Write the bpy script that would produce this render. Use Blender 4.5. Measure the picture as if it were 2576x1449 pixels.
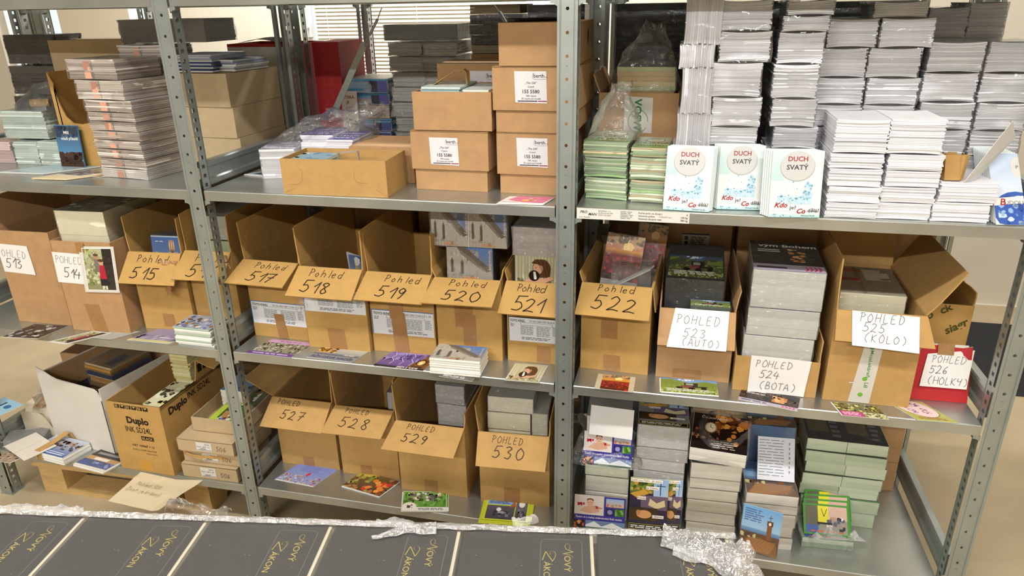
import bpy, bmesh, math, random
from mathutils import Vector, Matrix, noise
PI = math.pi
for o in list(bpy.data.objects): bpy.data.objects.remove(o)
S = bpy.context.scene
COL = S.collection
# ------------------------------------------------------------ camera
CAM_F, YAW, PITCH, ROLL = 1783.474, -0.235184, 0.381215, -0.018525
CAM_P = Vector((1.287145, -1.654504, 1.639492))
_f = Vector((math.sin(YAW)*math.cos(PITCH), math.cos(YAW)*math.cos(PITCH), -math.sin(PITCH)))
_r = Vector((math.cos(YAW), -math.sin(YAW), 0))
_u = _r.cross(_f)
RGT = _r*math.cos(ROLL)+_u*math.sin(ROLL)
UPV = -_r*math.sin(ROLL)+_u*math.cos(ROLL)
FWD = _f
cd = bpy.data.cameras.new('camera'); cam = bpy.data.objects.new('camera', cd); COL.objects.link(cam)
cd.sensor_width = 36; cd.lens = 36*CAM_F/2576; cd.clip_start = 0.05
cam.matrix_world = Matrix(((RGT.x, UPV.x, -FWD.x, CAM_P.x), (RGT.y, UPV.y, -FWD.y, CAM_P.y), (RGT.z, UPV.z, -FWD.z, CAM_P.z), (0, 0, 0, 1)))
S.camera = cam
# ------------------------------------------------------------ light
w = bpy.data.worlds.new('world'); S.world = w; w.use_nodes = True
w.node_tree.nodes['Background'].inputs[0].default_value = (1, 0.98, 0.94, 1)
w.node_tree.nodes['Background'].inputs[1].default_value = 0.03
def area(name, loc, sx, sy, power, col=(1, 0.9, 0.74), rot=(0, 0, 0)):
    l = bpy.data.lights.new(name, 'AREA'); l.shape = 'RECTANGLE'; l.size = sx; l.size_y = sy
    l.energy = power; l.color = col
    o = bpy.data.objects.new(name, l); COL.objects.link(o); o.location = loc; o.rotation_euler = rot
    return o
WARM = (1, 0.985, 0.955)
area('ceiling_tube_light', (-0.35, -1.25, 2.92), 1.5, 0.12, 48, WARM)
area('ceiling_tube_light', (1.75, -1.25, 2.92), 1.5, 0.12, 48, WARM)
area('ceiling_tube_light', (-0.35, -3.8, 2.92), 1.5, 0.12, 128, WARM)
area('ceiling_tube_light', (1.75, -3.8, 2.92), 1.5, 0.12, 128, WARM)
area('ceiling_tube_light', (-0.2, 1.95, 2.92), 2.4, 0.12, 140, WARM)
area('ceiling_tube_light', (3.2, 1.3, 2.92), 1.5, 0.12, 30, WARM)
S.view_settings.view_transform = 'Standard'; S.view_settings.look = 'None'
S.view_settings.exposure = -0.2; S.view_settings.gamma = 1
try: S.view_settings.use_curve_mapping = False
except Exception: pass
S.cycles.transparent_max_bounces = 24
# ------------------------------------------------------------ pixels of the 2576x1449 photo to points on a plane
def ray(u, v): return FWD + RGT*((u-1288)/CAM_F) + UPV*((724.5-v)/CAM_F)
def onY(u, v, y): d = ray(u, v); return CAM_P + d*((y-CAM_P.y)/d.y)
def onZ(u, v, z): d = ray(u, v); return CAM_P + d*((z-CAM_P.z)/d.z)
def onX(u, v, x): d = ray(u, v); return CAM_P + d*((x-CAM_P.x)/d.x)
def onP(u, v, o, n):
    d = ray(u, v); n = Vector(n); return CAM_P + d*((Vector(o)-CAM_P).dot(n)/d.dot(n))
Z0, Z1, Z2, Z3 = 0.193, 0.686, 1.179, 1.676     # shelf tops
XP = (-1.029, 0.0, 1.0275, 2.062)               # uprights
# ------------------------------------------------------------ colour and materials
def lin(c):
    if isinstance(c, str):
        c = c.lstrip('#'); c = c if len(c) == 6 else ''.join(x+x for x in c); c = [int(c[i:i+2], 16)/255 for i in (0, 2, 4)]
        c = [x/12.92 if x <= 0.04045 else ((x+0.055)/1.055)**2.4 for x in c]
    return (c[0], c[1], c[2], 1)
MATS = {}
def mat(name, col='#888888', rough=0.6, metal=0.0, nscale=0, namt=0.0, bump=0.0, bscale=60, attr=False, spec=0.4, stretch=(1, 1, 1), coat=0):
    if name in MATS: return MATS[name]
    m = bpy.data.materials.new(name); m.use_nodes = True; nt = m.node_tree; b = nt.nodes['Principled BSDF']
    b.inputs['Roughness'].default_value = rough; b.inputs['Metallic'].default_value = metal
    b.inputs['Specular IOR Level'].default_value = spec
    if coat: b.inputs['Coat Weight'].default_value = coat; b.inputs['Coat Roughness'].default_value = 0.12
    src = None
    if attr:
        a = nt.nodes.new('ShaderNodeVertexColor'); a.layer_name = 'Col'; src = a.outputs[0]
    else:
        b.inputs['Base Color'].default_value = lin(col)
    tc = nt.nodes.new('ShaderNodeTexCoord'); mp = nt.nodes.new('ShaderNodeMapping'); mp.inputs['Scale'].default_value = stretch
    nt.links.new(tc.outputs['Object'], mp.inputs[0])
    if nscale:
        n = nt.nodes.new('ShaderNodeTexNoise'); n.inputs['Scale'].default_value = nscale; n.inputs['Detail'].default_value = 4
        nt.links.new(mp.outputs[0], n.inputs['Vector'])
        r = nt.nodes.new('ShaderNodeMapRange'); r.inputs[1].default_value = 0.3; r.inputs[2].default_value = 0.7
        r.inputs[3].default_value = 1-namt; r.inputs[4].default_value = 1+namt*0.6
        nt.links.new(n.outputs[0], r.inputs[0])
        mx = nt.nodes.new('ShaderNodeVectorMath'); mx.operation = 'SCALE'
        if src: nt.links.new(src, mx.inputs[0])
        else: mx.inputs[0].default_value = lin(col)[:3]
        nt.links.new(r.outputs[0], mx.inputs['Scale']); src = mx.outputs[0]
    if src: nt.links.new(src, b.inputs['Base Color'])
    if bump:
        n2 = nt.nodes.new('ShaderNodeTexNoise'); n2.inputs['Scale'].default_value = bscale; n2.inputs['Detail'].default_value = 3
        nt.links.new(mp.outputs[0], n2.inputs['Vector'])
        bp = nt.nodes.new('ShaderNodeBump'); bp.inputs['Strength'].default_value = bump; bp.inputs['Distance'].default_value = 0.01
        nt.links.new(n2.outputs[0], bp.inputs['Height']); nt.links.new(bp.outputs[0], b.inputs['Normal'])
    MATS[name] = m; return m
def film_mat(name, body=0.12, gloss=0.3, rough=0.12, tint=(1, 1, 1), bscale=45, bump=0.7):
    if name in MATS: return MATS[name]
    m = bpy.data.materials.new(name); m.use_nodes = True; nt = m.node_tree; nt.nodes.clear()
    out = nt.nodes.new('ShaderNodeOutputMaterial'); t = nt.nodes.new('ShaderNodeBsdfTransparent'); t.inputs[0].default_value = (*tint, 1)
    g = nt.nodes.new('ShaderNodeBsdfGlossy'); g.inputs['Roughness'].default_value = rough; g.inputs[0].default_value = (1, 1, 1, 1)
    d = nt.nodes.new('ShaderNodeBsdfDiffuse'); d.inputs[0].default_value = (0.85, 0.85, 0.85, 1)
    tc = nt.nodes.new('ShaderNodeTexCoord'); n = nt.nodes.new('ShaderNodeTexNoise'); n.inputs['Scale'].default_value = bscale; n.inputs['Detail'].default_value = 3; n.inputs['Distortion'].default_value = 1.2
    nt.links.new(tc.outputs['Object'], n.inputs['Vector'])
    bp = nt.nodes.new('ShaderNodeBump'); bp.inputs['Strength'].default_value = bump; bp.inputs['Distance'].default_value = 0.012
    nt.links.new(n.outputs[0], bp.inputs['Height']); nt.links.new(bp.outputs[0], g.inputs['Normal'])
    fr = nt.nodes.new('ShaderNodeFresnel'); fr.inputs[0].default_value = 1.4
    mm = nt.nodes.new('ShaderNodeMath'); mm.operation = 'MULTIPLY_ADD'; mm.inputs[1].default_value = 0.8; mm.inputs[2].default_value = gloss*0.12; mm.use_clamp = True
    nt.links.new(fr.outputs[0], mm.inputs[0])
    m1 = nt.nodes.new('ShaderNodeMixShader'); m1.inputs[0].default_value = body
    nt.links.new(t.outputs[0], m1.inputs[1]); nt.links.new(d.outputs[0], m1.inputs[2])
    m2 = nt.nodes.new('ShaderNodeMixShader'); nt.links.new(mm.outputs[0], m2.inputs[0])
    nt.links.new(m1.outputs[0], m2.inputs[1]); nt.links.new(g.outputs[0], m2.inputs[2])
    nt.links.new(m2.outputs[0], out.inputs[0])
    MATS[name] = m; return m
M_GALV = mat('galvanised_steel', '#a9b1ae', 0.38, 0.7, 9, 0.12, 0.05, 30)
M_SHELF = mat('shelf_steel', '#b9bcb7', 0.3, 0.78, 6, 0.16, 0.06, 8)
M_CARD = mat('cardboard', '#ba945c', 0.8, 0, 35, 0.07, 0.08, 90, spec=0.2)
M_CARD2 = mat('cardboard_brown', '#b58f66', 0.8, 0, 30, 0.08, 0.08, 90, spec=0.2)
M_CARD3 = mat('cardboard_grey', '#b9a380', 0.82, 0, 30, 0.06, 0.06, 90, spec=0.2)
M_CARDY = mat('cardboard_yellow', '#bb9558', 0.8, 0, 30, 0.07, 0.08, 90, spec=0.2)
M_PRINT = mat('print_matte', attr=True, rough=0.6, spec=0.3)
M_GLOSSP = mat('print_glossy', attr=True, rough=0.28, spec=0.5)
M_PAGES = mat('paper_pages', attr=True, rough=0.75, spec=0.2, nscale=30, namt=0.05)
M_PAPER = mat('paper_white', '#e4e2de', 0.7, 0, 12, 0.03, spec=0.2)
M_TAPE = mat('brown_tape', '#a47a4c', 0.25, 0, 25, 0.1, 0.1, 60, spec=0.5)
M_WOOD = mat('pallet_wood', '#cbaa72', 0.7, 0, 14, 0.14, 0.1, 30, stretch=(1, 8, 8))
M_FILM = film_mat('clear_film', 0.05, 0.25)
M_FILM2 = film_mat('cloudy_film', 0.22, 0.5, 0.2, bscale=70, bump=1.0)
M_WRAP = film_mat('shrink_wrap', 0.06, 0.2, 0.08, bscale=25, bump=0.35)
# ------------------------------------------------------------ objects
class MB:
    """collects faces with a colour each; build() makes one mesh object"""
    def __init__(s): s.v = []; s.f = []; s.c = []
    def add(s, vs, fs, col='#ffffff'):
        k = len(s.v); s.v += [tuple(p) for p in vs]; cl = col if isinstance(col, tuple) and len(col) == 4 else lin(col)
        for f in fs: s.f.append(tuple(k+i for i in f)); s.c.append([cl]*len(f))
    def quad(s, a, b, c, d, col='#ffffff', col2=None):
        k = len(s.v); s.v += [tuple(a), tuple(b), tuple(c), tuple(d)]; s.f.append((k, k+1, k+2, k+3))
        c1 = lin(col); c2 = lin(col2) if col2 else c1; s.c.append([c1, c1, c2, c2])
    def box(s, x0, y0, z0, x1, y1, z1, col='#ffffff'):
        s.add([(x0, y0, z0), (x1, y0, z0), (x1, y1, z0), (x0, y1, z0), (x0, y0, z1), (x1, y0, z1), (x1, y1, z1), (x0, y1, z1)],
              [(0, 3, 2, 1), (4, 5, 6, 7), (0, 1, 5, 4), (1, 2, 6, 5), (2, 3, 7, 6), (3, 0, 4, 7)], col)
    def slab(s, a, b, c, d, t, col='#ffffff'):
        """quad a b c d (counter-clockwise seen from outside) thickened inwards by t"""
        a, b, c, d = map(Vector, (a, b, c, d)); n = (b-a).cross(d-a).normalized()*t
        s.add([a-n, b-n, c-n, d-n, a, b, c, d], [(0, 3, 2, 1), (4, 5, 6, 7), (0, 1, 5, 4), (1, 2, 6, 5), (2, 3, 7, 6), (3, 0, 4, 7)], col)
    def grid(s, fn, nu, nv, col='#ffffff', closed=False):
        k = len(s.v)
        for j in range(nv+1):
            for i in range(nu+1): s.v.append(tuple(fn(i/nu, j/nv)))
        cl = col if callable(col) else None; cc = None if cl else lin(col)
        for j in range(nv):
            for i in range(nu):
                q = k+j*(nu+1)+i; s.f.append((q, q+1, q+nu+2, q+nu+1)); s.c.append([lin(cl((i+.5)/nu, (j+.5)/nv)) if cl else cc]*4)
    def tube(s, p, q, r, n=8, col='#ffffff', r2=None):
        p, q = Vector(p), Vector(q); d = (q-p).normalized(); a = d.orthogonal().normalized(); b = d.cross(a); r2 = r if r2 is None else r2
        vs = [p+(a*math.cos(2*PI*i/n)+b*math.sin(2*PI*i/n))*r for i in range(n)]+[q+(a*math.cos(2*PI*i/n)+b*math.sin(2*PI*i/n))*r2 for i in range(n)]
        s.add(vs, [(i, (i+1) % n, n+(i+1) % n, n+i) for i in range(n)]+[tuple(range(n))[::-1], tuple(range(n, 2*n))], col)
    def build(s, name, m, parent=None, smooth=False, loc=None, rot=None):
        me = bpy.data.meshes.new(name); me.from_pydata(s.v, [], s.f)
        ca = me.color_attributes.new('Col', 'FLOAT_COLOR', 'CORNER')
        flat = [x for fc in s.c for c in fc for x in c]
        ca.data.foreach_set('color', flat)
        me.materials.append(m); me.validate(verbose=False)
        if smooth:
            me.polygons.foreach_set('use_smooth', [True]*len(me.polygons))
        me.update()
        return link(name, me, parent, loc, rot)
def link(name, me, parent=None, loc=None, rot=None):
    o = bpy.data.objects.new(name, me); COL.objects.link(o); o.parent = parent
    if loc is not None: o.location = loc
    if rot is not None: o.rotation_euler = rot
    return o
def tag(o, label, cat, group=None):
    o['label'] = label; o['category'] = cat
    if group: o['group'] = group
    return o
def thing(name, label, cat, loc=(0, 0, 0), rotz=0, group=None, rot=None):
    o = bpy.data.objects.new(name, None); COL.objects.link(o); o.empty_display_size = 0.05
    o.location = loc; o.rotation_euler = rot if rot else (0, 0, rotz)
    return tag(o, label, cat, group)
def struct(o, kind='structure'): o['kind'] = kind; return o
def dup(root, loc=None, rotz=None, label=None, group=None):
    r = root.copy(); COL.objects.link(r)
    if loc is not None: r.location = loc
    if rotz is not None: r.rotation_euler = (0, 0, rotz)
    if label: r['label'] = label
    if group: r['group'] = group
    for ch in list(root.children):
        c = ch.copy(); COL.objects.link(c); c.parent = r
        for g in list(ch.children):
            e = g.copy(); COL.objects.link(e); e.parent = c
    return r
# ------------------------------------------------------------ print on a plane
class Plane:
    def __init__(s, o, u, v): s.o = Vector(o); s.u = Vector(u).normalized(); s.v = Vector(v).normalized(); s.n = s.u.cross(s.v)
    def pt(s, a, b, e=0.0): return s.o+s.u*a+s.v*b+s.n*e
_txt = {}
def text_mesh(t, bold=0.0, shear=0.0):
    k = (t, bold, shear)
    if k not in _txt:
        c = bpy.data.curves.new('t', 'FONT'); c.body = t; c.size = 1; c.resolution_u = 2; c.offset = bold; c.shear = shear; c.fill_mode = 'FRONT'
        o = bpy.data.objects.new('t', c); me = bpy.data.meshes.new_from_object(o)
        vs = [(p.co.x, p.co.y) for p in me.vertices]; fs = [tuple(p.vertices) for p in me.polygons]
        wd = max([p[0] for p in vs] or [0]); x0 = min([p[0] for p in vs] or [0])
        bpy.data.objects.remove(o); bpy.data.curves.remove(c); bpy.data.meshes.remove(me)
        _txt[k] = ([(x-x0, y) for x, y in vs], fs, wd-x0)
    return _txt[k]
GL = {'0': [[(.5, 1), (.15, .75), (.1, .35), (.4, 0), (.75, .2), (.85, .65), (.5, 1)]], '1': [[(.1, .55), (.62, 1)], [(.62, 1), (.5, 0)]],
 '2': [[(.1, .8), (.45, 1), (.75, .8), (.5, .35), (.05, .02), (.45, .08), (.9, .0)]], '3': [[(.15, .9), (.5, 1), (.75, .8), (.35, .55), (.8, .35), (.55, .02), (.1, .08)]],
 '4': [[(.45, 1), (.05, .4), (.9, .4)], [(.75, .75), (.65, 0)]], '5': [[(.32, .98), (.98, 1.02)], [(.34, 1), (.22, .56)], [(.22, .56), (.6, .6), (.78, .3), (.5, .02), (.05, .1)]],
 '6': [[(.7, 1), (.3, .65), (.15, .2), (.5, 0), (.8, .25), (.5, .45), (.2, .25)]], '7': [[(.1, .95), (.95, 1.02)], [(.95, 1.02), (.35, 0)], [(.3, .5), (.9, .55)]],
 '8': [[(.6, .55), (.2, .8), (.5, 1), (.8, .8), (.25, .25), (.5, 0), (.8, .2), (.45, .52)]], '9': [[(.8, .8), (.45, 1), (.2, .7), (.5, .5), (.8, .8), (.6, .2), (.45, 0)]],
 'P': [[(.2, 0), (.25, 1)], [(.05, .95), (.5, 1), (.8, .75), (.5, .5), (.22, .48)]], 'O': [[(.5, 1), (.1, .6), (.3, .02), (.75, .1), (.9, .6), (.5, 1)]],
 'H': [[(.15, 1), (.1, 0)], [(.85, 1), (.8, 0)], [(.12, .5), (.82, .52)]], 'L': [[(.2, 1), (.15, 0), (.8, .03)]], 'E': [[(.75, 1), (.2, .97), (.15, 0), (.75, .03)], [(.18, .52), (.6, .54)]],
 'D': [[(.2, 1), (.15, 0), (.6, .1), (.85, .5), (.6, .9), (.05, 1)]], 'A': [[(.05, 0), (.45, 1), (.85, 0)], [(.2, .38), (.72, .38)]], 'U': [[(.1, 1), (.15, .2), (.45, 0), (.75, .2), (.82, 1)]],
 'T': [[(.5, 1), (.45, 0)], [(.05, .98), (.95, 1)]], 'B': [[(.15, 0), (.2, 1), (.65, .9), (.6, .58), (.2, .52), (.75, .4), (.7, .05), (.15, 0)]], 'K': [[(.15, 1), (.12, 0)], [(.8, 1), (.15, .5), (.85, 0)]],
 'Y': [[(.1, 1), (.15, .6), (.75, .6)], [(.85, 1), (.5, 0)]], '(': [[(.7, 1.1), (.3, .75), (.25, .25), (.6, -.1)]], ')': [[(.3, 1.1), (.7, .75), (.75, .25), (.4, -.1)]],
 'o': [[(.45, .6), (.1, .3), (.4, 0), (.75, .3), (.45, .6)]], 'h': [[(.15, 1), (.1, 0)], [(.12, .4), (.5, .6), (.7, .4), (.65, 0)]], 'l': [[(.45, 1.05), (.4, 0)]],
 'e': [[(.1, .3), (.7, .35), (.5, .6), (.15, .4), (.3, .02), (.75, .08)]], 'd': [[(.7, .5), (.25, .55), (.1, .2), (.4, 0), (.72, .2)], [(.8, 1.05), (.72, 0)]], ' ': [],
 'Z': [[(.1, 1), (.85, 1)], [(.85, 1), (.1, 0)], [(.1, 0), (.85, 0)]], 'Ž': [[(.1, 1), (.85, 1)], [(.85, 1), (.1, 0)], [(.1, 0), (.85, 0)], [(.3, 1.3), (.5, 1.15), (.7, 1.3)]], 's': [[(.7, .55), (.3, .6), (.25, .35), (.65, .25), (.5, 0), (.1, .05)]], 'n': [[(.15, .6), (.12, 0)], [(.14, .4), (.5, .6), (.65, .4), (.62, 0)]], 'á': [[(.6, .5), (.2, .5), (.1, .1), (.5, .05), (.62, .5), (.7, 0)], [(.4, .75), (.6, .95)]], 'ý': [[(.1, .6), (.4, .15)], [(.75, .6), (.25, -.3)], [(.45, .75), (.65, .95)]], 'i': [[(.4, .6), (.4, 0)]], 'v': [[(.1, .6), (.4, 0), (.7, .6)]], 't': [[(.4, .9), (.4, 0)], [(.15, .6), (.7, .6)]], 'j': [[(.5, .6), (.45, -.2), (.1, -.25)]],
 'k': [[(.2, 1), (.15, 0)], [(.7, .6), (.18, .3), (.7, 0)]], 'r': [[(.2, .6), (.2, 0)], [(.2, .4), (.6, .6)]], 'a': [[(.6, .5), (.2, .5), (.1, .1), (.5, .05), (.62, .5), (.7, 0)]], 'ž': [[(.1, .6), (.7, .6), (.1, 0), (.7, 0)], [(.2, .8), (.4, .7), (.6, .85)]], 'y': [[(.1, .6), (.4, .15)], [(.75, .6), (.25, -.3)]]}
def smooth_line(pts, n=3):
    if len(pts) < 3: return pts
    out = []
    for i in range(len(pts)-1):
        p0 = pts[max(0, i-1)]; p1 = pts[i]; p2 = pts[i+1]; p3 = pts[min(len(pts)-1, i+2)]
        for k in range(n):
            t = k/n; a = 2*t**3-3*t*t+1; b = t**3-2*t*t+t; c = -2*t**3+3*t*t; e = t**3-t*t
            out.append(tuple(a*p1[j]+b*(p2[j]-p0[j])*.4+c*p2[j]+e*(p3[j]-p1[j])*.4 for j in (0, 1)))
    return out+[pts[-1]]
class Print:
    """flat print gathered on a plane, each element a hair above the one before"""
    def __init__(s, plane, e0=2e-4, step=4e-5, warp=None, clip=None): s.p = plane; s.m = MB(); s.e = e0; s.st = step; s.warp = warp; s.clip = clip
    def P(s, x, y, e=None):
        if s.clip: x = min(max(x, s.clip[0]), s.clip[2]); y = min(max(y, s.clip[1]), s.clip[3])
        return s.p.pt(x, y, (s.e if e is None else e)+(s.warp(x, y) if s.warp else 0))
    def poly(s, pts, col):
        s.m.add([s.P(x, y, s.e) for x, y in pts], [tuple(range(len(pts)))], col); s.e += s.st; return s
    def rect(s, x0, y0, x1, y1, col, col2=None):
        s.m.quad(s.P(x0, y0, s.e), s.P(x1, y0, s.e), s.P(x1, y1, s.e), s.P(x0, y1, s.e), col, col2); s.e += s.st; return s
    def ell(s, cx, cy, rx, ry, col, n=20, a0=0, a1=2*PI):
        s.m.add([s.P(cx+rx*math.cos(a0+(a1-a0)*i/n), cy+ry*math.sin(a0+(a1-a0)*i/n), s.e) for i in range(n)], [tuple(range(n))], col); s.e += s.st; return s
    def line(s, pts, wd, col):
        for (x0, y0), (x1, y1) in zip(pts, pts[1:]):
            dx, dy = x1-x0, y1-y0; L = math.hypot(dx, dy) or 1e-9; nx, ny = -dy/L*wd/2, dx/L*wd/2; ex, ey = dx/L*wd*.3, dy/L*wd*.3
            s.m.add([s.P(x0-nx-ex, y0-ny-ey, s.e), s.P(x1-nx+ex, y1-ny+ey, s.e), s.P(x1+nx+ex, y1+ny+ey, s.e), s.P(x0+nx-ex, y0+ny-ey, s.e)], [(0, 1, 2, 3)], col)
        s.e += s.st; return s
    def frame(s, x0, y0, x1, y1, wd, col): return s.line([(x0, y0), (x1, y0), (x1, y1), (x0, y1), (x0, y0)], wd, col)
    def text(s, t, x, y, size, col, align='l', bold=0.0, shear=0.0, rot=0.0, width=None):
        vs, fs, wd = text_mesh(t, bold, shear); sx = size
        if width: sx = width/wd
        off = {'l': 0, 'c': -wd*sx/2, 'r': -wd*sx}[align]; ca, sa = math.cos(rot), math.sin(rot)
        s.m.add([s.P(x+(a*sx+off)*ca-b*size*sa, y+(a*sx+off)*sa+b*size*ca, s.e) for a, b in vs], fs, col); s.e += s.st; return s
    def hand(s, t, x, y, size, col, wd=0.0016, adv=0.8, slant=0.12, rnd=0.03, seed=1, rot=0.0, aspect=0.7):
        R = random.Random(seed); ca, sa = math.cos(rot), math.sin(rot)
        for ch in t:
            k = R.uniform(.93, 1.07)
            for st in GL.get(ch, []):
                pts = smooth_line([((px*aspect*k+slant*py)+R.uniform(-rnd, rnd), py*k+R.uniform(-rnd, rnd)) for px, py in st])
                s.line([(x+a*size*ca-b*size*sa, y+a*size*sa+b*size*ca) for a, b in pts], wd, col)
            x += size*adv*ca*(.55 if ch in 'l1i ' else 1); y += size*adv*sa*(.55 if ch in 'l1i ' else 1)
        return s
    def lines(s, x0, y0, x1, y1, n, col, fill=0.55, seed=0, ragged=0.25, words=True):
        """rows of unreadably small text as short word bars"""
        R = random.Random(seed); h = (y1-y0)/n
        for i in range(n):
            y = y1-(i+.5)*h; xe = x1-(x1-x0)*R.uniform(0, ragged); x = x0
            while x < xe:
                L = R.uniform(1.5, 5)*h if words else xe-x
                s.m.quad(s.P(x, y-h*fill/2, s.e), s.P(min(x+L, xe), y-h*fill/2, s.e), s.P(min(x+L, xe), y+h*fill/2, s.e), s.P(x, y+h*fill/2, s.e), col); x += L+h*.6
        s.e += s.st; return s
    def blobs(s, x0, y0, x1, y1, n, r, cols, seed=0, asp=1.0, sides=6):
        R = random.Random(seed)
        for i in range(n):
            rr = r*R.uniform(.5, 1.3); cx = R.uniform(x0, x1); cy = R.uniform(y0, y1); a = R.uniform(0, 6)
            pts = [(min(max(cx+rr*R.uniform(.7, 1.2)*math.cos(a+6.283*j/sides), x0), x1), min(max(cy+asp*rr*R.uniform(.7, 1.2)*math.sin(a+6.283*j/sides), y0), y1)) for j in range(sides)]
            s.m.add([s.P(px, py, s.e+(i % 5)*s.st*.5) for px, py in pts], [tuple(range(sides))], R.choice(cols))
        s.e += 3*s.st; return s
    def build(s, name, parent, m=None): return s.m.build(name, m or M_PRINT, parent)
def lerp(a, b, t): return tuple(a[i]+(b[i]-a[i])*t for i in range(len(a)))
# ============================================================ room
def plane_struct(name, x0, y0, z0, x1, y1, z1, m):
    b = MB(); b.box(x0, y0, z0, x1, y1, z1); return struct(b.build(name, m))
M_FLOOR = mat('floor_concrete', '#b0a082', 0.55, 0, 3.5, 0.14, 0.05, 40)
M_WALL = mat('wall_plaster', '#ddd6c6', 0.85, 0, 5, 0.03, 0.05, 60)
YW = 2.57
plane_struct('floor', -5, -5, -0.1, 6, YW+0.2, 0, M_FLOOR)
plane_struct('ceiling', -5, -5, 3.1, 6, YW+0.2, 3.2, mat('ceiling_white', '#dcd6c8', 0.9))
plane_struct('wall_left', -5.1, -5, 0, -5, YW, 3.1, M_WALL)
plane_struct('wall_right', 6, -5, 0, 6.1, YW, 3.1, M_WALL)
plane_struct('wall_front', -5, -5.1, 0, 6, -5, 3.1, mat('wall_front_grey', '#9a9284', .85, 0, 5, .05))
# ============================================================ shelving
HOLE = 0.05; POST_H = 2.25; ZH0 = 1.628      # round holes sit at ZH0 - k*0.05
def ring_panel(b, P, u0, u1, v0, v1, hole):
    """flat panel u0..u1 x v0..v1 with a hole (list of uv, same winding); P maps uv to a point"""
    out = []; cu = sum(p[0] for p in hole)/len(hole); cv = sum(p[1] for p in hole)/len(hole)
    for hu, hv in hole:
        du, dv = hu-cu, hv-cv; t = min(((u1-cu) if du > 0 else (u0-cu))/du if abs(du) > 1e-9 else 1e9, ((v1-cv) if dv > 0 else (v0-cv))/dv if abs(dv) > 1e-9 else 1e9)
        out.append((cu+du*t, cv+dv*t))
    n = len(hole); cs = [(u1, v1), (u0, v1), (u0, v0), (u1, v0)]; fs = []; pts = [P(*h) for h in hole]+[P(*q) for q in out]
    for i in range(n):
        j = (i+1) % n; f = [i, n+i, n+j, j]; a, c = out[i], out[j]
        if abs(a[0]-c[0]) > 1e-7 and abs(a[1]-c[1]) > 1e-7:
            q = min(cs, key=lambda q: min(math.hypot(q[0]-a[0], q[1]-a[1]), math.hypot(q[0]-c[0], q[1]-c[1]))+math.hypot(q[0]-(a[0]+c[0])/2, q[1]-(a[1]+c[1])/2))
            pts.append(P(*q)); f = [i, n+i, len(pts)-1, n+j, j]
        fs.append(f)
    b.add(pts, fs)
def upright_mesh(hr=0.0039):
    b = MB(); k0 = int((ZH0-0.0)/HOLE); zlo = ZH0-HOLE*k0-0.025
    # face: flat rims, grooves, centre band with holes
    prof = [(-.023, 0), (-.0175, 0), (-.0165, .0022), (-.0150, .0022), (-.0140, .001), (.0140, .001), (.0150, .0022), (.0165, .0022), (.0175, 0), (.023, 0)]
    for (xa, ya), (xb, yb) in zip(prof, prof[1:]):
        if xa == -.0140: continue
        b.quad((xa, ya, 0), (xb, yb, 0), (xb, yb, POST_H), (xa, ya, POST_H))
    z = zlo; oct_ = [(hr*math.cos(2*PI*i/12), hr*math.sin(2*PI*i/12)) for i in range(12)]
    if zlo > 0: b.quad((-.014, .001, 0), (.014, .001, 0), (.014, .001, zlo), (-.014, .001, zlo))
    while z < POST_H-0.049:
        ring_panel(b, lambda u, v: (u, .001, v), -.014, .014, z, z+HOLE, [(p, q+z+.025) for p, q in oct_]); z += HOLE
    b.quad((-.014, .001, z), (.014, .001, z), (.014, .001, POST_H), (-.014, .001, POST_H))
    # flanges with square slots
    for sx in (-1, 1):
        z = zlo
        if zlo > 0: b.quad((sx*.023, 0, 0), (sx*.023, .045, 0), (sx*.023, .045, zlo), (sx*.023, 0, zlo))
        while z < POST_H-0.024:
            c = z+.0125
            ring_panel(b, lambda u, v: (sx*.023, u, v), 0, .045, z, z+.025, [(.032, c+.005), (.020, c+.005), (.020, c-.005), (.032, c-.005)]); z += .025
        b.quad((sx*.023, .045, 0), (sx*.012, .045, 0), (sx*.012, .045, POST_H), (sx*.023, .045, POST_H))
        b.quad((sx*.012, .045, 0), (sx*.012, .038, 0), (sx*.012, .038, POST_H), (sx*.012, .045, POST_H))
    b.box(-.026, -.002, 0.0002, .026, .05, .004)
    return b
UP = upright_mesh().build('upright', M_GALV); UPM = UP.data; bpy.data.objects.remove(UP)
UP = upright_mesh(0.006).build('upright', M_GALV); UPM2 = UP.data; bpy.data.objects.remove(UP)
def shelf_mesh(L=0.976, D=0.585):
    b = MB(); T = 0.0; h = .028
    b.quad((0, .004, T), (L, .004, T), (L, D, T), (0, D, T))
    cv = [(.004-.004*math.sin(k*PI/10), T-.004+.004*math.cos(k*PI/10)) for k in range(6)]
    for (ya, za), (yb, zb) in zip(cv, cv[1:]): b.quad((0, yb, zb), (L, yb, zb), (L, ya, za), (0, ya, za))
    b.quad((0, 0.0, T-h), (L, 0.0, T-h), (L, 0.0, T-.004), (0, 0.0, T-.004))
    b.quad((0, .012, T-h), (L, .012, T-h), (L, 0.0, T-h), (0, 0.0, T-h))
    b.quad((0, D, T-h), (0, D, T), (L, D, T), (L, D, T-h))
    b.quad((0, 0, T-h), (0, .004, T), (0, D, T), (0, D, T-h)); b.quad((L, 0, T-h), (L, D, T-h), (L, D, T), (L, .004, T))
    b.quad((0, .012, T-.002), (0, D, T-.002), (L, D, T-.002), (L, .012, T-.002))
    b.quad((0, .012, T-.002), (L, .012, T-.002), (L, .012, T-h), (0, .012, T-h))
    return b
SHM = shelf_mesh().build('shelf', M_SHELF); _d = SHM.data; bpy.data.objects.remove(SHM); SHM = _d
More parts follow.
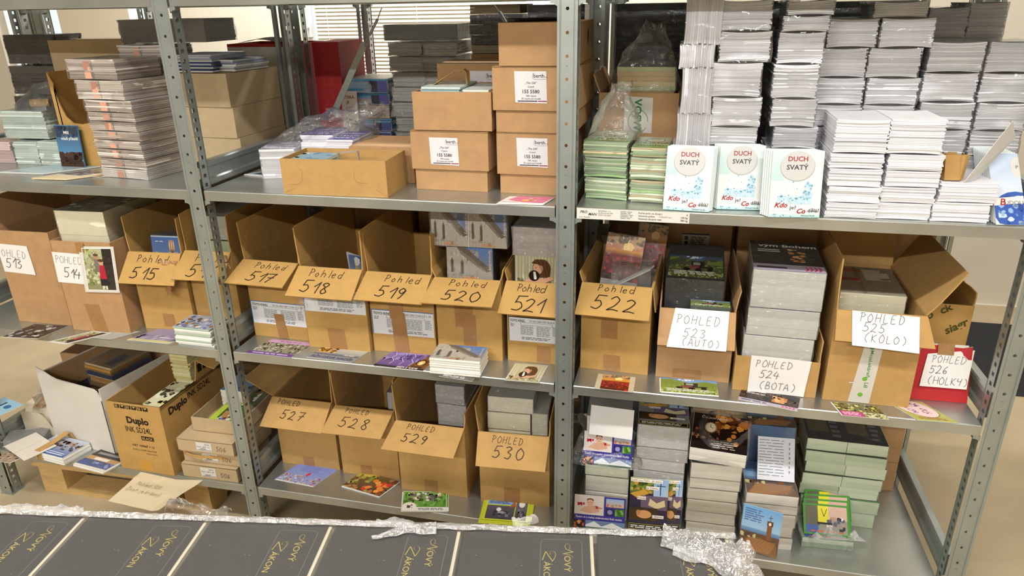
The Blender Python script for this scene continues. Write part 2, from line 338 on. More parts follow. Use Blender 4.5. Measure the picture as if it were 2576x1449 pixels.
def rail_mesh():
    b = MB(); pr = [(.010, 0), (.013, .004), (.013, .018), (.007, .022), (.007, .050), (.012, .054), (.012, .066), (.009, .070)]
    full = pr+[(-x, z) for x, z in reversed(pr)]
    vs = [(x, .047, z) for x, z in full]+[(x, .55, z) for x, z in full]; n = len(full)
    b.add(vs, [(i, n+i, n+(i+1) % n, (i+1) % n) for i in range(n)]+[tuple(range(n)), tuple(range(2*n-1, n-1, -1))]); return b
RLM = rail_mesh().build('side_rail', M_GALV); _d = RLM.data; bpy.data.objects.remove(RLM); RLM = _d
def bracket_mesh():
    b = MB()
    b.add([(0, 0, 0), (.016, 0, 0), (.016, 0, -.0085), (.008, 0, -.0095), (0, 0, -.015), (0, .02, 0), (.016, .02, 0), (.016, .02, -.0085), (.008, .02, -.0095), (0, .02, -.015)],
          [(4, 3, 2, 1, 0), (5, 6, 7, 8, 9), (0, 1, 6, 5), (1, 2, 7, 6), (2, 3, 8, 7), (3, 4, 9, 8)]); return b
BKM = bracket_mesh().build('corner_bracket', M_GALV); _d = BKM.data; bpy.data.objects.remove(BKM); BKM = _d
STAMP = MB(); _v, _fs, _w = text_mesh('M', 0.02); STAMP.add([((a-_w/2)*.008, -.0003, b*.007) for a, b in _v], _fs)
STM = STAMP.build('stamp', M_GALV); _d = STM.data; bpy.data.objects.remove(STM); STM = _d
def rack(name, label, y0, xs, zs, rear=0.59):
    r = thing(name, label, 'shelving', (0, y0, 0))
    for i, x in enumerate(xs):
        a = link('upright', UPM, r, (x, 0, 0))
        for k in range(-1, 7): link('stamped_mark', STM, a, (0, .001, ZH0-.05*(2.45+5*k)-(.0 if i != 1 else -.0)))
        link('upright', UPM2, r, (x, rear+.01, 0), (0, 0, PI))
        for z in zs[:4]:
            link('side_rail', RLM, r, (x, 0, z))
            for s in (-1, 1):
                if (i == 0 and s < 0) or (i == len(xs)-1 and s > 0): continue
                o = link('corner_bracket', BKM, r, (x+s*.0235, .004, z-.0283)); o.scale.x = s
                o = link('corner_bracket', BKM, r, (x+s*.0235, rear-.03, z-.0283)); o.scale.x = s
    for a, c in zip(xs, xs[1:]):
        for z in zs:
            o = link('shelf', SHM, r, (a+.0265, .004, z)); o.scale.x = (c-a-.053)/.976
    return r
RACK = rack('shelving_rack', 'galvanised steel shelving rack holding the numbered postcard cartons', 0.0, XP, (Z0, Z1, Z2, Z3))
REAR = rack('shelving_rack', 'galvanised steel shelving rack standing back to back behind the carton rack', 0.645, XP, (Z0, Z1, Z2, Z3))
# cross brace on the back of the rack
b = MB(); p, q = onY(838, 288, .605), onY(917, 108, .605); d = (q-p).normalized(); n = Vector((0, -1, 0)); sd = d.cross(n)*.0105
b.slab(p-sd, p+sd, q+sd, q-sd, .004); b.build('brace_bar', M_GALV, RACK)
b = MB(); e1 = onY(930, 88, .603); e2 = onY(950, 48, .603); e3 = onY(961, 18, .603)
b.tube(q, e1, .0022); b.tube(e1, e2, .0045); b.tube(e2, e3, .0018); b.tube(q+Vector((0, -.006, -.008)), q+Vector((0, .004, -.008)), .005); b.build('brace_tensioner', M_GALV, RACK)
b = MB(); q = onY(1243, 12, .605); e1 = onY(1256, 30, .605); e2 = onY(1275, 62, .605)
b.tube(q, e1, .0022); b.tube(e1, e2, .006); b.build('brace_tensioner', M_GALV, RACK)
# ============================================================ builders
def view(x0, y0, s): return lambda x, y: (x0+x/s, y0+y/s)     # pixel of an enlarged crop to pixel of the photo
V1, V2, V3, V4 = view(0, 0, 2.994), view(800, 0, 2.6833), view(1400, 0, 2.4983), view(1950, 0, 2.337)
V5, V6, V7, V8 = view(0, 460, 3.15), view(560, 520, 2.9273), view(1400, 560, 2.8983), view(1950, 560, 2.6837)
W1, W2, W3, W4 = view(0, 860, 2.4603), view(560, 900, 2.6398), view(1400, 1000, 3.2277), view(1900, 1000, 3.2278)
def place(bl, br, z):
    a, c = onZ(*bl, z), onZ(*br, z); d = c-a; return a, math.hypot(d.x, d.y), math.atan2(d.y, d.x)
def height_at(px, a, ang): return onP(px[0], px[1], a, (math.sin(ang), -math.cos(ang), 0)).z-a.z
def front_x(px, a, ang):
    p = onP(px[0], px[1], a, (math.sin(ang), -math.cos(ang), 0))-a; return p.x*math.cos(ang)+p.y*math.sin(ang), p.z
def local_top(px, t, h):
    """pixel on the horizontal plane h above a thing's base -> the thing's own x, y"""
    p = onZ(px[0], px[1], t.location.z+h)-t.location; a = t.rotation_euler.z
    return p.x*math.cos(a)+p.y*math.sin(a), -p.x*math.sin(a)+p.y*math.cos(a)
FRONT = lambda h=0: Plane((0, 0, 0), (1, 0, 0), (0, 0, 1))
def TOP(h): return Plane((0, 0, h), (1, 0, 0), (0, 1, 0))
def panel(name, a, b, c, d, t, m, par, bend=0.0, nu=6, nv=3, ph=0.0, ragged=0.0):
    """cardboard panel from four corners, a hair bent, with real thickness"""
    a, b, c, d = map(Vector, (a, b, c, d)); n = (b-a).cross(d-a).normalized(); mb = MB()
    if not bend and not ragged:
        mb.slab(a, b, c, d, t)
    else:
        def f(off):
            def g(u, v):
                p = (a*(1-u)+b*u)*(1-v)+(d*(1-u)+c*u)*v
                if ragged and v > .99: p = p+(d-a).normalized()*ragged*(noise.noise(Vector((u*9+ph, ph, 0)))+.4*noise.noise(Vector((u*40, ph, 3))))
                return p+n*(bend*math.sin(PI*v)*math.cos(u*2.2+ph)*.6+bend*.5*noise.noise(Vector((u*2+ph, v*2, ph))))-n*off
            return g
        f0, f1 = f(0), f(t); mb.grid(f0, nu, nv); mb.grid(lambda u, v: f1(1-u, v), nu, nv)
        for k in range(nu):
            u0, u1 = k/nu, (k+1)/nu
            mb.quad(f0(u0, 1), f0(u1, 1), f1(u1, 1), f1(u0, 1)); mb.quad(f1(u0, 0), f1(u1, 0), f0(u1, 0), f0(u0, 0))
        for k in range(nv):
            v0, v1 = k/nv, (k+1)/nv
            mb.quad(f0(0, v0), f0(0, v1), f1(0, v1), f1(0, v0)); mb.quad(f0(1, v1), f0(1, v0), f1(1, v0), f1(1, v1))
    return mb.build(name, m, par)
class Carton: pass
def carton(label, a, w, ang, h, d, m=M_CARD, name='cardboard_box', cat='box', flaps=(), t=0.004, hs=None, hb=None, group=None, closed=False, front=True, bottom=True):
    """open carton: base corner a (front left), width w, depth d; flaps: (side, length, degrees from upright outwards[, spread, bend])"""
    k = Carton(); k.t = thing(name, label, cat, a, ang, group); k.w, k.d, k.h = w, d, h
    hs = h if hs is None else hs; hb = h if hb is None else hb; T = k.t; k.fp = {}
    e = .0004
    if front: panel('front_panel', (0, 0, e), (w, 0, e), (w, 0, h), (0, 0, h), t, m, T)
    panel('side_panel', (0, d-t, e), (0, t, e), (0, t, hs), (0, d-t, hs), t, m, T)
    panel('side_panel', (w, t, e), (w, d-t, e), (w, d-t, hs), (w, t, hs), t, m, T)
    panel('back_panel', (w, d, e), (0, d, e), (0, d, hb), (w, d, hb), t, m, T)
    if bottom: panel('bottom_panel', (t, t, t), (w-t, t, t), (w-t, d-t, t), (t, d-t, t), t*.9, m, T)
    if closed: panel('top_flap', (t, t, h-.0005), (w-t, t, h-.0005), (w-t, d-t, h-.0005), (t, d-t, h-.0005), t, m, T)
    k.front = Plane((0, 0, 0), (1, 0, 0), (0, 0, 1)); k.right = Plane((w, 0, 0), (0, 1, 0), (0, 0, 1)); k.top = Plane((0, 0, h), (1, 0, 0), (0, 1, 0))
    for i, fl in enumerate(flaps):
        s, L, deg = fl[:3]; sp = fl[3] if len(fl) > 3 else 0.0; bend = fl[4] if len(fl) > 4 else 0.002; r = math.radians(deg)
        if s == 'f':
            v = Vector((0, -math.sin(r), math.cos(r))); o0, o1 = Vector((0, -.001, h+.0006)), Vector((w, -.001, h+.0006)); ux = Vector((1, 0, 0))
        elif s == 'b':
            v = Vector((0, math.sin(r), math.cos(r))); o0, o1 = Vector((w, d, hb)), Vector((0, d, hb)); ux = Vector((-1, 0, 0))
        elif s == 'l':
            v = Vector((-math.sin(r), 0, math.cos(r))); o0, o1 = Vector((0, d-t, hs)), Vector((0, t, hs)); ux = Vector((0, -1, 0))
        else:
            v = Vector((math.sin(r), 0, math.cos(r))); o0, o1 = Vector((w, t, hs)), Vector((w, d-t, hs)); ux = Vector((0, 1, 0))
        sl, sr = (sp if isinstance(sp, tuple) else (sp, sp))
        e0, e1 = o0+v*L-ux*sl, o1+v*L+ux*sr
        if s == 'f' and deg > 90:
            k.flap_ob = panel('flap', e0, e1, o1, o0, t*.8, m, T)
            k.flap = Plane(e0, e1-e0, o0-e0-ux*((o0-e0).dot(ux))); k.fw = (e1-e0).length; k.fl = L
        else:
            panel('flap', o0, o1, e1, e0, t*.8, m, T, bend, ph=i+w*50, ragged=.004)
    return k
def carton_px(label, bl, br, top, z, d, **kw):
    a, w, ang = place(bl, br, z); return carton(label, a, w, ang, height_at(top, a, ang), d, **kw)
def sheet(par, name, plane, pts, m=None, col='#e9e7e4', e=0.0006, curl=0.0, seed=0):
    """sheet of paper lying on a plane, given by its four corners bl br tr tl"""
    mb = MB(); t = .0003
    cv = lambda u, v: curl*(abs(2*u-1)**3*.5+max(0, .35-v)**2*4)*(1 if seed % 2 else max(0, u-.4))
    def f(off):
        def g(u, v):
            q = lerp(lerp(pts[0], pts[1], u), lerp(pts[3], pts[2], u), v)
            return plane.pt(q[0], q[1], e+off+cv(u, v))
        return g
    mb.grid(f(t), 10, 10, col); mb.grid(lambda u, v: f(0)(1-u, v), 10, 10, col)
    ob = mb.build(name, m or M_PRINT, par)
    def wf(x, y):
        v = (y-(pts[0][1]+pts[1][1])/2)/max(1e-6, (pts[2][1]+pts[3][1]-pts[0][1]-pts[1][1])/2); xl = pts[0][0]+(pts[3][0]-pts[0][0])*v; xr = pts[1][0]+(pts[2][0]-pts[1][0])*v
        return cv(min(1, max(0, (x-xl)/(xr-xl))), min(1, max(0, v)))+.0003
    WARPS[ob.name] = wf; return ob
WARPS = {}
def tape(par, plane, x0, y0, x1, y1, skew=0.0, m=M_TAPE, e=.0004, name='packing_tape'):
    mb = MB(); mb.slab(plane.pt(x0, y0, e), plane.pt(x1, y0, e), plane.pt(x1+skew, y1, e), plane.pt(x0+skew, y1, e), .0002); return mb.build(name, m, par)
def pages(w, d, h, n, col='#e8e4da', cols=None, jit=.0015, bow=0.0, seed=0, nx=4, top=None, mb=None, o=(0, 0, 0), rnd=.35, cover_every=0, cover=None, gap=.97):
    """pile of n leaves: every leaf a strip with a rounded front edge; bow curls the pile"""
    R = random.Random(seed); mb = mb or MB(); th = h/n; ox, oy, oz = o
    for i in range(n):
        jx, jy = R.uniform(-jit, jit), R.uniform(-jit, jit); z0 = oz+i*th; c = (R.choice(cols) if cols else col)
        if cover_every and i % cover_every == cover_every-1: c = cover
        bz = bow*(i/(n-1)-.5)*2 if n > 1 else 0; k = gap+R.uniform(-.01, .01); bl = min(.0006, th*.12)
        def zz(x): return bz*((2*x/w-1)**2)
        for a in range(nx):
            xa, xb = w*a/nx, w*(a+1)/nx; za, zb = z0+zz(xa), z0+zz(xb); tk = th*k
            P = lambda x, y, zq: (ox+x+jx, oy+y+jy, zq)
            mb.quad(P(xa, 0, za), P(xb, 0, zb), P(xb, -bl, zb+tk*.5), P(xa, -bl, za+tk*.5), c)
            mb.quad(P(xa, -bl, za+tk*.5), P(xb, -bl, zb+tk*.5), P(xb, 0, zb+tk), P(xa, 0, za+tk), c)
            mb.quad(P(xb, d, zb), P(xa, d, za), P(xa, d, za+tk), P(xb, d, zb+tk), c)
            tc = (top or c) if i == n-1 else c
            mb.quad(P(xa, 0, za+tk), P(xb, 0, zb+tk), P(xb, d, zb+tk), P(xa, d, za+tk), tc)
            mb.quad(P(xa, d, za), P(xb, d, zb), P(xb, 0, zb), P(xa, 0, za), c)
        zl, zr = z0+zz(0), z0+zz(w); tk = th*k
        mb.quad(P(0, d, zl), P(0, 0, zl), P(0, 0, zl+tk), P(0, d, zl+tk), c); mb.quad(P(w, 0, zr), P(w, d, zr), P(w, d, zr+tk), P(w, 0, zr+tk), c)
    return mb
def film_box(par, w, d, h, pad=.004, amp=.004, seed=0, m=M_WRAP, n=7, name='plastic_wrap', o=(0, 0, 0), open_bottom=True, frq=16):
    """crinkled film shell hugging a block"""
    mb = MB(); sd = Vector((seed*3.1, seed*1.7, 0)); ox, oy, oz = o
    def P(x, y, z):
        p = Vector((x, y, z)); q = noise.noise_vector(p*frq+sd)*amp+noise.noise_vector(p*frq*2.7+sd)*amp*.5
        kz = min(1, max(0, z/h*3)); 
        ax = pad*(1 if x > w*.5 else -1) if x < .001 or x > w-.001 else 0
        ay = pad*(1 if y > d*.5 else -1) if y < .001 or y > d-.001 else 0
        az = .0006 if z > h-.001 else 0
        q = Vector((q.x, q.y, abs(q.z)*kz))
        out = Vector((max(0, q.x) if x > w-.001 else (min(0, q.x) if x < .001 else 0), max(0, q.y) if y > d-.001 else (min(0, q.y) if y < .001 else 0), q.z*.12 if z > h-.001 else 0))
        return (ox+p.x+ax+out.x, oy+p.y+ay+out.y, oz+max(.0006, p.z+az+out.z))
    mb.grid(lambda u, v: P(u*w, 0, v*h), n, n); mb.grid(lambda u, v: P(w-u*w, d, v*h), n, n)
    mb.grid(lambda u, v: P(0, d-u*d, v*h), n, n); mb.grid(lambda u, v: P(w, u*d, v*h), n, n)
    mb.grid(lambda u, v: P(u*w, v*d, h), n, n)
    return mb.build(name, m, par, smooth=True)
def film_bag(par, w, d, h, seed=0, m=M_FILM, o=(0, 0, 0), top=.25, lean=(0, 0), amp=.02, name='plastic_bag', nu=34, nv=14, frq=14):
    """crumpled open bag rising from a w x d base and gathered at the top"""
    mb = MB(); sd = Vector((seed*2.3, seed*5.1, seed)); ox, oy, oz = o
    def f(u, v):
        a = 2*PI*u; ca, sa = math.cos(a), math.sin(a); q = max(abs(ca), abs(sa)); sq = Vector((ca/q, sa/q)); ci = Vector((ca, sa)); s = sq.lerp(ci, min(1, .25+v))
        k = 1-(1-top)*v**1.3; p = Vector((s.x*w/2*k, s.y*d/2*k, h*v))
        p += Vector((lean[0]*v*v, lean[1]*v*v, 0))
        r = noise.noise_vector(p*frq+sd)*amp*(.25+v)+noise.noise_vector(p*frq*2.5+sd)*amp*.6*(.2+v)
        r.z *= (1 if v > .9 else .4)*v
        return (ox+w/2+p.x+r.x, oy+d/2+p.y+r.y, oz+max(.0006, p.z+r.z))
    mb.grid(f, nu, nv); return mb.build(name, m, par, smooth=False)
def crumple(par, name, w, d, h, seed=0, m=M_FILM2, o=(0, 0, 0), nu=40, nv=14, frq=30):
    """low crumpled ridge of film"""
    mb = MB(); sd = Vector((seed*2.3, seed*5.1, seed)); ox, oy, oz = o
    def f(u, v):
        p = Vector((u*w, v*d, 0)); z = max(0, noise.noise(p*frq+sd)+.45+.5*noise.noise(p*frq*2.6+sd))*h*math.sin(PI*v)**.6*(min(1, min(u, 1-u)*6))
        return (ox+p.x+.3*h*noise.noise(p*frq*1.4+sd), oy+p.y, oz+.0008+z)
    mb.grid(f, nu, nv); return mb.build(name, m, par)
def card(label, bl, br, z, hgt, art=None, cat='card', name='postcard', n=1, th=.0009, col='#e8e6e0', jit=.003, group=None, sh=0.0, gloss=True, seed=0, wd=None):
    """card or small pile lying flat: front edge from bl to br (pixels on the shelf), hgt deep"""
    a, w, ang = place(bl, br, z); w = wd or w
    t = thing(name, label, cat, a, ang, group); R = random.Random(seed); mb = MB()
    for i in range(n):
        jx, jy = (R.uniform(-jit, jit), R.uniform(-jit, jit)) if i < n-1 else (0, 0); z0 = .0006+i*th*1.12
        x0, y0 = jx, jy
        mb.add([(x0, y0, z0), (x0+w, y0, z0), (x0+w+sh, y0+hgt, z0), (x0+sh, y0+hgt, z0), (x0, y0, z0+th), (x0+w, y0, z0+th), (x0+w+sh, y0+hgt, z0+th), (x0+sh, y0+hgt, z0+th)],
               [(0, 3, 2, 1), (4, 5, 6, 7), (0, 1, 5, 4), (1, 2, 6, 5), (2, 3, 7, 6), (3, 0, 4, 7)], col)
    pp = mb.build('leaf' if n > 1 else 'paper', M_PAGES, t)
    if art:
        pl = Plane((0, 0, .0006+(n-1)*th*1.12+th), (1, 0, 0), (0, 1, 0)); pl.v = Vector((sh/hgt, 1, 0)); p = Print(pl, 1e-4, clip=(0, 0, w, hgt)); art(p, w, hgt); p.build('picture', pp, M_GLOSSP if gloss else M_PRINT)
    return t
def pile(label, a, ang, w, d, h, n, col='#e8e4da', art=None, name='postcard_bundle', cat='bundle', group=None, wrap=True, top=None, jit=.0012, bow=0.0, seed=0, cols=None, nx=2, wseed=None, gloss=True, wm=None, rot=None, cover_every=0, cover=None, frq=16, part='leaves', amp=.004):
    """bundle of cards or booklets with a printed top leaf and a film wrap"""
    if art: bow = 0.0
    if name == 'postcard_bundle': n = max(2, n//5); jit *= .5
    if rot: a = (a[0], a[1], a[2]+h*math.sin(max(0, PI/2-rot[0]))*(rot[0] > .8)+w*math.sin(max(0, rot[1]))*(rot[0] > .8))
    t = thing(name, label, cat, a, ang, group, rot); bw = abs(bow)
    pp = pages(w, d, h, n, col, cols, jit, bow, seed, nx, top, cover_every=cover_every, cover=cover, o=(0, 0, .0005+bw), gap=.99 if name == 'postcard_bundle' else .97).build(part, M_PAGES, t)
    if art:
        p = Print(TOP(h+.0005+bw), 1e-4, clip=(0, 0, w, d)); art(p, w, d); p.build('cover_print', pp, M_GLOSSP if gloss else M_PRINT)
    if wrap: film_box(t, w, d, h+2*bw, .0015, amp, wseed if wseed is not None else seed+7, wm or M_WRAP, frq=frq)
    return t
def pile_px(label, bl, br, z, d, h, n, **kw):
    a, w, ang = place(bl, br, z); return pile(label, a, ang, w, d, h, n, **kw)
def at_y(bl, br, y, z=None):
    """left and right ends of a front edge on the vertical plane y"""
    a, c = onY(*bl, y), onY(*br, y); return a, (c-a).length, math.atan2(c.y-a.y, c.x-a.x)
# ============================================================ pictures printed on the cards
def art_purple(p, w, h):
    p.rect(0, 0, w, h, '#7d7a6c').blobs(0, h*.2, w, h*.8, 260, w*.03, ['#55503f', '#8d8a70', '#a9a58c', '#3d3a2d', '#c3bfa6', '#6e6b52'], 3)
    p.rect(0, h*.8, w, h, '#c497bd').rect(0, 0, w, h*.17, '#6a3a86').lines(w*.1, h*.05, w*.95, h*.13, 1, '#d9c6e6', seed=2, ragged=.05).lines(w*.25, h*.87, w*.75, h*.94, 1, '#8a5a8c', seed=4)
def art_hope(p, w, h):
    p.rect(0, 0, w, h, '#6d7484', '#c9c4b4').rect(0, h*.3, w, h*.45, '#3e4452', '#8a8f98').blobs(0, h*.45, w*.42, h*.95, 60, w*.04, ['#c08a2e', '#8a5a1c', '#e0b050', '#6a4418'], 5)
    p.text('BŮH DÁVÁ NADĚJI', w*.05, h*.08, h*.2, '#3f4a6a', bold=.03, width=w*.9).text('Naděje', w*.65, h*.35, h*.14, '#f0ece0', shear=.3)
def art_storm(p, w, h):
    p.rect(0, 0, w, h, '#5a3f7c', '#8873b4').blobs(0, h*.4, w, h, 40, w*.07, ['#6b54a0', '#9a88c8', '#4a3a74'], 8)
    for k in ((.1, .95), (.3, 1), (.5, .9)):
        p.line([(w*k[0], h*k[1]), (w*(k[0]+.08), h*.75), (w*(k[0]+.05), h*.6), (w*(k[0]+.16), h*.4), (w*(k[0]+.14), h*.2)], w*.008, '#f2ecff')
    p.poly([(w*.62, 0), (w, 0), (w, h*.9), (w*.8, h*.85)], '#7a4a24').ell(w*.82, h*.45, w*.1, h*.2, '#3b2a1c').ell(w*.82, h*.42, w*.065, h*.14, '#f2b45a').ell(w*.82, h*.4, w*.03, h*.07, '#fff0c0')
    p.frame(w*.72, h*.15, w*.92, h*.78, w*.01, '#2a1c12').rect(w*.72, h*.12, w*.92, h*.2, '#2a1c12').rect(0, 0, w, h*.1, '#1d1622').text('JSEM S VÁMI', w*.45, h*.03, h*.12, '#f3eee4', bold=.02, width=w*.42).text('Nebojte se, povstaňte', w*.35, h*.88, h*.06, '#e9def5')
def art_church(p, w, h):
    p.rect(0, 0, w, h, '#8f8a80', '#4f7fc0').poly([(0, 0), (w, 0), (w*.96, h*.34), (w*.72, h*.5), (w*.42, h*.92), (w*.2, h), (0, h)], '#b5aea2').blobs(0, 0, w*.7, h*.9, 40, w*.04, ['#a8a194', '#c2bbae', '#989084', '#b9b2a6'], 4, 1.6)
    p.poly([(w*.2, h), (w*.42, h*.95), (w*.99, h*.3), (w*.86, h*.24), (w*.5, h*.64), (w*.28, h*.84)], '#6a6258').poly([(w*.3, h*.86), (w*.5, h*.68), (w*.84, h*.28), (w*.78, h*.27), (w*.46, h*.6), (w*.28, h*.78)], '#857d70')
    for x, y0, y1 in ((.08, .2, .55), (.3, .16, .5)): p.poly([(w*x, h*y0), (w*(x+.07), h*(y0+.01)), (w*(x+.07), h*y1), (w*(x+.035), h*(y1+.1)), (w*x, h*y1)], '#7d766a').poly([(w*(x+.015), h*y0), (w*(x+.055), h*(y0+.01)), (w*(x+.055), h*(y1-.02)), (w*(x+.035), h*(y1+.05)), (w*(x+.015), h*(y1-.02))], '#59534a')
    for k in range(9): p.line([(w*(.02+.08*k), 0), (w*(.02+.08*k), h*.17)], w*.006, '#8d8578')
    p.line([(0, h*.13), (w*.72, h*.12)], w*.006, '#8d8578').text('Spravedlivý', w*.92, h*.9, h*.11, '#e6cfae', rot=-PI/2, width=h*.6, bold=.005).lines(w*.35, h*.02, w*.7, h*.1, 2, '#d0905c', seed=9)
def art_church2(p, w, h):
    art_church(p, w/2, h); sub(art_church, w/2, 0, w/2, h)(p, w, h); p.rect(w*.495, 0, w*.505, h, '#d8d4cc')
def art_girl(p, w, h):
    p.rect(0, 0, w, h, '#b9b28c')
    for k in range(14): p.rect(w*(.02+.07*k), h*.06, w*(.055+.07*k), h*.97, ['#d9d5c2', '#cfc7a0', '#e2ded0', '#aaa478'][k % 4], '#c9c3a4')
    p.blobs(w*.05, h*.05, w*.95, h*.3, 50, w*.04, ['#8f8258', '#b5aa80', '#6f6442', '#a09468'], 2)
    p.ell(w*.58, h*.6, w*.2, h*.27, '#5a3c26').ell(w*.5, h*.6, w*.11, h*.17, '#d8aa8a').poly([(w*.36, h*.74), (w*.44, h*.86), (w*.66, h*.86), (w*.78, h*.62), (w*.76, h*.3), (w*.66, h*.34), (w*.62, h*.66), (w*.48, h*.72)], '#54371f')
    for k in range(9): p.line(smooth_line([(w*(.44+.035*k), h*.84), (w*(.56+.02*k), h*.6), (w*(.62+.018*k), h*.32)]), w*.008, ['#7a5432', '#432a18', '#6a4628'][k % 3])
    p.poly([(w*.16, h*.14), (w*.34, h*.34), (w*.62, h*.3), (w*.8, h*.4), (w*.84, h*.3), (w*.6, h*.16), (w*.36, h*.2), (w*.24, h*.08)], '#d6a586').ell(w*.42, h*.38, w*.12, h*.16, '#231a16').poly([(w*.42, h*.24), (w*.48, h*.3), (w*.45, h*.5), (w*.4, h*.5)], '#ece6dc').ell(w*.42, h*.25, w*.03, h*.03, '#15100e').ell(w*.46, h*.62, w*.012, h*.014, '#33221a').frame(w*.02, h*.03, w*.98, h*.97, w*.01, '#efebe2')
def art_poppy(p, w, h):
    p.rect(0, h*.62, w, h, '#d9822e', '#b79a6a').ell(w*.6, h*.75, w*.14, h*.1, '#ffe08a').rect(0, h*.55, w, h*.68, '#7a2a1a', '#f0a838').rect(0, 0, w, h*.56, '#5a1210', '#8a1a14')
    p.blobs(0, 0, w, h*.52, 45, w*.05, ['#c02018', '#8a1410', '#2c3a18', '#e0352a', '#451010'], 3).blobs(0, h*.8, w, h, 20, w*.07, ['#8f7450', '#c9a468', '#6f6352'], 8)
def art_tractor(p, w, h):
    p.rect(0, 0, w, h, '#8a9a48').rect(0, h*.72, w, h, '#8fb4d8', '#5f93cc').poly([(0, h*.5), (0, h*.9), (w*.2, h*.95), (w*.5, h*.72), (w*.8, h*.88), (w, h*.8), (w, h*.5)], '#7d8f3e').blobs(w*.3, h*.85, w*.6, h*.97, 10, w*.04, ['#e8eef4'], 5)
    p.blobs(0, 0, w, h*.3, 80, w*.02, ['#a9b858', '#6f8438', '#c3cc80', '#58702c'], 3, 2).blobs(0, h*.3, w, h*.55, 40, w*.03, ['#8fa048', '#7a9040'], 4)
    p.rect(w*.42, h*.42, w*.66, h*.72, '#2a2422').rect(w*.45, h*.55, w*.58, h*.68, '#9aa88a').rect(w*.36, h*.36, w*.56, h*.52, '#8a4a44').ell(w*.33, h*.36, w*.06, h*.07, '#1c1a18').ell(w*.55, h*.33, w*.06, h*.08, '#1c1a18').rect(w*.62, h*.42, w*.82, h*.5, '#37302c').ell(w*.76, h*.36, w*.05, h*.07, '#1c1a18')
    p.lines(w*.1, h*.1, w*.95, h*.28, 3, '#eef0e0', seed=5, ragged=.2)
def art_shoes(p, w, h):
    p.rect(0, 0, w, h, '#2c2423').blobs(0, h*.2, w, h, 70, w*.04, ['#1b1514', '#4a3a32', '#3a2c28', '#5d4638'], 3).blobs(w*.55, h*.3, w*.8, h*.75, 14, w*.05, ['#d99a5c', '#e8b078', '#b97a44'], 6)
    p.rect(0, 0, w, h*.2, '#b7aec0').lines(w*.05, h*.05, w*.5, h*.15, 1, '#4a3f55', seed=3)
    for k in range(4): p.poly([(w*(.72+.06*k), h*.03), (w*(.75+.06*k), h*.03), (w*(.78+.06*k), h*.1), (w*(.75+.06*k), h*.17), (w*(.72+.06*k), h*.17), (w*(.75+.06*k), h*.1)], '#d8457c')
    p.text('vým Bohem', w*.12, h*.8, h*.13, '#f0eae4', bold=.02).lines(w*.1, h*.6, w*.45, h*.72, 2, '#cfc6c0', seed=8)
def art_bike(p, w, h):
    p.rect(0, 0, w, h, '#6d6a3e').blobs(0, h*.4, w, h, 70, w*.04, ['#8f8c4c', '#4c4a2c', '#b5ae5c', '#3b3a24', '#d8cf70'], 3).rect(0, 0, w*.5, h*.36, '#b8337c').lines(w*.05, h*.06, w*.45, h*.32, 4, '#f2c8de', seed=4)
    p.rect(w*.52, 0, w, h*.36, '#d8d2b0').blobs(w*.52, 0, w, h*.34, 40, w*.03, ['#6f7a34', '#a9aa58', '#e8e0c0', '#54602a'], 6).line([(w*.1, h*.95), (w*.14, h*.6), (w*.3, h*.55), (w*.36, h*.8)], w*.012, '#3a2a1a')
def art_lavender(p, w, h):
    p.rect(0, 0, w, h, '#a7a94e', '#b5b46a').ell(w*.5, h*.62, w*.46, h*.46, '#7f7f3a').ell(w*.5, h*.63, w*.44, h*.44, '#e2c9c6')
    for c in (.32, .62): p.blobs(w*(c-.1), h*.35, w*(c+.1), h*.95, 40, w*.022, ['#7a3a7c', '#94508e', '#5c2a60'], int(c*100))
    p.lines(w*.15, h*.07, w*.85, h*.18, 2, '#a8642e', seed=3)
def art_balloon(p, w, h):
    p.rect(0, 0, w, h, '#8fa6c4', '#2f6fc0').blobs(0, 0, w, h*.4, 40, w*.06, ['#d5dde6', '#b9c8da', '#8ba8cc'], 3, .5).ell(w*.5, h*.62, w*.085, h*.24, '#c98d5a').poly([(w*.45, h*.48), (w*.55, h*.48), (w*.51, h*.3), (w*.49, h*.3)], '#a8703e')
    for k in (-.05, 0, .05): p.ell(w*(.5+k), h*.64, w*.014, h*.2, '#efe0c4')
    p.text('Svoboda', w*.68, h*.06, h*.2, '#f4f2ea', shear=.25, rot=.1).lines(w*.1, h*.75, w*.3, h*.82, 1, '#dfe8f4', seed=4).rect(0, h*.95, w, h, '#c5d6e6')
def art_family(p, w, h):
    p.rect(0, 0, w, h, '#d9d6cf').rect(w*.1, h*.06, w*.92, h*.95, '#8a8a60', '#b9bb94').blobs(w*.1, h*.1, w*.62, h*.95, 120, w*.05, ['#a8b07a', '#d0d4ac', '#7c8450', '#c2c49a', '#8f8a70'], 3).rect(w*.64, h*.06, w*.92, h*.95, '#3a3230', '#2c2422')
    p.blobs(w*.64, h*.08, w*.9, h*.9, 20, w*.03, ['#453b36', '#231c1a'], 5).ell(w*.46, h*.78, w*.075, h*.055, '#b98a6c').rect(w*.4, h*.45, w*.52, h*.73, '#7d726a').ell(w*.46, h*.82, w*.075, h*.03, '#5a4434')
    p.ell(w*.58, h*.66, w*.07, h*.055, '#d5a284').ell(w*.58, h*.7, w*.08, h*.035, '#5c3a26').poly([(w*.5, h*.3), (w*.7, h*.3), (w*.66, h*.6), (w*.53, h*.6)], '#b3223c').poly([(w*.5, h*.15), (w*.74, h*.15), (w*.7, h*.3), (w*.5, h*.3)], '#25222a').rect(w*.54, h*.07, w*.58, h*.15, '#e8e4e0').rect(w*.64, h*.07, w*.68, h*.15, '#e8e4e0').frame(w*.1, h*.05, w*.93, h*.96, w*.02, '#f2efe9')
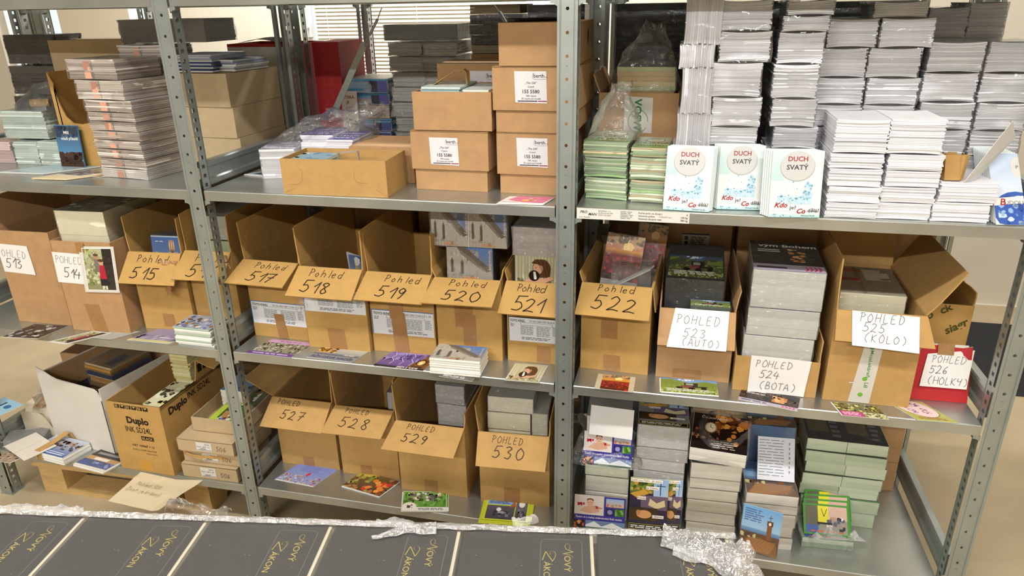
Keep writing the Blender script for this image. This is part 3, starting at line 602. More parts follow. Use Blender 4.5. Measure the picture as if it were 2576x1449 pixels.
def art_leaf(seed, cols, bg):
    def f(p, w, h): p.rect(0, 0, w, h, bg).blobs(0, 0, w, h, 60, w*.06, cols, seed)
    return f
art_dark = art_leaf(4, ['#2a2422', '#8a8a90', '#514a48', '#1a1614', '#b9b8b4', '#3c3230'], '#3a3230')
art_magazine = art_leaf(5, ['#4a5a86', '#8a6a3c', '#c3c8d4', '#6a7aa6', '#5a4a34', '#d9d4c4'], '#9aa4b8')
PAGE = ['#e9e6dc', '#e2dfd4', '#eeebe2']; PAGEG = ['#d3dcc6', '#cbd6c0', '#dbe2ce']; PAGEC = ['#e4dfc4', '#dcd7bb', '#eae5cb']
def sub(art, x, y, w, h):
    """art drawn only on the rectangle x, y, w, h (h or y negative: from the far edge)"""
    def f(p, W, H):
        yy = y if y >= 0 else H+y; ww = w or W
        q = Print(Plane(p.p.pt(x, yy), p.p.u, p.p.v), p.e, p.st); art(q, ww, h); k = len(p.m.v)
        p.m.v += q.m.v; p.m.f += [tuple(i+k for i in g) for g in q.m.f]; p.m.c += q.m.c; p.e = q.e
    return f
# ============================================================ middle shelf: the numbered cartons
FLAPCUT = 0.104
DESC = {515: 'carton marked Pohled 515 with peeling brown tape, balloon cards standing inside', 516: 'carton half hidden behind the upright, twisted tape at its rim, pale green cards inside',
 517: 'empty open carton marked Pohled 517 with a pasted toner label low on its front', 518: 'open carton marked Pohled 518 holding a tilted blue and white brochure', 519: 'open empty carton marked Pohled 519, toner label crossed by brown tape',
 520: 'carton marked Pohled 520 filled with church postcard bundles', 521: 'carton marked Pohled 521 filled with girl and dog postcards', 522: 'carton marked Pohled 522 filled with red poppy postcards',
 527: 'carton marked POHLED 527 with a brown flap reaching over the grey boxes', 528: 'empty carton marked POHLED 528 above an apple postcard', 529: 'carton marked POHLED 529 holding a column of grey bundles', 530: 'carton marked POHLED 530 holding cream wrapped bundles'}
def proj(p):
    d = Vector(p)-CAM_P; z = d.dot(FWD); return 1288+CAM_F*d.dot(RGT)/z, 724.5-CAM_F*d.dot(UPV)/z
def flap_deg(a, ang, h, L, v, x=0.0):
    """how far a front flap hangs so that its lower edge shows at photo row v"""
    best = min(range(100, 178), key=lambda g: abs(proj((a[0]+math.cos(ang)*x+math.sin(ang)*L*math.sin(math.radians(g)), a[1]+math.sin(ang)*x-math.cos(ang)*L*math.sin(math.radians(g)), a[2]+h+L*math.cos(math.radians(g))))[1]-v))
    return best
def numbered(no, a, w, ang, h, vflap, d=.38, L=FLAPCUT, sp=(.004, .004), up=(), m=M_CARDY, extra='', word='Pohled', ink='#2b1f16', fmat=None, tpos=(.22, .66, .26), npos=(.17, .17, .36), nadv=1.02, wadv=.86):
    a = Vector((a[0], a[1], a[2])); deg = flap_deg(a, ang, h, L, vflap)
    k = carton(DESC[no], a, w, ang, h, d, m=m, flaps=[('f', L, deg, sp, .004)]+list(up), name='numbered_carton', cat='box', group=None)
    p = Print(k.flap, 3e-4)
    W, H = k.fw, k.fl
    p.hand(word, W*tpos[0], H*(tpos[1]+.03), H*tpos[2]*.86, ink, wd=H*.018, seed=no, rot=-.02, adv=wadv); p.hand(str(no), W*npos[0], H*npos[1], H*npos[2], ink, wd=H*.03, adv=nadv, seed=no+9, rot=-.03, aspect=.78)
    p.build('handwriting', k.flap_ob); return k
def toner_label(k, x0, z0, w, h, name_txt, blue='#2f6aa8'):
    p = Print(k.front, 6e-4); p.rect(x0, z0, x0+w, z0+h, '#dfe1e4').rect(x0, z0+h*.97, x0+w, z0+h, blue).rect(x0, z0, x0+w*.012, z0+h, blue)
    p.text('TOYO KING.', x0+w*.03, z0+h*.8, h*.14, '#23252c', bold=.025, width=w*.3).text(name_txt, x0+w*.97, z0+h*.82, h*.1, '#4a4d55', 'r', bold=.01, width=min(w*.56, .0045*len(name_txt)))
    p.frame(x0+w*.24, z0+h*.68, x0+w*.86, z0+h*.78, h*.012, '#7a7d84').lines(x0+w*.24, z0+h*.28, x0+w*.5, z0+h*.66, 9, '#8d9097', seed=2, ragged=.08).lines(x0+w*.55, z0+h*.24, x0+w*.82, z0+h*.66, 10, '#8d9097', seed=3, ragged=.08)
    p.lines(x0+w*.86, z0+h*.3, x0+w*.97, z0+h*.7, 8, '#9a9da4', seed=5).lines(x0+w*.04, z0+h*.6, x0+w*.12, z0+h*.74, 3, '#777', seed=4).lines(x0+w*.26, z0+h*.08, x0+w*.9, z0+h*.2, 2, '#777a80', seed=7, ragged=.4)
    p.build('printed_label', k.t)
KS = {}
U = lambda L=.105, l=4, r=4, b=0: [('l', L, l), ('r', L, r)]+([('b', L, b)] if b else [])
# --- bay on the left
a, w, ang = Vector((-.815, .067, Z1)), .206, .02
k = KS[513] = carton('open cardboard carton with white sheet POHLED 513 on its front', a, w, ang, .317, .33, M_CARD2, 'numbered_carton', 'box', [('l', .1, 8), ('b', .13, 5)])
q = [front_x(V5(*c), a, ang) for c in ((40, 702), (290, 730), (215, 502), (-30, 478))]; sg = sheet(k.t, 'paper_sign', k.front, q, curl=.004)
p = Print(k.front, 1.3e-3, 2e-5, WARPS[sg.name]); o = front_x(V5(0, 572), a, ang); p.hand('POHLED', o[0]-.012, o[1], .024, '#8a8884', wd=.0011, seed=3, rot=-.06); o = front_x(V5(55, 665), a, ang); p.hand('513', o[0], o[1], .032, '#4a4846', wd=.0018, seed=13, rot=-.04); p.build('handwriting', sg)
a, w, ang = Vector((-.579, .045, Z1)), .207, .05
k = KS[514] = carton('open cardboard carton with sheet POHLED 514 and family photo card', a, w, ang, .302, .33, M_CARD2, 'numbered_carton', 'box', [('b', .1, 8)])
q = [front_x(V5(*c), a, ang) for c in ((465, 785), (675, 803), (640, 565), (410, 545))]; sg = sheet(k.t, 'paper_sign', k.front, q, curl=.003)
q = [front_x(V5(*c), a, ang) for c in ((685, 862), (957, 868), (897, 520), (625, 500))]; sheet(k.t, 'sample_card', k.front, q, col='#dcdad4', e=.003)
u = Vector((q[1][0]-q[0][0], 0, q[1][1]-q[0][1])); v = Vector((q[3][0]-q[0][0], 0, q[3][1]-q[0][1])); pl = Plane((q[0][0], -.0038, q[0][1]), u, v); pr = Print(pl, 1e-4); art_family(pr, u.length, v.length); pr.build('family_picture', k.t, M_GLOSSP)
p = Print(k.front, 1.3e-3, 2e-5, WARPS[sg.name]); o = front_x(V5(440, 625), a, ang); p.hand('POHLED', o[0], o[1], .022, '#94928e', wd=.0011, seed=5, rot=-.05, adv=.72); o = front_x(V5(510, 745), a, ang); p.hand('514', o[0], o[1], .031, '#4a4846', wd=.0018, seed=15, rot=-.05); p.build('handwriting', sg)
tape(k.t, k.front, .075, .002, .128, .095, -.012); tape(k.t, k.front, .09, .27, .118, .3, 0, e=.0042)
pile('thick bundle of family postcards sticking out of carton 514', (-.565, .075, Z1+.006), .05, .168, .245, .385, 26, cols=PAGEC, art=art_leaf(3, ['#5a5a30', '#3a2a28', '#8a9060', '#55302c', '#b0b48c'], '#6d6a44'), seed=3, jit=.003)
KS[515] = numbered(515, (-.352, .1, Z1), .178, .06, .262, V5(940, 795)[1], up=U(.11, 2, 1), m=M_CARDY, sp=(.006, .004))
tape(KS[515].t, KS[515].front, .07, .012, .11, .056, .0)
b = MB(); b.grid(lambda u, v: (.115+u*.06+.006*noise.noise(Vector((u*4, v*4, 1))), -.02-.02*math.sin(u*3)*v-.012*noise.noise(Vector((u*5, v*5, 2))), .245-v*.085*(1+.3*math.sin(u*5))), 10, 10)
b.build('peeled_tape', M_TAPE, KS[515].t)
t = pile('bundle of blue hot air balloon postcards standing in carton 515', (-.33, .225, Z1+.008), 0, .138, .27, .075, 30, col='#8aa0b8', art=sub(art_balloon, 0, -.085, 0, .085), seed=4, rot=(PI/2-.1, 0, .06))
KS[516] = numbered(516, (-.17, .125, Z1), .152, .06, .268, V5(1410, 765)[1], up=U(.115, 1, 1), m=M_CARDY, sp=(.006, .012), tpos=(.3, .62, .28), npos=(.24, .12, .4))
b = MB(); b.tube((0.14, -.02, .262), (.163, -.03, .225), .008, 7, r2=.004); b.tube((0.163, -.03, .225), (.13, -.05, .205), .004, 6, r2=.002); b.build('twisted_tape', M_TAPE, KS[516].t)
pile('pale green postcard bundle standing in carton 516', (-.155, .175, Z1+.006), .06, .115, .17, .28, 22, cols=['#b7c79c', '#c3cfa8', '#a9bc90'], top='#b5c79c', seed=8)
pile('grey wrapped postcard bundle lying on the pale green one in carton 516', (-.152, .18, Z1+.2885), .06, .11, .16, .075, 14, cols=['#b9b6a0', '#aaa892'], seed=9, wm=M_FILM2)
pile('grey wrapped bundle of cards at the back behind carton 515', (-.345, .5, Z1), .05, .2, .09, .42, 30, cols=['#a8a59c', '#98958c'], seed=12)
t = pile_px('stack of magazines with blue landscape covers beside the rack upright', V5(1405, 1278), V5(1690, 1310), Z1, .09, .06, 9, cols=['#efece4', '#f3f0e8', '#e6e3da'], art=art_magazine, seed=2, wrap=False, jit=.003, name='magazine_stack', cover_every=3, cover='#a9b9a4')
card('dark postcard of a night scene lying before carton 513', V5(20, 1225), V5(300, 1240), Z1, .1, art_dark, n=2, seed=3, sh=.03)
card('postcard of two children in red lying before carton 514', V5(385, 1262), V5(580, 1288), Z1, .1, lambda p, w, h: (p.rect(0, 0, w, h, '#cfc6ae'), art_family(p, w, h)), seed=4, sh=.075, wd=.07)
card('hot air balloon postcard lying before carton 515', V5(1003, 1246), V5(1338, 1278), Z1, .095, lambda p, w, h: (p.rect(0, 0, w, h, '#8d86a8').rect(0, 0, w, h*.14, '#c9c488').blobs(0, h*.14, w, h*.5, 30, w*.06, ['#7a7690', '#a6a2b4', '#8f8a9c'], 3).ell(w*.72, h*.7, w*.06, h*.14, '#c98d5a').lines(w*.5, h*.3, w*.9, h*.4, 1, '#dcd8e8')), seed=5, sh=.05)
card('small plain grey card lying before carton 514', V5(705, 1228), V5(880, 1245), Z1, .07, None, col='#a8a79e', seed=5, sh=.05, th=.0006)
# --- middle bay
KS[517] = numbered(517, (.03, .122, Z1), .186, -.03, .253, V6(25, 560)[1], up=U(.115, 3, 2), sp=(.004, .0), npos=(.3, .16, .36), tpos=(.3, .66, .26))
toner_label(KS[517], .0, .045, .186, .075, 'TK HU NEO ERP CYAN LZ 2. 5K'); tape(KS[517].t, KS[517].front, .085, .002, .118, .082, -.008, e=.0013)
KS[518] = numbered(518, (.238, .081, Z1), .198, .0, .26, V6(485, 655)[1], up=U(.115, 3, 1), sp=(.004, 0))
toner_label(KS[518], .0, .12, .196, .075, 'CYAN LZ 2. 5K'); tape(KS[518].t, KS[518].front, .07, .002, .125, .068, -.004)
b = MB(); b.grid(lambda u, v: (-.012+.03*u+.006*noise.noise(Vector((u*5, v*6, 4))), -.012-.012*noise.noise(Vector((u*4, v*5, 1))), .17-.05*v), 6, 6); b.build('loose_tape', M_FILM, KS[518].t)
t = thing('brochure', 'blue and white brochure leaning up inside carton 518', 'brochure', (.328, .13, Z1+.006), .05); b = MB(); b.slab((0, .12, 0), (.08, .1, 0), (.085, .02, .262), (.02, .04, .272), .004, '#c8ccd2'); b.build('leaves', M_PAGES, t)
p = Print(Plane((0, .12, 0), (.08, -.02, 0), (.03, -.09, .272)), 2e-4); p.rect(.0, .15, .075, .285, '#9aa4b4', '#5f78a8').blobs(.02, .2, .07, .28, 12, .015, ['#e8e4d8', '#3f5a94', '#c9a45a'], 3).rect(.06, .15, .075, .285, '#4a6aa8'); p.build('cover_print', t, M_GLOSSP)
pile('low bundle of brochures on the bottom of carton 518', (.25, .29, Z1+.006), 0, .17, .15, .1, 12, cols=PAGE, seed=33)
KS[519] = numbered(519, (.442, .096, Z1), .195, .005, .252, V6(975, 685)[1], up=U(.115, 3, 1), sp=(.006, 0), tpos=(.34, .66, .26), npos=(.28, .16, .36))
toner_label(KS[519], .002, .058, .19, .078, 'TK HU NEO ERP CYAN LZ 2. 5K'); tape(KS[519].t, KS[519].front, .068, .002, .112, .13, -.006, e=.0013); tape(KS[519].t, KS[519].front, .06, .11, .102, .2, -.004, e=.002)
KS[520] = numbered(520, (.645, .096, Z1), .19, .03, .248, V6(1475, 710)[1], up=[('l', .03, 20), ('r', .03, 14)], sp=(.012, -.004), tpos=(.3, .68, .26), npos=(.26, .16, .36))
tape(KS[520].t, KS[520].front, .055, .1, .108, .22, -.004); tape(KS[520].t, KS[520].front, .078, .045, .115, .14, -.001, e=.0012)
KS[521] = numbered(521, (.848, .112, Z1), .15, .0, .246, V6(2025, 785)[1], up=[('l', .03, 12), ('r', .06, 2)], sp=(.006, .006), tpos=(.24, .68, .26), npos=(.2, .12, .42), nadv=.76, wadv=.62)
toner_label(KS[521], .004, .065, .146, .075, 'TK HU NEO ERP BLACK LZ', '#2a2a2e'); tape(KS[521].t, KS[521].front, .085, .002, .125, .055)
pile('bundle of church postcards standing in carton 520 with turned picture', (.668, .215, Z1+.006), 0, .133, .318, .085, 30, col='#23222a', art=sub(art_church, 0, -.1, 0, .1), seed=21, rot=(PI/2-.04, 0, .02))
pile('wrapped bundle with two church pictures side by side on carton 520', (.63, .215, Z1+.326), 0, .215, .116, .085, 30, col='#8f8a80', art=art_church2, seed=22, rot=(PI/2-.03, 0, .02), wm=M_FILM)
pile('bundle of girl and dog postcards standing in carton 521', (.862, .235, Z1+.006), 0, .13, .295, .085, 30, col='#b0a898', art=sub(art_girl, 0, -.1, 0, .1), seed=23, rot=(PI/2-.05, 0, 0))
pile('grey shrink wrapped bundle lying on the girl and dog postcards', (.858, .16, Z1+.305), 0, .145, .15, .082, 20, cols=['#a79a90', '#b5a89e'], top='#6a5a52', seed=24, wm=M_FILM2)
card('postcard with purple band and old crowd photo before carton 517', V6(168, 1078), V6(500, 1113), Z1, .1, art_purple, seed=6, sh=.03)
card('hope postcard of rainbow and grey sky before carton 518', V6(617, 1108), V6(950, 1148), Z1, .085, art_hope, seed=7, sh=.02)
card('storm postcard with lightning and oil lamp before carton 519', V6(1108, 1172), V6(1470, 1212), Z1, .1, art_storm, seed=8, sh=.02)
pile_px('neat stack of church postcards on the shelf before carton 520', V6(1530, 1225), V6(1900, 1258), Z1, .088, .048, 14, cols=PAGE, art=art_church, seed=31, wrap=False, jit=.0015, name='postcard_stack', cat='stack')
card('church postcard peeking out under the church postcard stack', V6(1590, 1250), V6(1838, 1290), Z1-.0, .02, lambda p, w, h: p.rect(0, 0, w, h, '#5b5a58').lines(w*.1, h*.2, w*.9, h*.8, 2, '#c9c6c0'), seed=9)
card('postcard of girl hugging dog lying before carton 521', V6(2075, 1280), V6(2330, 1300), Z1, .1, art_girl, seed=10, sh=.012)
# --- right bay
KS[522] = numbered(522, (1.058, .108, Z1), .187, -.05, .258, V7(150, 668)[1], up=[('l', .03, 16), ('r', .07, 173)], sp=(.002, .002), tpos=(.24, .75, .24), npos=(.19, .22, .4), d=.34)
tape(KS[522].t, KS[522].front, .055, .1, .1, .155); tape(KS[522].t, KS[522].front, .065, .002, .112, .05, -.002)
pile('bundle of red poppy postcards leaning left in carton 522', (1.075, .25, Z1+.006), 0, .105, .31, .06, 24, col='#c9c6c2', art=sub(art_poppy, 0, -.13, 0, .13), seed=41, rot=(PI/2-.3, .1, -.05), wm=M_FILM)
pile('bundle of red poppy postcards leaning right in carton 522', (1.155, .36, Z1+.006), 0, .085, .31, .06, 24, col='#a9a6a2', art=sub(art_poppy, 0, -.13, 0, .13), seed=42, rot=(PI/2-.3, .12, .1), wm=M_FILM)
t = thing('postcard_sleeve', 'clear plastic sleeve with white cards tilted at the rim of carton 522', 'sleeve', (1.135, .135, Z1+.235), .0)
b = MB()
for i in range(5): b.slab((.0+.002*i, .0+.007*i, 0), (.1+.002*i, .012+.007*i, .055), (.1+.002*i, .012+.007*i, .059), (.0+.002*i, .0+.007*i, .004), .006, '#cfcdc8')
b.build('leaves', M_PAGES, t); film_box(t, .1, .045, .07, .002, .006, 5)
KS[523] = k = carton('open cardboard carton with white sheet POHLED 523 (AUTO) on its flap', (1.266, .098, Z1), .193, .0, .205, .36, M_CARD2, 'numbered_carton', 'box', [('f', .1, flap_deg((1.266, .098, Z1), 0, .205, .1, V7(757, 890)[1]), (.0, .0), .003), ('r', .06, 8), ('l', .02, 0)])
def sign(k, lines, corners, seed, ink='#6a6866', wd=.0012):
    sg = sheet(k.flap_ob, 'paper_sign', k.flap, corners, e=.0006, curl=.003, seed=seed); p = Print(k.flap, 1.4e-3, 2e-5, WARPS[sg.name])
    for tx, x, y, sz in lines: p.hand(tx, x, y, sz, ink, wd=wd, seed=seed, rot=-.01, adv=.86); seed += 1
    p.build('handwriting', k.t)
sign(k, [('POHLED', .043, .062, .022), ('523', .062, .026, .024), ('(AUTO)', .06, .004, .019)], [(.024, -.004), (.172, -.004), (.176, .102), (.04, .102)], 523)
tape(k.t, k.front, .045, .004, .12, .03)
pile('bundle of vintage car postcards lying on top in carton 523', (1.278, .2, Z1+.006), .0, .15, .22, .26, 26, col='#3a3a34', art=sub(art_tractor, .003, .012, .144, .13), seed=43, rot=(.12, 0, -.02), wm=M_FILM)
pile('small bundle of vintage car postcards at the front of carton 523', (1.345, .115, Z1+.006), 0, .1, .04, .205, 20, col='#5a6a58', art=art_tractor, seed=44, wm=M_FILM)
b = MB()
KS[524] = k = carton('low cardboard tray carton under POHLED 524 (BOTA) sign', (1.466, .066, Z1), .205, -.02, .1, .3, M_CARD, 'numbered_carton', 'box', [('r', .06, 0)], hs=.1)
pl = k.front; sg = sheet(k.t, 'paper_sign', pl, [(.038, .002), (.176, .002), (.183, .104), (.038, .106)], curl=.004, seed=3); p = Print(pl, 1.4e-3, 2e-5, WARPS[sg.name]); p.hand('POHLED', .05, .076, .019, '#6a6866', wd=.0012, seed=4); p.hand('524', .062, .045, .021, '#5a5856', wd=.0013, seed=5); p.hand('(BOTA)', .064, .014, .019, '#5a5856', wd=.0012, seed=6); p.build('handwriting', sg)
BW = '#d9d8d2'
for i, (z0, h, x) in enumerate(((.008, .145, 1.483), (.155, .075, 1.487), (.2325, .1, 1.488))):
    pile(['tall wrapped bundle of boot postcards standing in the 524 tray', 'middle wrapped bundle of boot postcards in the 524 tray', 'topmost wrapped bundle of boot postcards in the 524 tray'][i], (x, .085, Z1+z0), -.03, .168, .235, h, int(h*260), cols=['#d5d6d0', '#dcdcd6', '#cfd0ca'], art=art_shoes, seed=50+i, wm=M_FILM, jit=.0008)
KS[525] = k = carton('large cardboard carton with POHLED 525 (KOLO) sign on its flap', (1.687, .06, Z1), .2, -.02, .25, .36, M_CARD, 'numbered_carton', 'box', [('f', .075, flap_deg((1.687, .06, Z1), -.02, .25, .075, V8(435, 800)[1]), (.0, .02), .003), ('l', .13, 2), ('r', .13, 31, 0, .004), ('b', .1, 6)])
sign(k, [('POHLED', .05, .052, .02), ('525', .058, .028, .021), ('(KOLO)', .062, .004, .019)], [(.038, -.008), (.185, -.014), (.182, .072), (.034, .076)], 525)
p = Print(k.front, 8e-4); p.poly([(.06, .002), (.11, .002), (.118, .165), (.076, .165)], '#cfcbc2').text('MojaLekáreň', .092, .15, .011, '#3f8a4c', rot=-PI/2, bold=.02, width=.075).ell(.094, .158, .006, .006, '#3f8a4c').ell(.09, .07, .006, .006, '#6fae3c').text('Lél', .091, .06, .013, '#3f8a4c', rot=-PI/2, bold=.02).ell(.086, .025, .006, .006, '#6fae3c').rect(.055, .055, .075, .058, '#cfcbc2'); p.build('pharmacy_tape', k.t, M_GLOSSP)
pile('thick bundle of bicycle postcards with red stripes on carton 525', (1.705, .13, Z1+.205), -.04, .15, .2, .065, 18, cols=PAGEC, art=lambda p, w, h: p.rect(0, 0, w, h, '#b9b098').rect(w*.35, 0, w*.42, h, '#a08c6c').rect(0, h*.45, w*.4, h*.55, '#b02a24').rect(0, h*.8, w*.5, h*.9, '#a8482e').rect(w*.5, h*.5, w*.9, h*.9, '#a89c86'), seed=61, wm=M_FILM)
for i in range(3): pile('white postcard bundle standing on edge inside carton 525', (1.70+.06*i, .08+.002*i, Z1+.006), 0, .055, .26, .197, 12, cols=['#d3ccc0', '#c9c2b6'], seed=62+i, group='white bundles inside carton 525', wm=M_FILM)
# printed carton behind, red envelope with the 526 sign
k = carton('torn cardboard carton printed with repeated green lettering beside carton 525', (1.902, .19, Z1), .132, .0, .232, .25, M_CARDY, 'cardboard_box', 'box', [('r', .03, 2, 0, .003)], hs=.235)
p = Print(k.front, 5e-4)
for i, (tx, x, y) in enumerate((('esko', .0, .165), ('eschl', .004, .11), ('ck', .062, .205), ('siagr', .082, .15), ('eavalyne', .0, .03), ('eschl', .06, .045), ('u', .1, .1))): p = Print(k.front, 5e-4, clip=(.002, .002, .13, .23)); p.text(tx, x, y, .03, '#4a4a1c', rot=.6, bold=.03, shear=.2); p.build('printed_word', k.t)
pile('green postcard bundle standing inside the printed torn carton', (1.915, .23, Z1+.006), 0, .06, .1, .24, 14, cols=['#8f9a5c', '#b0b890', '#d5d4c8'], seed=66)
t = thing('envelope', 'red cardboard envelope leaning on the printed carton', 'envelope', (1.888, .104, Z1+.001), .0); b = MB()
q = [(0, 0, 0), (.148, .004, 0), (.152, .055, .125), (.022, .065, .13)]
def _env(off):
    return lambda u, v: tuple(Vector(lerp(lerp(q[0], q[1], u), lerp(q[3], q[2], u), v))+Vector((0, -off, .008*max(0, u-.8)*5*v*v)))
b.grid(_env(.0), 6, 6, '#b3262a'); b.grid(lambda u, v: _env(-.0015)(1-u, v), 6, 6, '#e8e4e0'); b.build('envelope_body', M_PRINT, t)
pl = Plane((0, 0, 0), (1, .02, 0), (.012, .065, .13)); p = Print(pl, .0012); p.poly([(.004, .128), (.132, .128), (.135, .146), (.006, .146)], '#dedad6'); p.build('envelope_flap', t)
sg = sheet(t, 'paper_sign', pl, [(.03, .035), (.138, .035), (.146, .135), (.04, .118)], e=.007, curl=.004, seed=1); p = Print(pl, .0078, 2e-5, WARPS[sg.name]); p.hand('POHLED', .05, .098, .018, '#7a7876', wd=.0012, seed=8, adv=.75); p.hand('526', .048, .07, .019, '#5a5870', wd=.0013, seed=9); p.hand('(HOLKY)', .046, .043, .018, '#6a6866', wd=.0012, seed=11, adv=.75); p.build('handwriting', sg)
tape(t, pl, .062, .118, .1, .148, e=.009)
card('poppy sunset postcard in a pale mount before carton 522', V7(275, 1210), V7(560, 1240), Z1, .082, lambda p, w, h: (p.rect(0, 0, w, h, '#c6b89c'), sub(art_poppy, w*.14, 0, w*.72, h)(p, w, h)), seed=11, sh=.0)
card('small pile of vintage car postcards lying before carton 523', V7(760, 1240), V7(1180, 1272), Z1, .075, art_tractor, n=4, seed=12)
card('boot postcard with pink arrows lying before the 524 tray', V7(1322, 1290), V8(150, 1278), Z1, .07, art_shoes, seed=13)
card('bicycle postcard with magenta box lying before carton 525', V8(455, 1305), V8(770, 1335), Z1, .06, art_bike, n=2, seed=14, sh=-.015)
card('green postcard with lavender oval lying before the red envelope', V8(960, 1335), V8(1242, 1358), Z1, .09, art_lavender, seed=15, sh=-.055)
# ============================================================ upper shelf
def lidded(label, a, w, ang, h, d, lid=.105, name='lidded_box', m=M_CARD2, over=.006, group=None):
    k = carton(label, (a[0], a[1], a[2]), w, ang, h-.002, d, m, name, 'box', (), closed=True, group=group); T = k.t; e = over
    L = MB(); z0, z1 = h-lid, h; mm = .003
    L.slab((-e, -e, z0), (w+e, -e, z0), (w+e, -e, z1), (-e, -e, z1), mm); L.slab((-e, d+e, z0), (-e, -e+mm, z0), (-e, -e+mm, z1), (-e, d+e, z1), mm)
    L.slab((w+e, -e+mm, z0), (w+e, d+e, z0), (w+e, d+e, z1), (w+e, -e+mm, z1), mm); L.slab((w+e, d+e, z0), (-e, d+e, z0), (-e, d+e, z1), (w+e, d+e, z1), mm)
    L.slab((-e, -e, z1+.0003), (w+e, -e, z1+.0003), (w+e, d+e, z1+.0003), (-e, d+e, z1+.0003), mm); L.build('lid', m, T)
    k.lid = Plane((0, -e, z0), (1, 0, 0), (0, 0, 1)); return k
def berth_label(T, pl, x, y, w=.078, h=.07):
    sg = sheet(T, 'printed_label', pl, [(x, y), (x+w, y-.002), (x+w-.002, y+h), (x-.002, y+h)], col='#dcdadc', e=.0004); p = Print(pl, 9e-4)
    p.text('berth', x+w*.58, y+h*.8, h*.17, '#2c2c30', bold=.01).line(smooth_line([(x+w*.58, y+h*.95), (x+w*.545, y+h*.86), (x+w*.56, y+h*.77), (x+w*.7, y+h*.74), (x+w*.97, y+h*.75)], 4), h*.008, '#55555a').text('oHG', x+w*.92, y+h*.8, h*.05, '#444')
    p.text('„The Gift”', x+w*.5, y+h*.6, h*.095, '#26262a', 'c', .005, .2).text('Czech', x+w*.5, y+h*.48, h*.09, '#26262a', 'c').text('155 5580', x+w*.5, y+h*.3, h*.16, '#202024', 'c', .012).text('500 copies', x+w*.5, y+h*.19, h*.08, '#26262a', 'c').text('25 copies per bundle', x+w*.5, y+h*.1, h*.078, '#26262a', 'c')
    p.rect(x+w*.08, y+h*.03, x+w*.7, y+h*.06, '#2a2a34').rect(x+w*.72, y+h*.03, x+w*.99, y+h*.06, '#8a1f46'); p.build('label_print', sg)
# --- middle bay, boxes of gift booklets
k = lidded('lidded carton with The Gift label under the open booklet carton', (.603, .117, Z2), .2, -.02, .157, .24, .1); berth_label(k.t, k.lid, .048, .014)
k = carton('open carton heaped with colourful gift booklets on a lidded carton', (.609, .112, Z2+.159), .21, .0, .097, .24, M_CARD2)
GIFT = lambda p, w, h: p.rect(0, 0, w, h, '#d5e2e0').blobs(0, 0, w, h, 14, w*.14, ['#2f8fa0', '#e0b23c', '#d8d4c8', '#2a6f84', '#f2efe6'], 3)
pile('bundle of gift booklets in a kraft paper band', (.623, .14, Z2+.164), .0, .105, .16, .1, 18, cols=['#cfdcd8', '#dfe6e0', '#9cb8b8'], art=GIFT, seed=71, wrap=False, jit=.003, name='booklet_bundle')
pile('loose teal gift booklets beside the kraft band bundle', (.737, .13, Z2+.164), .0, .068, .16, .095, 14, cols=['#cfdcd8', '#e6e2d4', '#7c9c98'], art=GIFT, seed=72, wrap=False, jit=.004, name='booklet_bundle')
t = thing('paper_band', 'curled kraft paper band standing on the gift booklets', 'paper band', (.64, .2, Z2+.265), .0); b = MB(); path = [(0, 0, 0), (.02, 0, .012), (.06, .0, .034), (.085, .0, .04), (.094, .0, .032), (.094, .0, .002)]
for i in range(len(path)-1):
    q, r = path[i], path[i+1]; b.slab((q[0], -.012, q[2]), (r[0], -.012, r[2]), (r[0], .014, r[2]), (q[0], .014, q[2]), .0012)
b.build('band', M_CARD, t)
k = lidded('lidded carton with The Gift label at the bottom beside the upright', (.838, .112, Z2), .164, -.02, .158, .28, .106); berth_label(k.t, k.lid, .048, .022, .08, .072)
k = lidded('lidded carton with The Gift label in the middle of the stack by the upright', (.832, .108, Z2+.159), .2, -.02, .159, .28, .104); berth_label(k.t, k.lid, .052, .02, .08, .074)
k = carton('topmost plain closed carton on the stack by the upright', (.843, .106, Z2+.3195), .194, .0, .099, .29, M_CARD2, closed=True)
p = Print(Plane((.194, 0, 0), (0, 1, 0), (0, 0, 1)), 3e-4); p.ell(.18, .06, .012, .02, '#3a2716'); p.build('hand_hole', k.t)
card('dark leaflet lying on the topmost plain carton', (1300, 52), (1392, 50), Z2+.4205, .15, None, name='leaflet', col='#3a3634', wd=.15, n=3)
k = carton('closed carton with a half hidden Gift label behind the open booklet carton', (.592, .37, Z2+.155), .188, .0, .15, .17, M_CARD2, closed=True); berth_label(k.t, k.front, .1, .04, .085, .09)
carton('plain carton at the back under the half hidden Gift carton', (.592, .37, Z2), .188, .0, .154, .17, M_CARD2, closed=True)
# tray at the front, flat box behind it
k = carton('shallow open cardboard tray at the shelf edge holding a few booklets', (.27, .006, Z2), .292, .03, .095, .15, M_CARD)
for pts in ([(.018, .026), (.044, .028), (.056, .038), (.06, .066), (.05, .07)], [(.205, .068), (.204, .046), (.21, .038), (.238, .036)], [(.004, .005), (.03, .016)], [(.262, .02), (.29, .003)]):
    p = Print(k.front, 3e-4); p.line(pts, .0009, '#9c7a48'); p.build('fold_crease', k.t)
pile('small stack of green and blue booklets in the shallow tray', (.283, .03, Z2+.006), .03, .1, .1, .082, 12, cols=['#a9bfa4', '#d5dccb', '#8fb0bc'], art=lambda p, w, h: p.rect(0, 0, w, h, '#8fb3cc').blobs(0, 0, w, h, 20, w*.1, ['#dfe6e4', '#5f94b8', '#b9c98c'], 3), seed=73, wrap=False, name='booklet_bundle', jit=.003)
t = thing('plastic_strap', 'clear plastic strap loop standing in the shallow tray', 'strap', (.4, .07, Z2+.006), .05); b = MB()
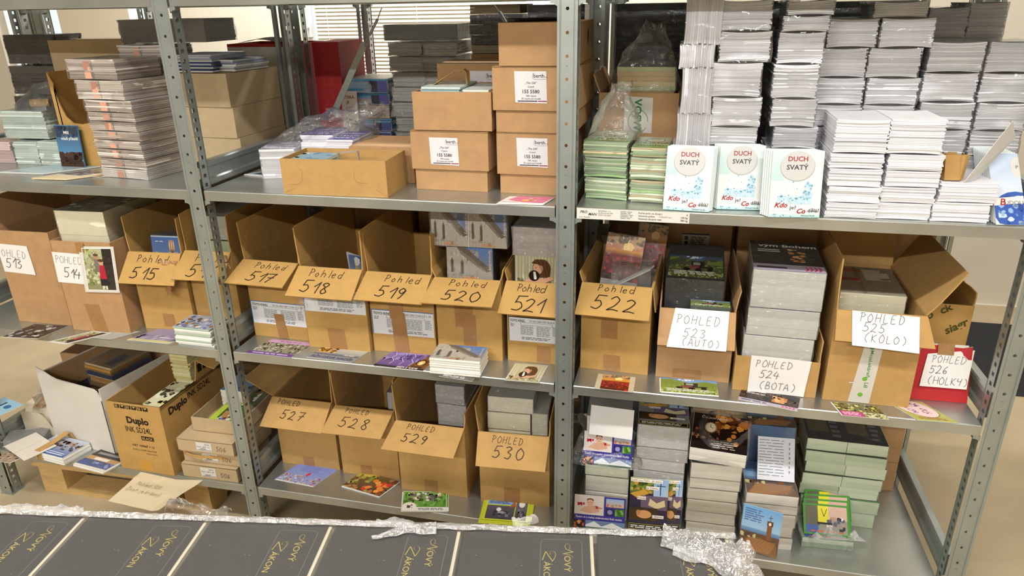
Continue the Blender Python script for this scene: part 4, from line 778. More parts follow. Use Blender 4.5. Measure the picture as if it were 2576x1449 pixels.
for q, r in (((0, 0), (.004, .095)), ((.004, .095), (.06, .1)), ((.06, .1), (.064, .0))):
    b.slab((q[0], 0, q[1]), (r[0], 0, r[1]), (r[0], .015, r[1]), (q[0], .015, q[1]), .001)
b.build('strap', M_FILM2, t)
a, w, ang = at_y(V2(130, 985), V2(605, 985), .18); carton('flat closed carton lying behind the shallow tray', (.385, .18, Z2), .19, .0, .098, .18, M_CARD2, closed=True)
# purple brochures in an open film bag
PUR = lambda p, w, h: p.rect(0, 0, w, h, '#3f3a86', '#4a4696').text('BEZMOC', w*.95, h*.75, h*.14, '#dad6ea', rot=PI, bold=.01).text('JISTOTA', w*.95, h*.5, h*.14, '#dad6ea', rot=PI, bold=.01).text('A RADOST', w*.95, h*.28, h*.14, '#dad6ea', rot=PI, bold=.01).blobs(w*.05, h*.6, w*.4, h*.95, 10, w*.05, ['#6f6ab4', '#2f2a70'], 2)
pile('stack of purple brochures at the end of the bagged pile by the rail', (.115, .16, Z2), .25, .1, .13, .085, 12, cols=['#dedde2', '#d2d1d8'], art=PUR, seed=74, wrap=True, wm=M_FILM2, name='brochure_bundle', jit=.003)
pile('stack of purple brochures in the middle of the bagged pile', (.205, .24, Z2), .1, .1, .14, .115, 16, cols=['#e2e1e8', '#d4d3de'], art=PUR, seed=75, wrap=False, name='brochure_bundle', jit=.004, bow=.002)
t = pile('stack of purple brochures in the bagged pile nearest the flat carton', (.3, .215, Z2), .05, .08, .15, .108, 16, cols=['#e2e1e8', '#d4d3de'], art=PUR, seed=76, wrap=False, name='brochure_bundle', jit=.004, bow=.002)
film_bag(t, .33, .2, .1, 3, M_FILM, (-.215, .0, .075), .55, (.1, .03), .03)
card('two blue leaflets lying on the steel beside the purple brochures', V1(1840, 1320), V1(2110, 1345), Z2, .09, lambda p, w, h: p.rect(0, 0, w, h, '#d9dadb').rect(w*.1, h*.12, w, h, '#3d4d66', '#6a7c96').lines(w*.2, h*.3, w*.8, h*.6, 3, '#9fb0c8'), n=3, seed=3, name='leaflet', sh=.05, wd=.12)
card('pink greeting cards with a flower lying at the shelf edge', V2(1215, 1375), V2(1530, 1382), Z2, .062, lambda p, w, h: p.rect(0, 0, w, h, '#e8e2df').poly([(w*.1, h*.45), (w*.3, h*.25), (w*.5, h*.1), (w*.95, 0), (w, h), (w*.2, h)], '#d8749c').ell(w*.5, h*.4, w*.09, h*.12, '#e6c23c').blobs(w*.5, h*.3, w*.75, h*.75, 8, w*.04, ['#f2f0ea', '#d9ccb0', '#e0b040'], 2).lines(w*.05, h*.05, w*.45, h*.15, 2, '#b9a8a8'), n=3, seed=4, name='greeting_card', sh=.02, jit=.008)
# --- left bay
MINT = ['#cfdcd4', '#c3d2ca', '#dbe4dd']
pile_px('mint booklet bundle under the film bag by the pink one', V1(135, 1235), V1(312, 1240), Z2, .15, .072, 12, cols=MINT, seed=81, name='booklet_bundle', jit=.003)
pile_px('mint booklet bundle beside the torn carton', V1(320, 1240), V1(500, 1249), Z2, .15, .075, 12, cols=MINT, seed=82, name='booklet_bundle', jit=.003)
t = pile('mint booklet bundle on top in the crumpled film bag', (-.87, .255, Z2+.0785), .02, .165, .13, .088, 14, cols=MINT, art=lambda p, w, h: p.rect(0, 0, w, h, '#a9bcc0'), seed=83, name='booklet_bundle', jit=.003)
film_bag(t, .2, .15, .15, 5, M_FILM, (-.012, -.01, .02), .45, (.05, .02), .02)
pile('pink booklet bundle on the steel beside the mint ones', (-.94, .235, Z2), 0, .1, .13, .07, 10, cols=['#d8c3c0', '#cfb6b4'], seed=84, name='booklet_bundle', jit=.003)
DK = ['#3a302c', '#2c2422', '#463a34']
for i in range(4): pile(['lowest dark wrapped book bundle behind the bagged booklets', 'second dark wrapped book bundle behind the bagged booklets', 'third dark wrapped book bundle behind the bagged booklets, under the topmost', 'topmost dark wrapped book bundle behind the bagged booklets'][i], (-.985+.01*i, .42, Z2+.1*i), .02, .2, .12, .092, 8, cols=DK, seed=85+i, name='book_bundle', wm=M_FILM)
pile('bundle of pale pages with grey covers behind the torn carton', (-.77, .39, Z2+.2015), .0, .2, .15, .062, 8, cols=['#b0a39c', '#a2958e'], art=lambda p, w, h: p.rect(0, 0, w, h, '#4a4540'), seed=90, name='booklet_bundle', bow=.004, nx=6)
pile('tall bundle of dark books holding up the pale pages behind the torn carton', (-.77, .39, Z2), .0, .2, .15, .2, 14, cols=DK, seed=91, name='book_bundle')
carton('grey brown carton on the bundles at the back of the left bay', (-.76, .4, Z2+.275), .28, .06, .1, .13, M_CARD3, closed=True, name='cardboard_box')
pile('grey brochures holding up the brown carton at the back', (-.56, .4, Z2), .02, .14, .14, .272, 16, cols=['#5a5048', '#6a6056'], seed=92, name='booklet_bundle')
# torn carton
k = carton('torn open cardboard carton behind the blue booklet', (-.623, .229, Z2), .2, .0, .29, .15, M_CARDY, front=False, name='torn_carton')
prof = [(0, .29), (.004, .285), (.016, .255), (.012, .235), (.022, .19), (.035, .155), (.055, .137), (.085, .134), (.12, .139), (.2, .136)]
b = MB(); N = len(prof); b.add([(x, 0, .0005) for x, z in prof]+[(x, 0, z) for x, z in prof]+[(x, .004, .0005) for x, z in prof]+[(x, .004, z) for x, z in prof],
    [(i, i+1, N+i+1, N+i) for i in range(N-1)]+[(2*N+i+1, 2*N+i, 3*N+i, 3*N+i+1) for i in range(N-1)]+[(N+i, N+i+1, 3*N+i+1, 3*N+i) for i in range(N-1)]); b.build('torn_front_panel', M_CARDY, k.t)
t = thing('booklet', 'blue booklet with treetops leaning on the torn carton', 'booklet', (-.626, .205, Z2+.001), .0, rot=(-.06, 0, 0)); b = MB(); b.slab((0, 0, 0), (.088, -.002, 0), (.088, -.002, .132), (0, 0, .132), .003, '#4d7fb0'); b.build('leaves', M_PRINT, t)
p = Print(Plane((0, 0, 0), (1, 0, 0), (0, 0, 1)), 2.3e-3); p.rect(.0, .0, .087, .13, '#5d9acb', '#3b4b60').blobs(.002, .095, .085, .13, 30, .012, ['#33404f', '#3d4f66'], 3).blobs(0, 0, .087, .05, 50, .012, ['#3f2c22', '#35251c', '#46332a'], 5).rect(0, 0, .087, .012, '#3f2c22').text('Milí', .032, .105, .014, '#e9e6e0', bold=.02).text('mladí přátelé!', .02, .087, .013, '#e9e6e0', width=.062, bold=.015); p.build('cover_print', t, M_GLOSSP)
t = thing('leaflet', 'grey printed leaflet standing inside the torn carton', 'leaflet', (-.5, .3, Z2+.006), 0); b = MB(); b.box(0, 0, 0, .08, .002, .155, '#a8a29a'); b.build('paper', M_PRINT, t); p = Print(Plane((0, 0, 0), (1, 0, 0), (0, 0, 1)), 3e-4); p.lines(.006, .1, .075, .15, 6, '#5f5a55', seed=3); p.build('text_print', t)
t = thing('paper_band', 'kraft paper cuff lying on the bagged mint booklets', 'paper band', (-.785, .3, Z2+.172), .3); b = MB(); b.tube((0, 0, .014), (.055, .01, .014), .013, 10); b.build('band', M_CARD, t)
# newspapers
NEWS = ['#cdc2b8', '#b9aca2', '#d8cfc6', '#a89a90', '#e0d8d0', '#c6b6aa', '#ddd2c8']
def news(label, x, y, z, w, d, h, ang, seed, cols=NEWS):
    t = pile(label, (x, y, z), ang, w, d, h, max(5, int(h/.0045)), cols=cols, seed=seed, name='newspaper_bundle', jit=.002, nx=5, bow=.0015, wm=M_FILM, amp=.006)
    p = Print(Plane((0, -.001, 0), (1, 0, 0), (0, 0, 1)), 6e-4); p.rect(w*.34, .003, w*.48, h, '#dba78e', '#d39a80').rect(w*.51, .002, w*.52, h+.002, '#4f6b58'); p.build('stripe_print', t); return t
zz = Z2
for i, (h, dx) in enumerate(((.026, 0), (.024, .002), (.024, .0), (.022, -.004), (.022, .001), (.023, -.005), (.022, -.004), (.03, -.006))):
    news(['lowest white newspaper bundle of the tall stack', 'newspaper bundle second from the bottom of the tall stack', 'newspaper bundle third from the bottom of the tall stack', 'newspaper bundle fourth from the bottom of the tall stack', 'newspaper bundle fifth from the bottom of the tall stack', 'newspaper bundle sixth from the bottom of the tall stack', 'newspaper bundle seventh from the bottom of the tall stack', 'thick newspaper bundle under the two overhanging ones'][i], -.388+dx, .11, zz, .175, .15, h, -.12, 100+i, ['#ded8d0', '#e6e1da', '#d2cbc2'] if i == 0 else NEWS); zz += h+.0042
news('overhanging newspaper bundle with white lower half', -.412, .112, zz, .175, .16, .05, -.12, 120, NEWS+['#e2dcd4']); zz += .0545
news('topmost overhanging newspaper bundle with film ends', -.428, .115, zz, .175, .16, .052, -.1, 121, NEWS)
zt = zz+.0565
t = [o for o in COL.objects if o.get('label') == 'topmost overhanging newspaper bundle with film ends'][0]; b = MB(); b.grid(lambda u, v: (-.045*(1-u)**.6*(1-abs(2*v-1)*u)+.0, .03+.06*v*(u+.1), .02+.01*noise.noise(Vector((u*5, v*5, 2)))), 6, 6); b.build('film_tail', M_FILM2, t)
pile('tall column of newspapers standing behind the front newspaper stack', (-.4, .29, Z2), -.03, .135, .13, .31, 40, cols=NEWS, seed=126, name='newspaper_bundle', jit=.003)
news('newspaper bundle lying on the column behind the front stack', -.398, .29, Z2+.311, .16, .13, .05, -.05, 122)
t = pile('dark brown bundle wrapped in crumpled film at the top of the left bay', (-.385, .3, Z2+.37), .0, .29, .15, .065, 8, cols=['#4a3d35', '#3d322b'], seed=123, name='book_bundle', wm=M_FILM2, amp=.012, frq=30)
# three stacked boxes and magazines behind the upright
for i, (z, h, x, w_) in enumerate(((0, .093, -.245, .222), (.0935, .092, -.24, .212), (.186, .097, -.252, .222))):
    carton(['lowest grey brown carton of three behind the upright', 'middle grey brown carton of three behind the upright', 'topmost grey brown carton of three, magazines lying on it'][i], (x, .28, Z2+z), w_, -.02*i, h, .27, M_CARD3, closed=True)
MAG = ['#c9c6c0', '#aeb4bc', '#2f4068', '#dedad2', '#8f97a4']
pile('pile of white and blue magazines on the topmost grey brown carton', (-.235, .3, Z2+.2845), -.05, .15, .17, .05, 10, cols=MAG, seed=130, name='magazine_stack', cat='stack', wrap=False, jit=.006, top='#b9b6b0')
pile('smaller fanned pile of magazines on the topmost grey brown carton', (-.095, .33, Z2+.2845), -.1, .065, .16, .034, 7, cols=MAG, seed=131, name='magazine_stack', cat='stack', wrap=False, jit=.006, top='#4a5260')
# flat papers at the front of the left bay
card('pale blue brochure lying at the end of the left bay', (-8, 436), V1(110, 1310), Z2, .12, lambda p, w, h: p.rect(0, 0, w, h, '#b9c9cc', '#8fa8b4').lines(w*.1, h*.1, w*.6, h*.2, 1, '#6a7c84'), n=4, seed=21, name='brochure', sh=.1, wd=.17)
card('pale green leaflets lying half under the blue brochure', V1(85, 1305), V1(340, 1312), Z2, .09, lambda p, w, h: p.rect(0, 0, w, h, '#a9b09a').rect(0, 0, w*.6, h*.4, '#c3d0cc').lines(w*.1, h*.5, w*.8, h*.8, 3, '#8a8f7c'), n=3, seed=22, name='leaflet', sh=.05)
card('cream sheets of paper lying before the blue booklet', V1(240, 1350), V1(500, 1358), Z2, .08, None, n=4, seed=23, name='paper_sheet', col='#d8c8a4', sh=.07, jit=.006)
card('grey patterned card lying on the cream sheets', V1(430, 1315), V1(600, 1328), Z2+.0045, .07, art_leaf(6, ['#6a605c', '#a89e98', '#4f4642', '#c0b8b2'], '#8a807a'), n=1, seed=24, sh=.05)
card('reddish brown torn card lying beside the newspaper stack', V1(605, 1325), V1(740, 1340), Z2, .07, art_leaf(7, ['#b08a6c', '#8a5a48', '#c9a884'], '#a87a5c'), n=2, seed=25, sh=.05)
# --- right bay: green booklets, bagged booklets on a carton
GRN = ['#b5c7a4', '#c6d3b2', '#a5bd98', '#d9e2c9', '#e3cfa6', '#c3d6b6', '#9fc08a']
JEJ = lambda p, w, h: p.rect(0, 0, w, h, '#86b83c', '#dfe8cf').ell(w*.55, h*.68, w*.3, h*.16, '#8a6a50').ell(w*.55, h*.68, w*.26, h*.12, '#dfe8cf').text('je ještě', w*.12, h*.4, h*.16, '#3a4a1c', bold=.02).text('moderní?', w*.12, h*.16, h*.17, '#3a4a1c', bold=.02)
def fat(label, x, y, z, w, d, h, ang, seed, art=None, cols=GRN, n=9):
    return pile(label, (x, y, z), ang, w, d, h, n, cols=cols, art=art, seed=seed, name='booklet_bundle', jit=.003, nx=6, bow=.002, frq=22)
fat('lowest green booklet bundle beside the upright', 1.063, .1, Z2, .105, .17, .05, -.15, 140); fat('middle green booklet bundle beside the upright', 1.06, .1, Z2+.0552, .105, .17, .044, -.1, 141)
t = fat('top green booklet bundle beside the upright inside an open film bag', 1.058, .1, Z2+.1044, .108, .16, .04, -.08, 142, JEJ)
film_bag(t, .13, .14, .125, 8, M_FILM, (.0, .0, .042), .35, (.0, .03), .016)
fat('lowest green booklet bundle before the carton with the white sticker', 1.176, .075, Z2, .083, .16, .052, -.1, 143); fat('middle green booklet bundle before the carton with the white sticker', 1.174, .075, Z2+.057, .085, .16, .05, -.08, 144); fat('top green booklet bundle before the carton with the white sticker', 1.176, .078, Z2+.112, .083, .15, .022, -.06, 145, JEJ, n=5)
k = carton('open carton with a white sticker of turned green letters', (1.07, .285, Z2), .208, -.01, .238, .26, M_CARD2, flaps=[('l', .05, 20)])
sheet(k.t, 'sticker', k.front, [(.068, .138), (.142, .134), (.142, .226), (.068, .23)], col='#d0ccc4'); p = Print(k.front, .001); p.line([(.105+.026*math.cos(x*.3), .165+.03*math.sin(x*.3)) for x in range(20)], .0022, '#8a9a8c').text('VOSW', .095, .224, .026, '#2e7a4e', rot=-PI/2, bold=.03, width=.085); p.build('sticker_print', k.t)
t = pile('tan booklet bundle in a peaked film bag on the stickered carton', (1.115, .31, Z2+.006), .0, .15, .2, .295, 24, cols=['#b59c6c', '#a58c5c', '#c0b184', '#a3a878'], seed=146, name='booklet_bundle', jit=.002)
film_bag(t, .19, .2, .16, 9, M_FILM, (-.025, -.005, .235), .3, (.02, 0), .022)
# --- white booklets
WHT = ['#e4e4e8', '#dcdce1', '#eaeaee', '#d6d6dc']
def white(label, x, y, z, w, h, seed, group=None, wrap=True, d=.15, ang=0.0, bow=.003, cols=WHT):
    return pile(label, (x, y, z), ang, w, d, h-2*bow-.001, max(8, int(h/.0036)), cols=cols, seed=seed, name='booklet_bundle', group=group, jit=.0022, nx=6, bow=bow, wrap=wrap, frq=20, amp=.005)
ORD = ['lowest', 'second', 'third', 'fourth', 'fifth', 'sixth', 'seventh', 'eighth', 'ninth']
def column(label, group, x, y, zs, w, seed, wrap=True, d=.15, dx=None, ang=0.0, bow=.003):
    R = random.Random(seed); z = Z2
    for i, h in enumerate(zs):
        white(ORD[i]+' '+label if i < len(zs)-1 else 'topmost '+label, x+(dx[i] if dx else R.uniform(-.004, .004)), y+R.uniform(0, .005), z, w, h, seed*10+i, group, wrap, d, ang+R.uniform(-.02, .02), bow); z += h
for i, (x, z, w_, h) in enumerate(((1.271, 0, .08, .135), (1.277, .136, .076, .076), (1.282, .213, .067, .103), (1.272, .317, .075, .05), (1.28, .368, .078, .1))):
    pile((ORD[i] if i < 4 else 'topmost')+' bundle of white booklets standing on edge behind the first Duch svatý booklets', (x, .1, Z2+z+h), 0, h, .12, w_, 15, cols=WHT, seed=150+i, name='booklet_bundle', group='upright white booklet bundles', jit=.002, nx=5, bow=.002, rot=(0, PI/2, 0))
column('white booklet bundle in the stack behind the second Duch svatý booklets', 'second white booklet stack', 1.353, .1, (.07, .07, .044, .068, .076, .067, .065), .108, 16, dx=(0, 0, 0, .003, -.004, .008, .004))
column('white booklet bundle in the stack behind the third Duch svatý booklets', 'third white booklet stack', 1.487, .1, (.068, .068, .05, .064, .075, .067, .034, .032), .094, 17, dx=(0, .002, .012, .002, -.003, .0, .004, .01))
column('unwrapped white booklet bundle at the shelf edge beside the third Duch svatý booklets', 'front white booklet stacks', 1.612, .012, (.036, .036, .04, .033), .108, 18, False, dx=(.006, .005, .002, 0), bow=.001)
column('unwrapped white booklet bundle at the shelf edge between the front stacks', 'front white booklet stacks middle', 1.726, .016, (.038, .036, .036, .036), .108, 19, False, dx=(.0, .002, .006, .004), bow=.001)
column('unwrapped white booklet bundle at the shelf edge under the kraft cuff', 'front white booklet stacks end', 1.838, .016, (.044, .044), .112, 20, False, dx=(.0, .006), bow=.001)
white('thick white booklet bundle bridging the front stacks beside the film wad', 1.614, .012, Z2+.146, .106, .073, 211, None, False, bow=.002); white('thick white booklet bundle bridging the front stacks beside the kraft cuff', 1.722, .012, Z2+.147, .106, .073, 212, None, False, bow=.002)
column('wrapped white booklet bundle in the first tall stack behind the front stacks', 'tall white stack one', 1.592, .178, (.06, .06, .056, .052, .061, .065, .063), .103, 22, dx=(0, 0, 0, 0, -.002, -.006, .008), bow=.003)
column('wrapped white booklet bundle in the second tall stack behind the front stacks', 'tall white stack two', 1.7, .178, (.06, .06, .056, .052, .061, .065, .063, .034), .107, 23, dx=(0, 0, 0, 0, .001, -.006, .01, -.01), bow=.003)
column('wrapped white booklet bundle in the tall stack behind the paper strip', 'tall white stack three', 1.818, .178, (.058, .058, .058, .062, .064, .066), .11, 24, dx=(.0, .0, .0, .002, -.003, .0), bow=.003)
column('wrapped white booklet bundle in the tall stack at the end upright', 'tall white stack four', 1.934, .178, (.058, .058, .058, .062, .064, .066), .1, 25, dx=(.005, .005, .004, .004, 0, .002), bow=.003)
column('greyish wrapped booklet bundle in the hindmost white stack', 'hindmost white stack', 1.86, .38, (.12, .12, .12, .075), .086, 26, dx=(0, 0, 0, 0)); column('greyish wrapped booklet bundle in the hindmost white stack by the end upright', 'hindmost white stack end', 1.952, .38, (.12, .12, .12, .085), .078, 27)
# leaning Duch svaty booklets
def duch(p, w, h):
    p.rect(0, 0, w, h, '#e6e8e4', '#cfe0de').rect(0, h*.55, w*.25, h, '#bcd8d6', '#cfe0de').rect(0, 0, w, h*.09, '#a9d2d4', '#e2e8e6').ell(w*.5, h*.765, w*.34, h*.225, '#a9aaa8', 28).ell(w*.5, h*.775, w*.33, h*.22, '#c9cac8', 28)
    p.text('DUCH', w*.5, h*.845, h*.1, '#a02a34', 'c', .02, width=w*.38).text('SVATÝ', w*.5, h*.72, h*.1, '#44444a', 'c', .02, width=w*.42)
    R = random.Random(4); pts = [(.12, .25), (.2, .4), (.25, .36), (.3, .45), (.36, .37), (.5, .34), (.62, .36), (.68, .48), (.66, .54), (.74, .56), (.82, .5), (.78, .44), (.85, .36), (.82, .24), (.6, .2), (.3, .19)]
    p.poly([(w*.12, h*.2), (w*.2, h*.38), (w*.27, h*.32), (w*.5, h*.3), (w*.62, h*.33), (w*.68, h*.46), (w*.66, h*.53), (w*.74, h*.56), (w*.82, h*.5), (w*.77, h*.44), (w*.84, h*.36), (w*.82, h*.2)], '#bcd6e2').blobs(w*.15, h*.2, w*.82, h*.34, 60, w*.03, ['#8fb8cc', '#d5e5ea', '#5f96b8', '#c3dae4', '#a9cbdc'], 5, .7, 5).blobs(w*.64, h*.34, w*.82, h*.54, 22, w*.022, ['#8fb8cc', '#d5e5ea', '#6fa3c0'], 6).blobs(w*.1, h*.3, w*.95, h*.55, 10, w*.012, ['#6fa3c0', '#8fb8cc'], 7)
    p.rect(0, h*.1, w, h*.19, '#eceae6').text('Kdo', w*.1, h*.15, h*.1, '#a8222e', shear=.35, bold=.03, width=w*.26).text('je?', w*.4, h*.125, h*.075, '#3f3f44', bold=.02, width=w*.13).text('Co', w*.55, h*.065, h*.1, '#a8222e', shear=.35, bold=.03, width=w*.17).text('dělá?', w*.76, h*.085, h*.075, '#3f3f44', bold=.02, width=w*.22).text('Michael Hardt', w*.64, h*.02, h*.035, '#44555c').blobs(w*.02, h*.01, w*.6, h*.05, 14, w*.015, ['#5fa0b4', '#cfe4e6'], 9)
def globe(p, w, h):
    p.rect(0, 0, w, h, '#dfe3ea', '#b8c9e0').ell(w*.75, h*.18, w*.8, h*.28, '#3a5aa8').blobs(w*.1, 0, w, h*.4, 30, w*.1, ['#5f86c4', '#8fb0d8', '#c3d3e6', '#2f4a94'], 4).poly([(0, h*.26), (w, h*.3), (w, h*.4), (0, h*.36)], '#e8e2da').text('B', w*.2, h*.27, h*.13, '#b02a24', shear=.2, bold=.02).text('UDOU', w*.36, h*.275, h*.08, '#4a3a3a').ell(w*.95, h*.8, w*.25, h*.15, '#d5d2cc').text('P', w*.88, h*.78, h*.07, '#55514e')
def leaners(label, label2, group, bl, br, top_px, n, dx, art, L=.148, th=.0035, dy=.0055):
    a, w, ang = place(bl, br, Z2); R = random.Random(bl[0]); best = min(range(2, 50), key=lambda g: abs(proj((a.x, a.y+L*math.sin(math.radians(g)), a.z+L*math.cos(math.radians(g))))[1]-top_px[1])); tilt = math.radians(best)
    for i in range(n):
        t = thing('booklet', label if i == 0 else label2, 'booklet', (a.x+dx*i, a.y+dy*i, a.z+.001+(th*math.sin(tilt))), group=None if i == 0 else group, rot=(-tilt, 0, ang)); b = MB()
        b.slab((0, 0, 0), (w, 0, 0), (w, 0, L), (0, 0, L), th, '#dfe4e2'); lv = b.build('leaves', M_PRINT, t)
        p = Print(FRONT(), 2.5e-4, clip=(0, 0, w, L)); (art if i == 0 else (lambda p, w, h: p.rect(0, 0, w, h, '#d8e4e2')))(p, w, L); p.build('cover_print', lv, M_GLOSSP)
leaners('front Duch svatý booklet before the upright standing bundles', 'pale mint booklet standing right behind the front Duch svatý booklet, before the upright bundles', 'booklets behind the first Duch svatý cover', V3(667, 1320), V3(955, 1338), V3(712, 915), 4, .003, duch)
leaners('front Duch svatý booklet before the second white stack', 'pale mint booklet standing right behind the Duch svatý booklet of the second white stack', 'booklets behind the second Duch svatý cover', V3(1003, 1318), V3(1285, 1325), V3(1000, 910), 5, -.003, duch)
leaners('front Duch svatý booklet before the third white stack', 'pale mint booklet standing right behind the Duch svatý booklet of the third white stack', 'booklets behind the third Duch svatý cover', V4(-42, 1280), V4(258, 1285), V4(8, 875), 5, -.004, duch)
leaners('blue globe booklet at the end of the upper shelf', 'white booklet standing in the row behind the blue globe booklet', 'booklets behind the globe booklet', V4(1300, 1328), V4(1480, 1330), V4(1385, 910), 8, -.0004, globe, .165, dy=.011)
t = thing('paper_band', 'brown kraft cuff standing on the end booklet stack', 'paper band', (1.851, .03, Z2+.0895), .2); b = MB()
pts = [(0, 0), (.03, -.004), (.042, .004), (.04, .03), (.012, .036), (0, .03), (0, 0)]
for q, r in zip(pts, pts[1:]): b.slab((q[0], q[1], 0), (r[0], r[1], 0), (r[0]+.004, r[1], .055), (q[0]-.008, q[1], .055), .0012)
b.build('band', M_CARD, t)
t = thing('paper_strip', 'long white paper strip folded and leaning over the end booklet stack', 'paper strip', (1.888, .02, Z2+.09), .0); b = MB()
b.slab((0, 0, .0), (.03, .03, -.002), (.1, .06, .085), (.075, .03, .125), .0009, '#d8d5cf'); b.slab((.075, .03, .125), (.1, .06, .085), (.112, .1, .075), (.088, .075, .12), .0009, '#d8d5cf'); b.build('strip', M_PRINT, t)
# load plate on the shelf edge
a = Vector((1.0555, .0015, Z2-.0285)); t = thing('load_sign', 'white load capacity plate stuck to the upper shelf edge', 'sign', (1.0555, .0028, Z2-.0275), 0); b = MB(); b.box(0, -.0006, 0, .266, .0, .0262, '#dcdad2'); b.build('plate', M_PRINT, t)
p = Print(Plane((0, -.0006, 0), (1, 0, 0), (0, 0, 1)), 2e-4); p.text('PRO', .008, .0145, .009, '#23252a', shear=.3, bold=.02).text('MAN', .028, .0095, .009, '#23252a', shear=.3, bold=.02).text('s.r.o. Chrudim', .006, .0035, .0045, '#333', bold=.01).text('PROMAN s.r.o.', .052, .0195, .0048, '#444').text('Za Pivovarem 830', .052, .0145, .0048, '#444').text('53701 Chrudim', .052, .0095, .0048, '#444').lines(.105, .004, .135, .024, 5, '#9a9a98', seed=3)
p.build('maker_print', t); p = Print(Plane((0, -.0006, 0), (1, 0, 0), (0, 0, 1)), 2e-4)
p.text('Počet polic ve sloupci', .148, .0185, .0062, '#222', bold=.012).text('Nosnost police', .148, .0115, .0062, '#222', bold=.012).text('Nosnost sloupce max.', .148, .0045, .0062, '#222', bold=.012).text('1000x600 mm', .196, .0115, .0052, '#777').text('6', .262, .0185, .0062, '#222', 'r', .012).text('130 kg', .262, .0115, .0062, '#222', 'r', .012).text('780 kg', .262, .0045, .0062, '#222', 'r', .012); p.build('plate_print', t)
# ============================================================ bottom shelf
def art_field(p, w, h): p.rect(0, 0, w, h, '#8f9ccc', '#7a88c8').blobs(0, 0, w, h*.4, 110, w*.022, ['#c8523c', '#9aa07a', '#d8b08c', '#7a8a5c', '#e0d6c0', '#b03a34'], 3).ell(w*.55, h*.5, w*.04, h*.09, '#d81f3a').line([(w*.56, h*.44), (w*.55, h*.2)], w*.008, '#4a5a34').lines(w*.25, h*.6, w*.9, h*.95, 7, '#5f6ca8', seed=4, ragged=.5, fill=.3)
def art_apples(p, w, h):
    p.rect(0, 0, w, h, '#5c3a2a', '#6f5a34').blobs(0, 0, w, h, 70, w*.05, ['#8a4a30', '#4c3020', '#a8764c', '#6a6a34', '#9a9a4c', '#703828'], 3).blobs(0, h*.6, w*.5, h, 16, w*.06, ['#a9a03c', '#8a8a34', '#c3b450'], 5)
    R = random.Random(5)
    for i in range(14): p.ell(w*R.uniform(.45, .92), h*R.uniform(.15, .7), w*.06, h*.1, R.choice(['#d03a34', '#e0863c', '#c92e40', '#e8a04a']), 12)
def art_kittens(p, w, h):
    p.rect(0, 0, w, h, '#5a9038', '#6fa048').blobs(0, h*.25, w, h, 60, w*.03, ['#4c8430', '#7cb050', '#3f7428'], 3, 2).blobs(w*.12, h*.5, w*.85, h*.95, 60, w*.045, ['#6a6460', '#3a3634', '#c9a878', '#8a847c', '#d8d2c8', '#4a4644'], 6).rect(0, 0, w, h*.2, '#dfe0dc').lines(w*.35, h*.05, w*.9, h*.16, 2, '#5a5a5c', seed=3).ell(w*.16, h*.24, w*.15, h*.2, '#e6e2d6').blobs(w*.1, h*.15, w*.22, h*.33, 10, w*.03, ['#6a6460', '#3a3634'], 8).frame(w*.01, h*.01, w*.96, h*.98, w*.01, '#e0e0da')
def art_tulip(p, w, h):
    p.rect(0, 0, w, h, '#c3cc3a').rect(w*.04, h*.05, w*.68, h*.62, '#3d3d4a', '#55555f').rect(w*.7, h*.05, w*.96, h*.95, '#4a4a52', '#6a6a72').rect(w*.04, h*.66, w*.68, h*.95, '#7f9fd0').lines(w*.08, h*.7, w*.62, h*.9, 4, '#3a4a80', seed=3)
    p.ell(w*.32, h*.45, w*.055, h*.08, '#e6e2e0').ell(w*.83, h*.72, w*.07, h*.14, '#e6e2e0').blobs(w*.2, h*.15, w*.6, h*.4, 16, w*.04, ['#2a2a34', '#77777f', '#9a9aa0'], 5).poly([(w*.55, h*.55), (w*.66, h*.85), (w*.7, h*.6)], '#a85a3a').blobs(w*.74, h*.1, w*.94, h*.5, 12, w*.03, ['#2a2a34', '#888890'], 6)
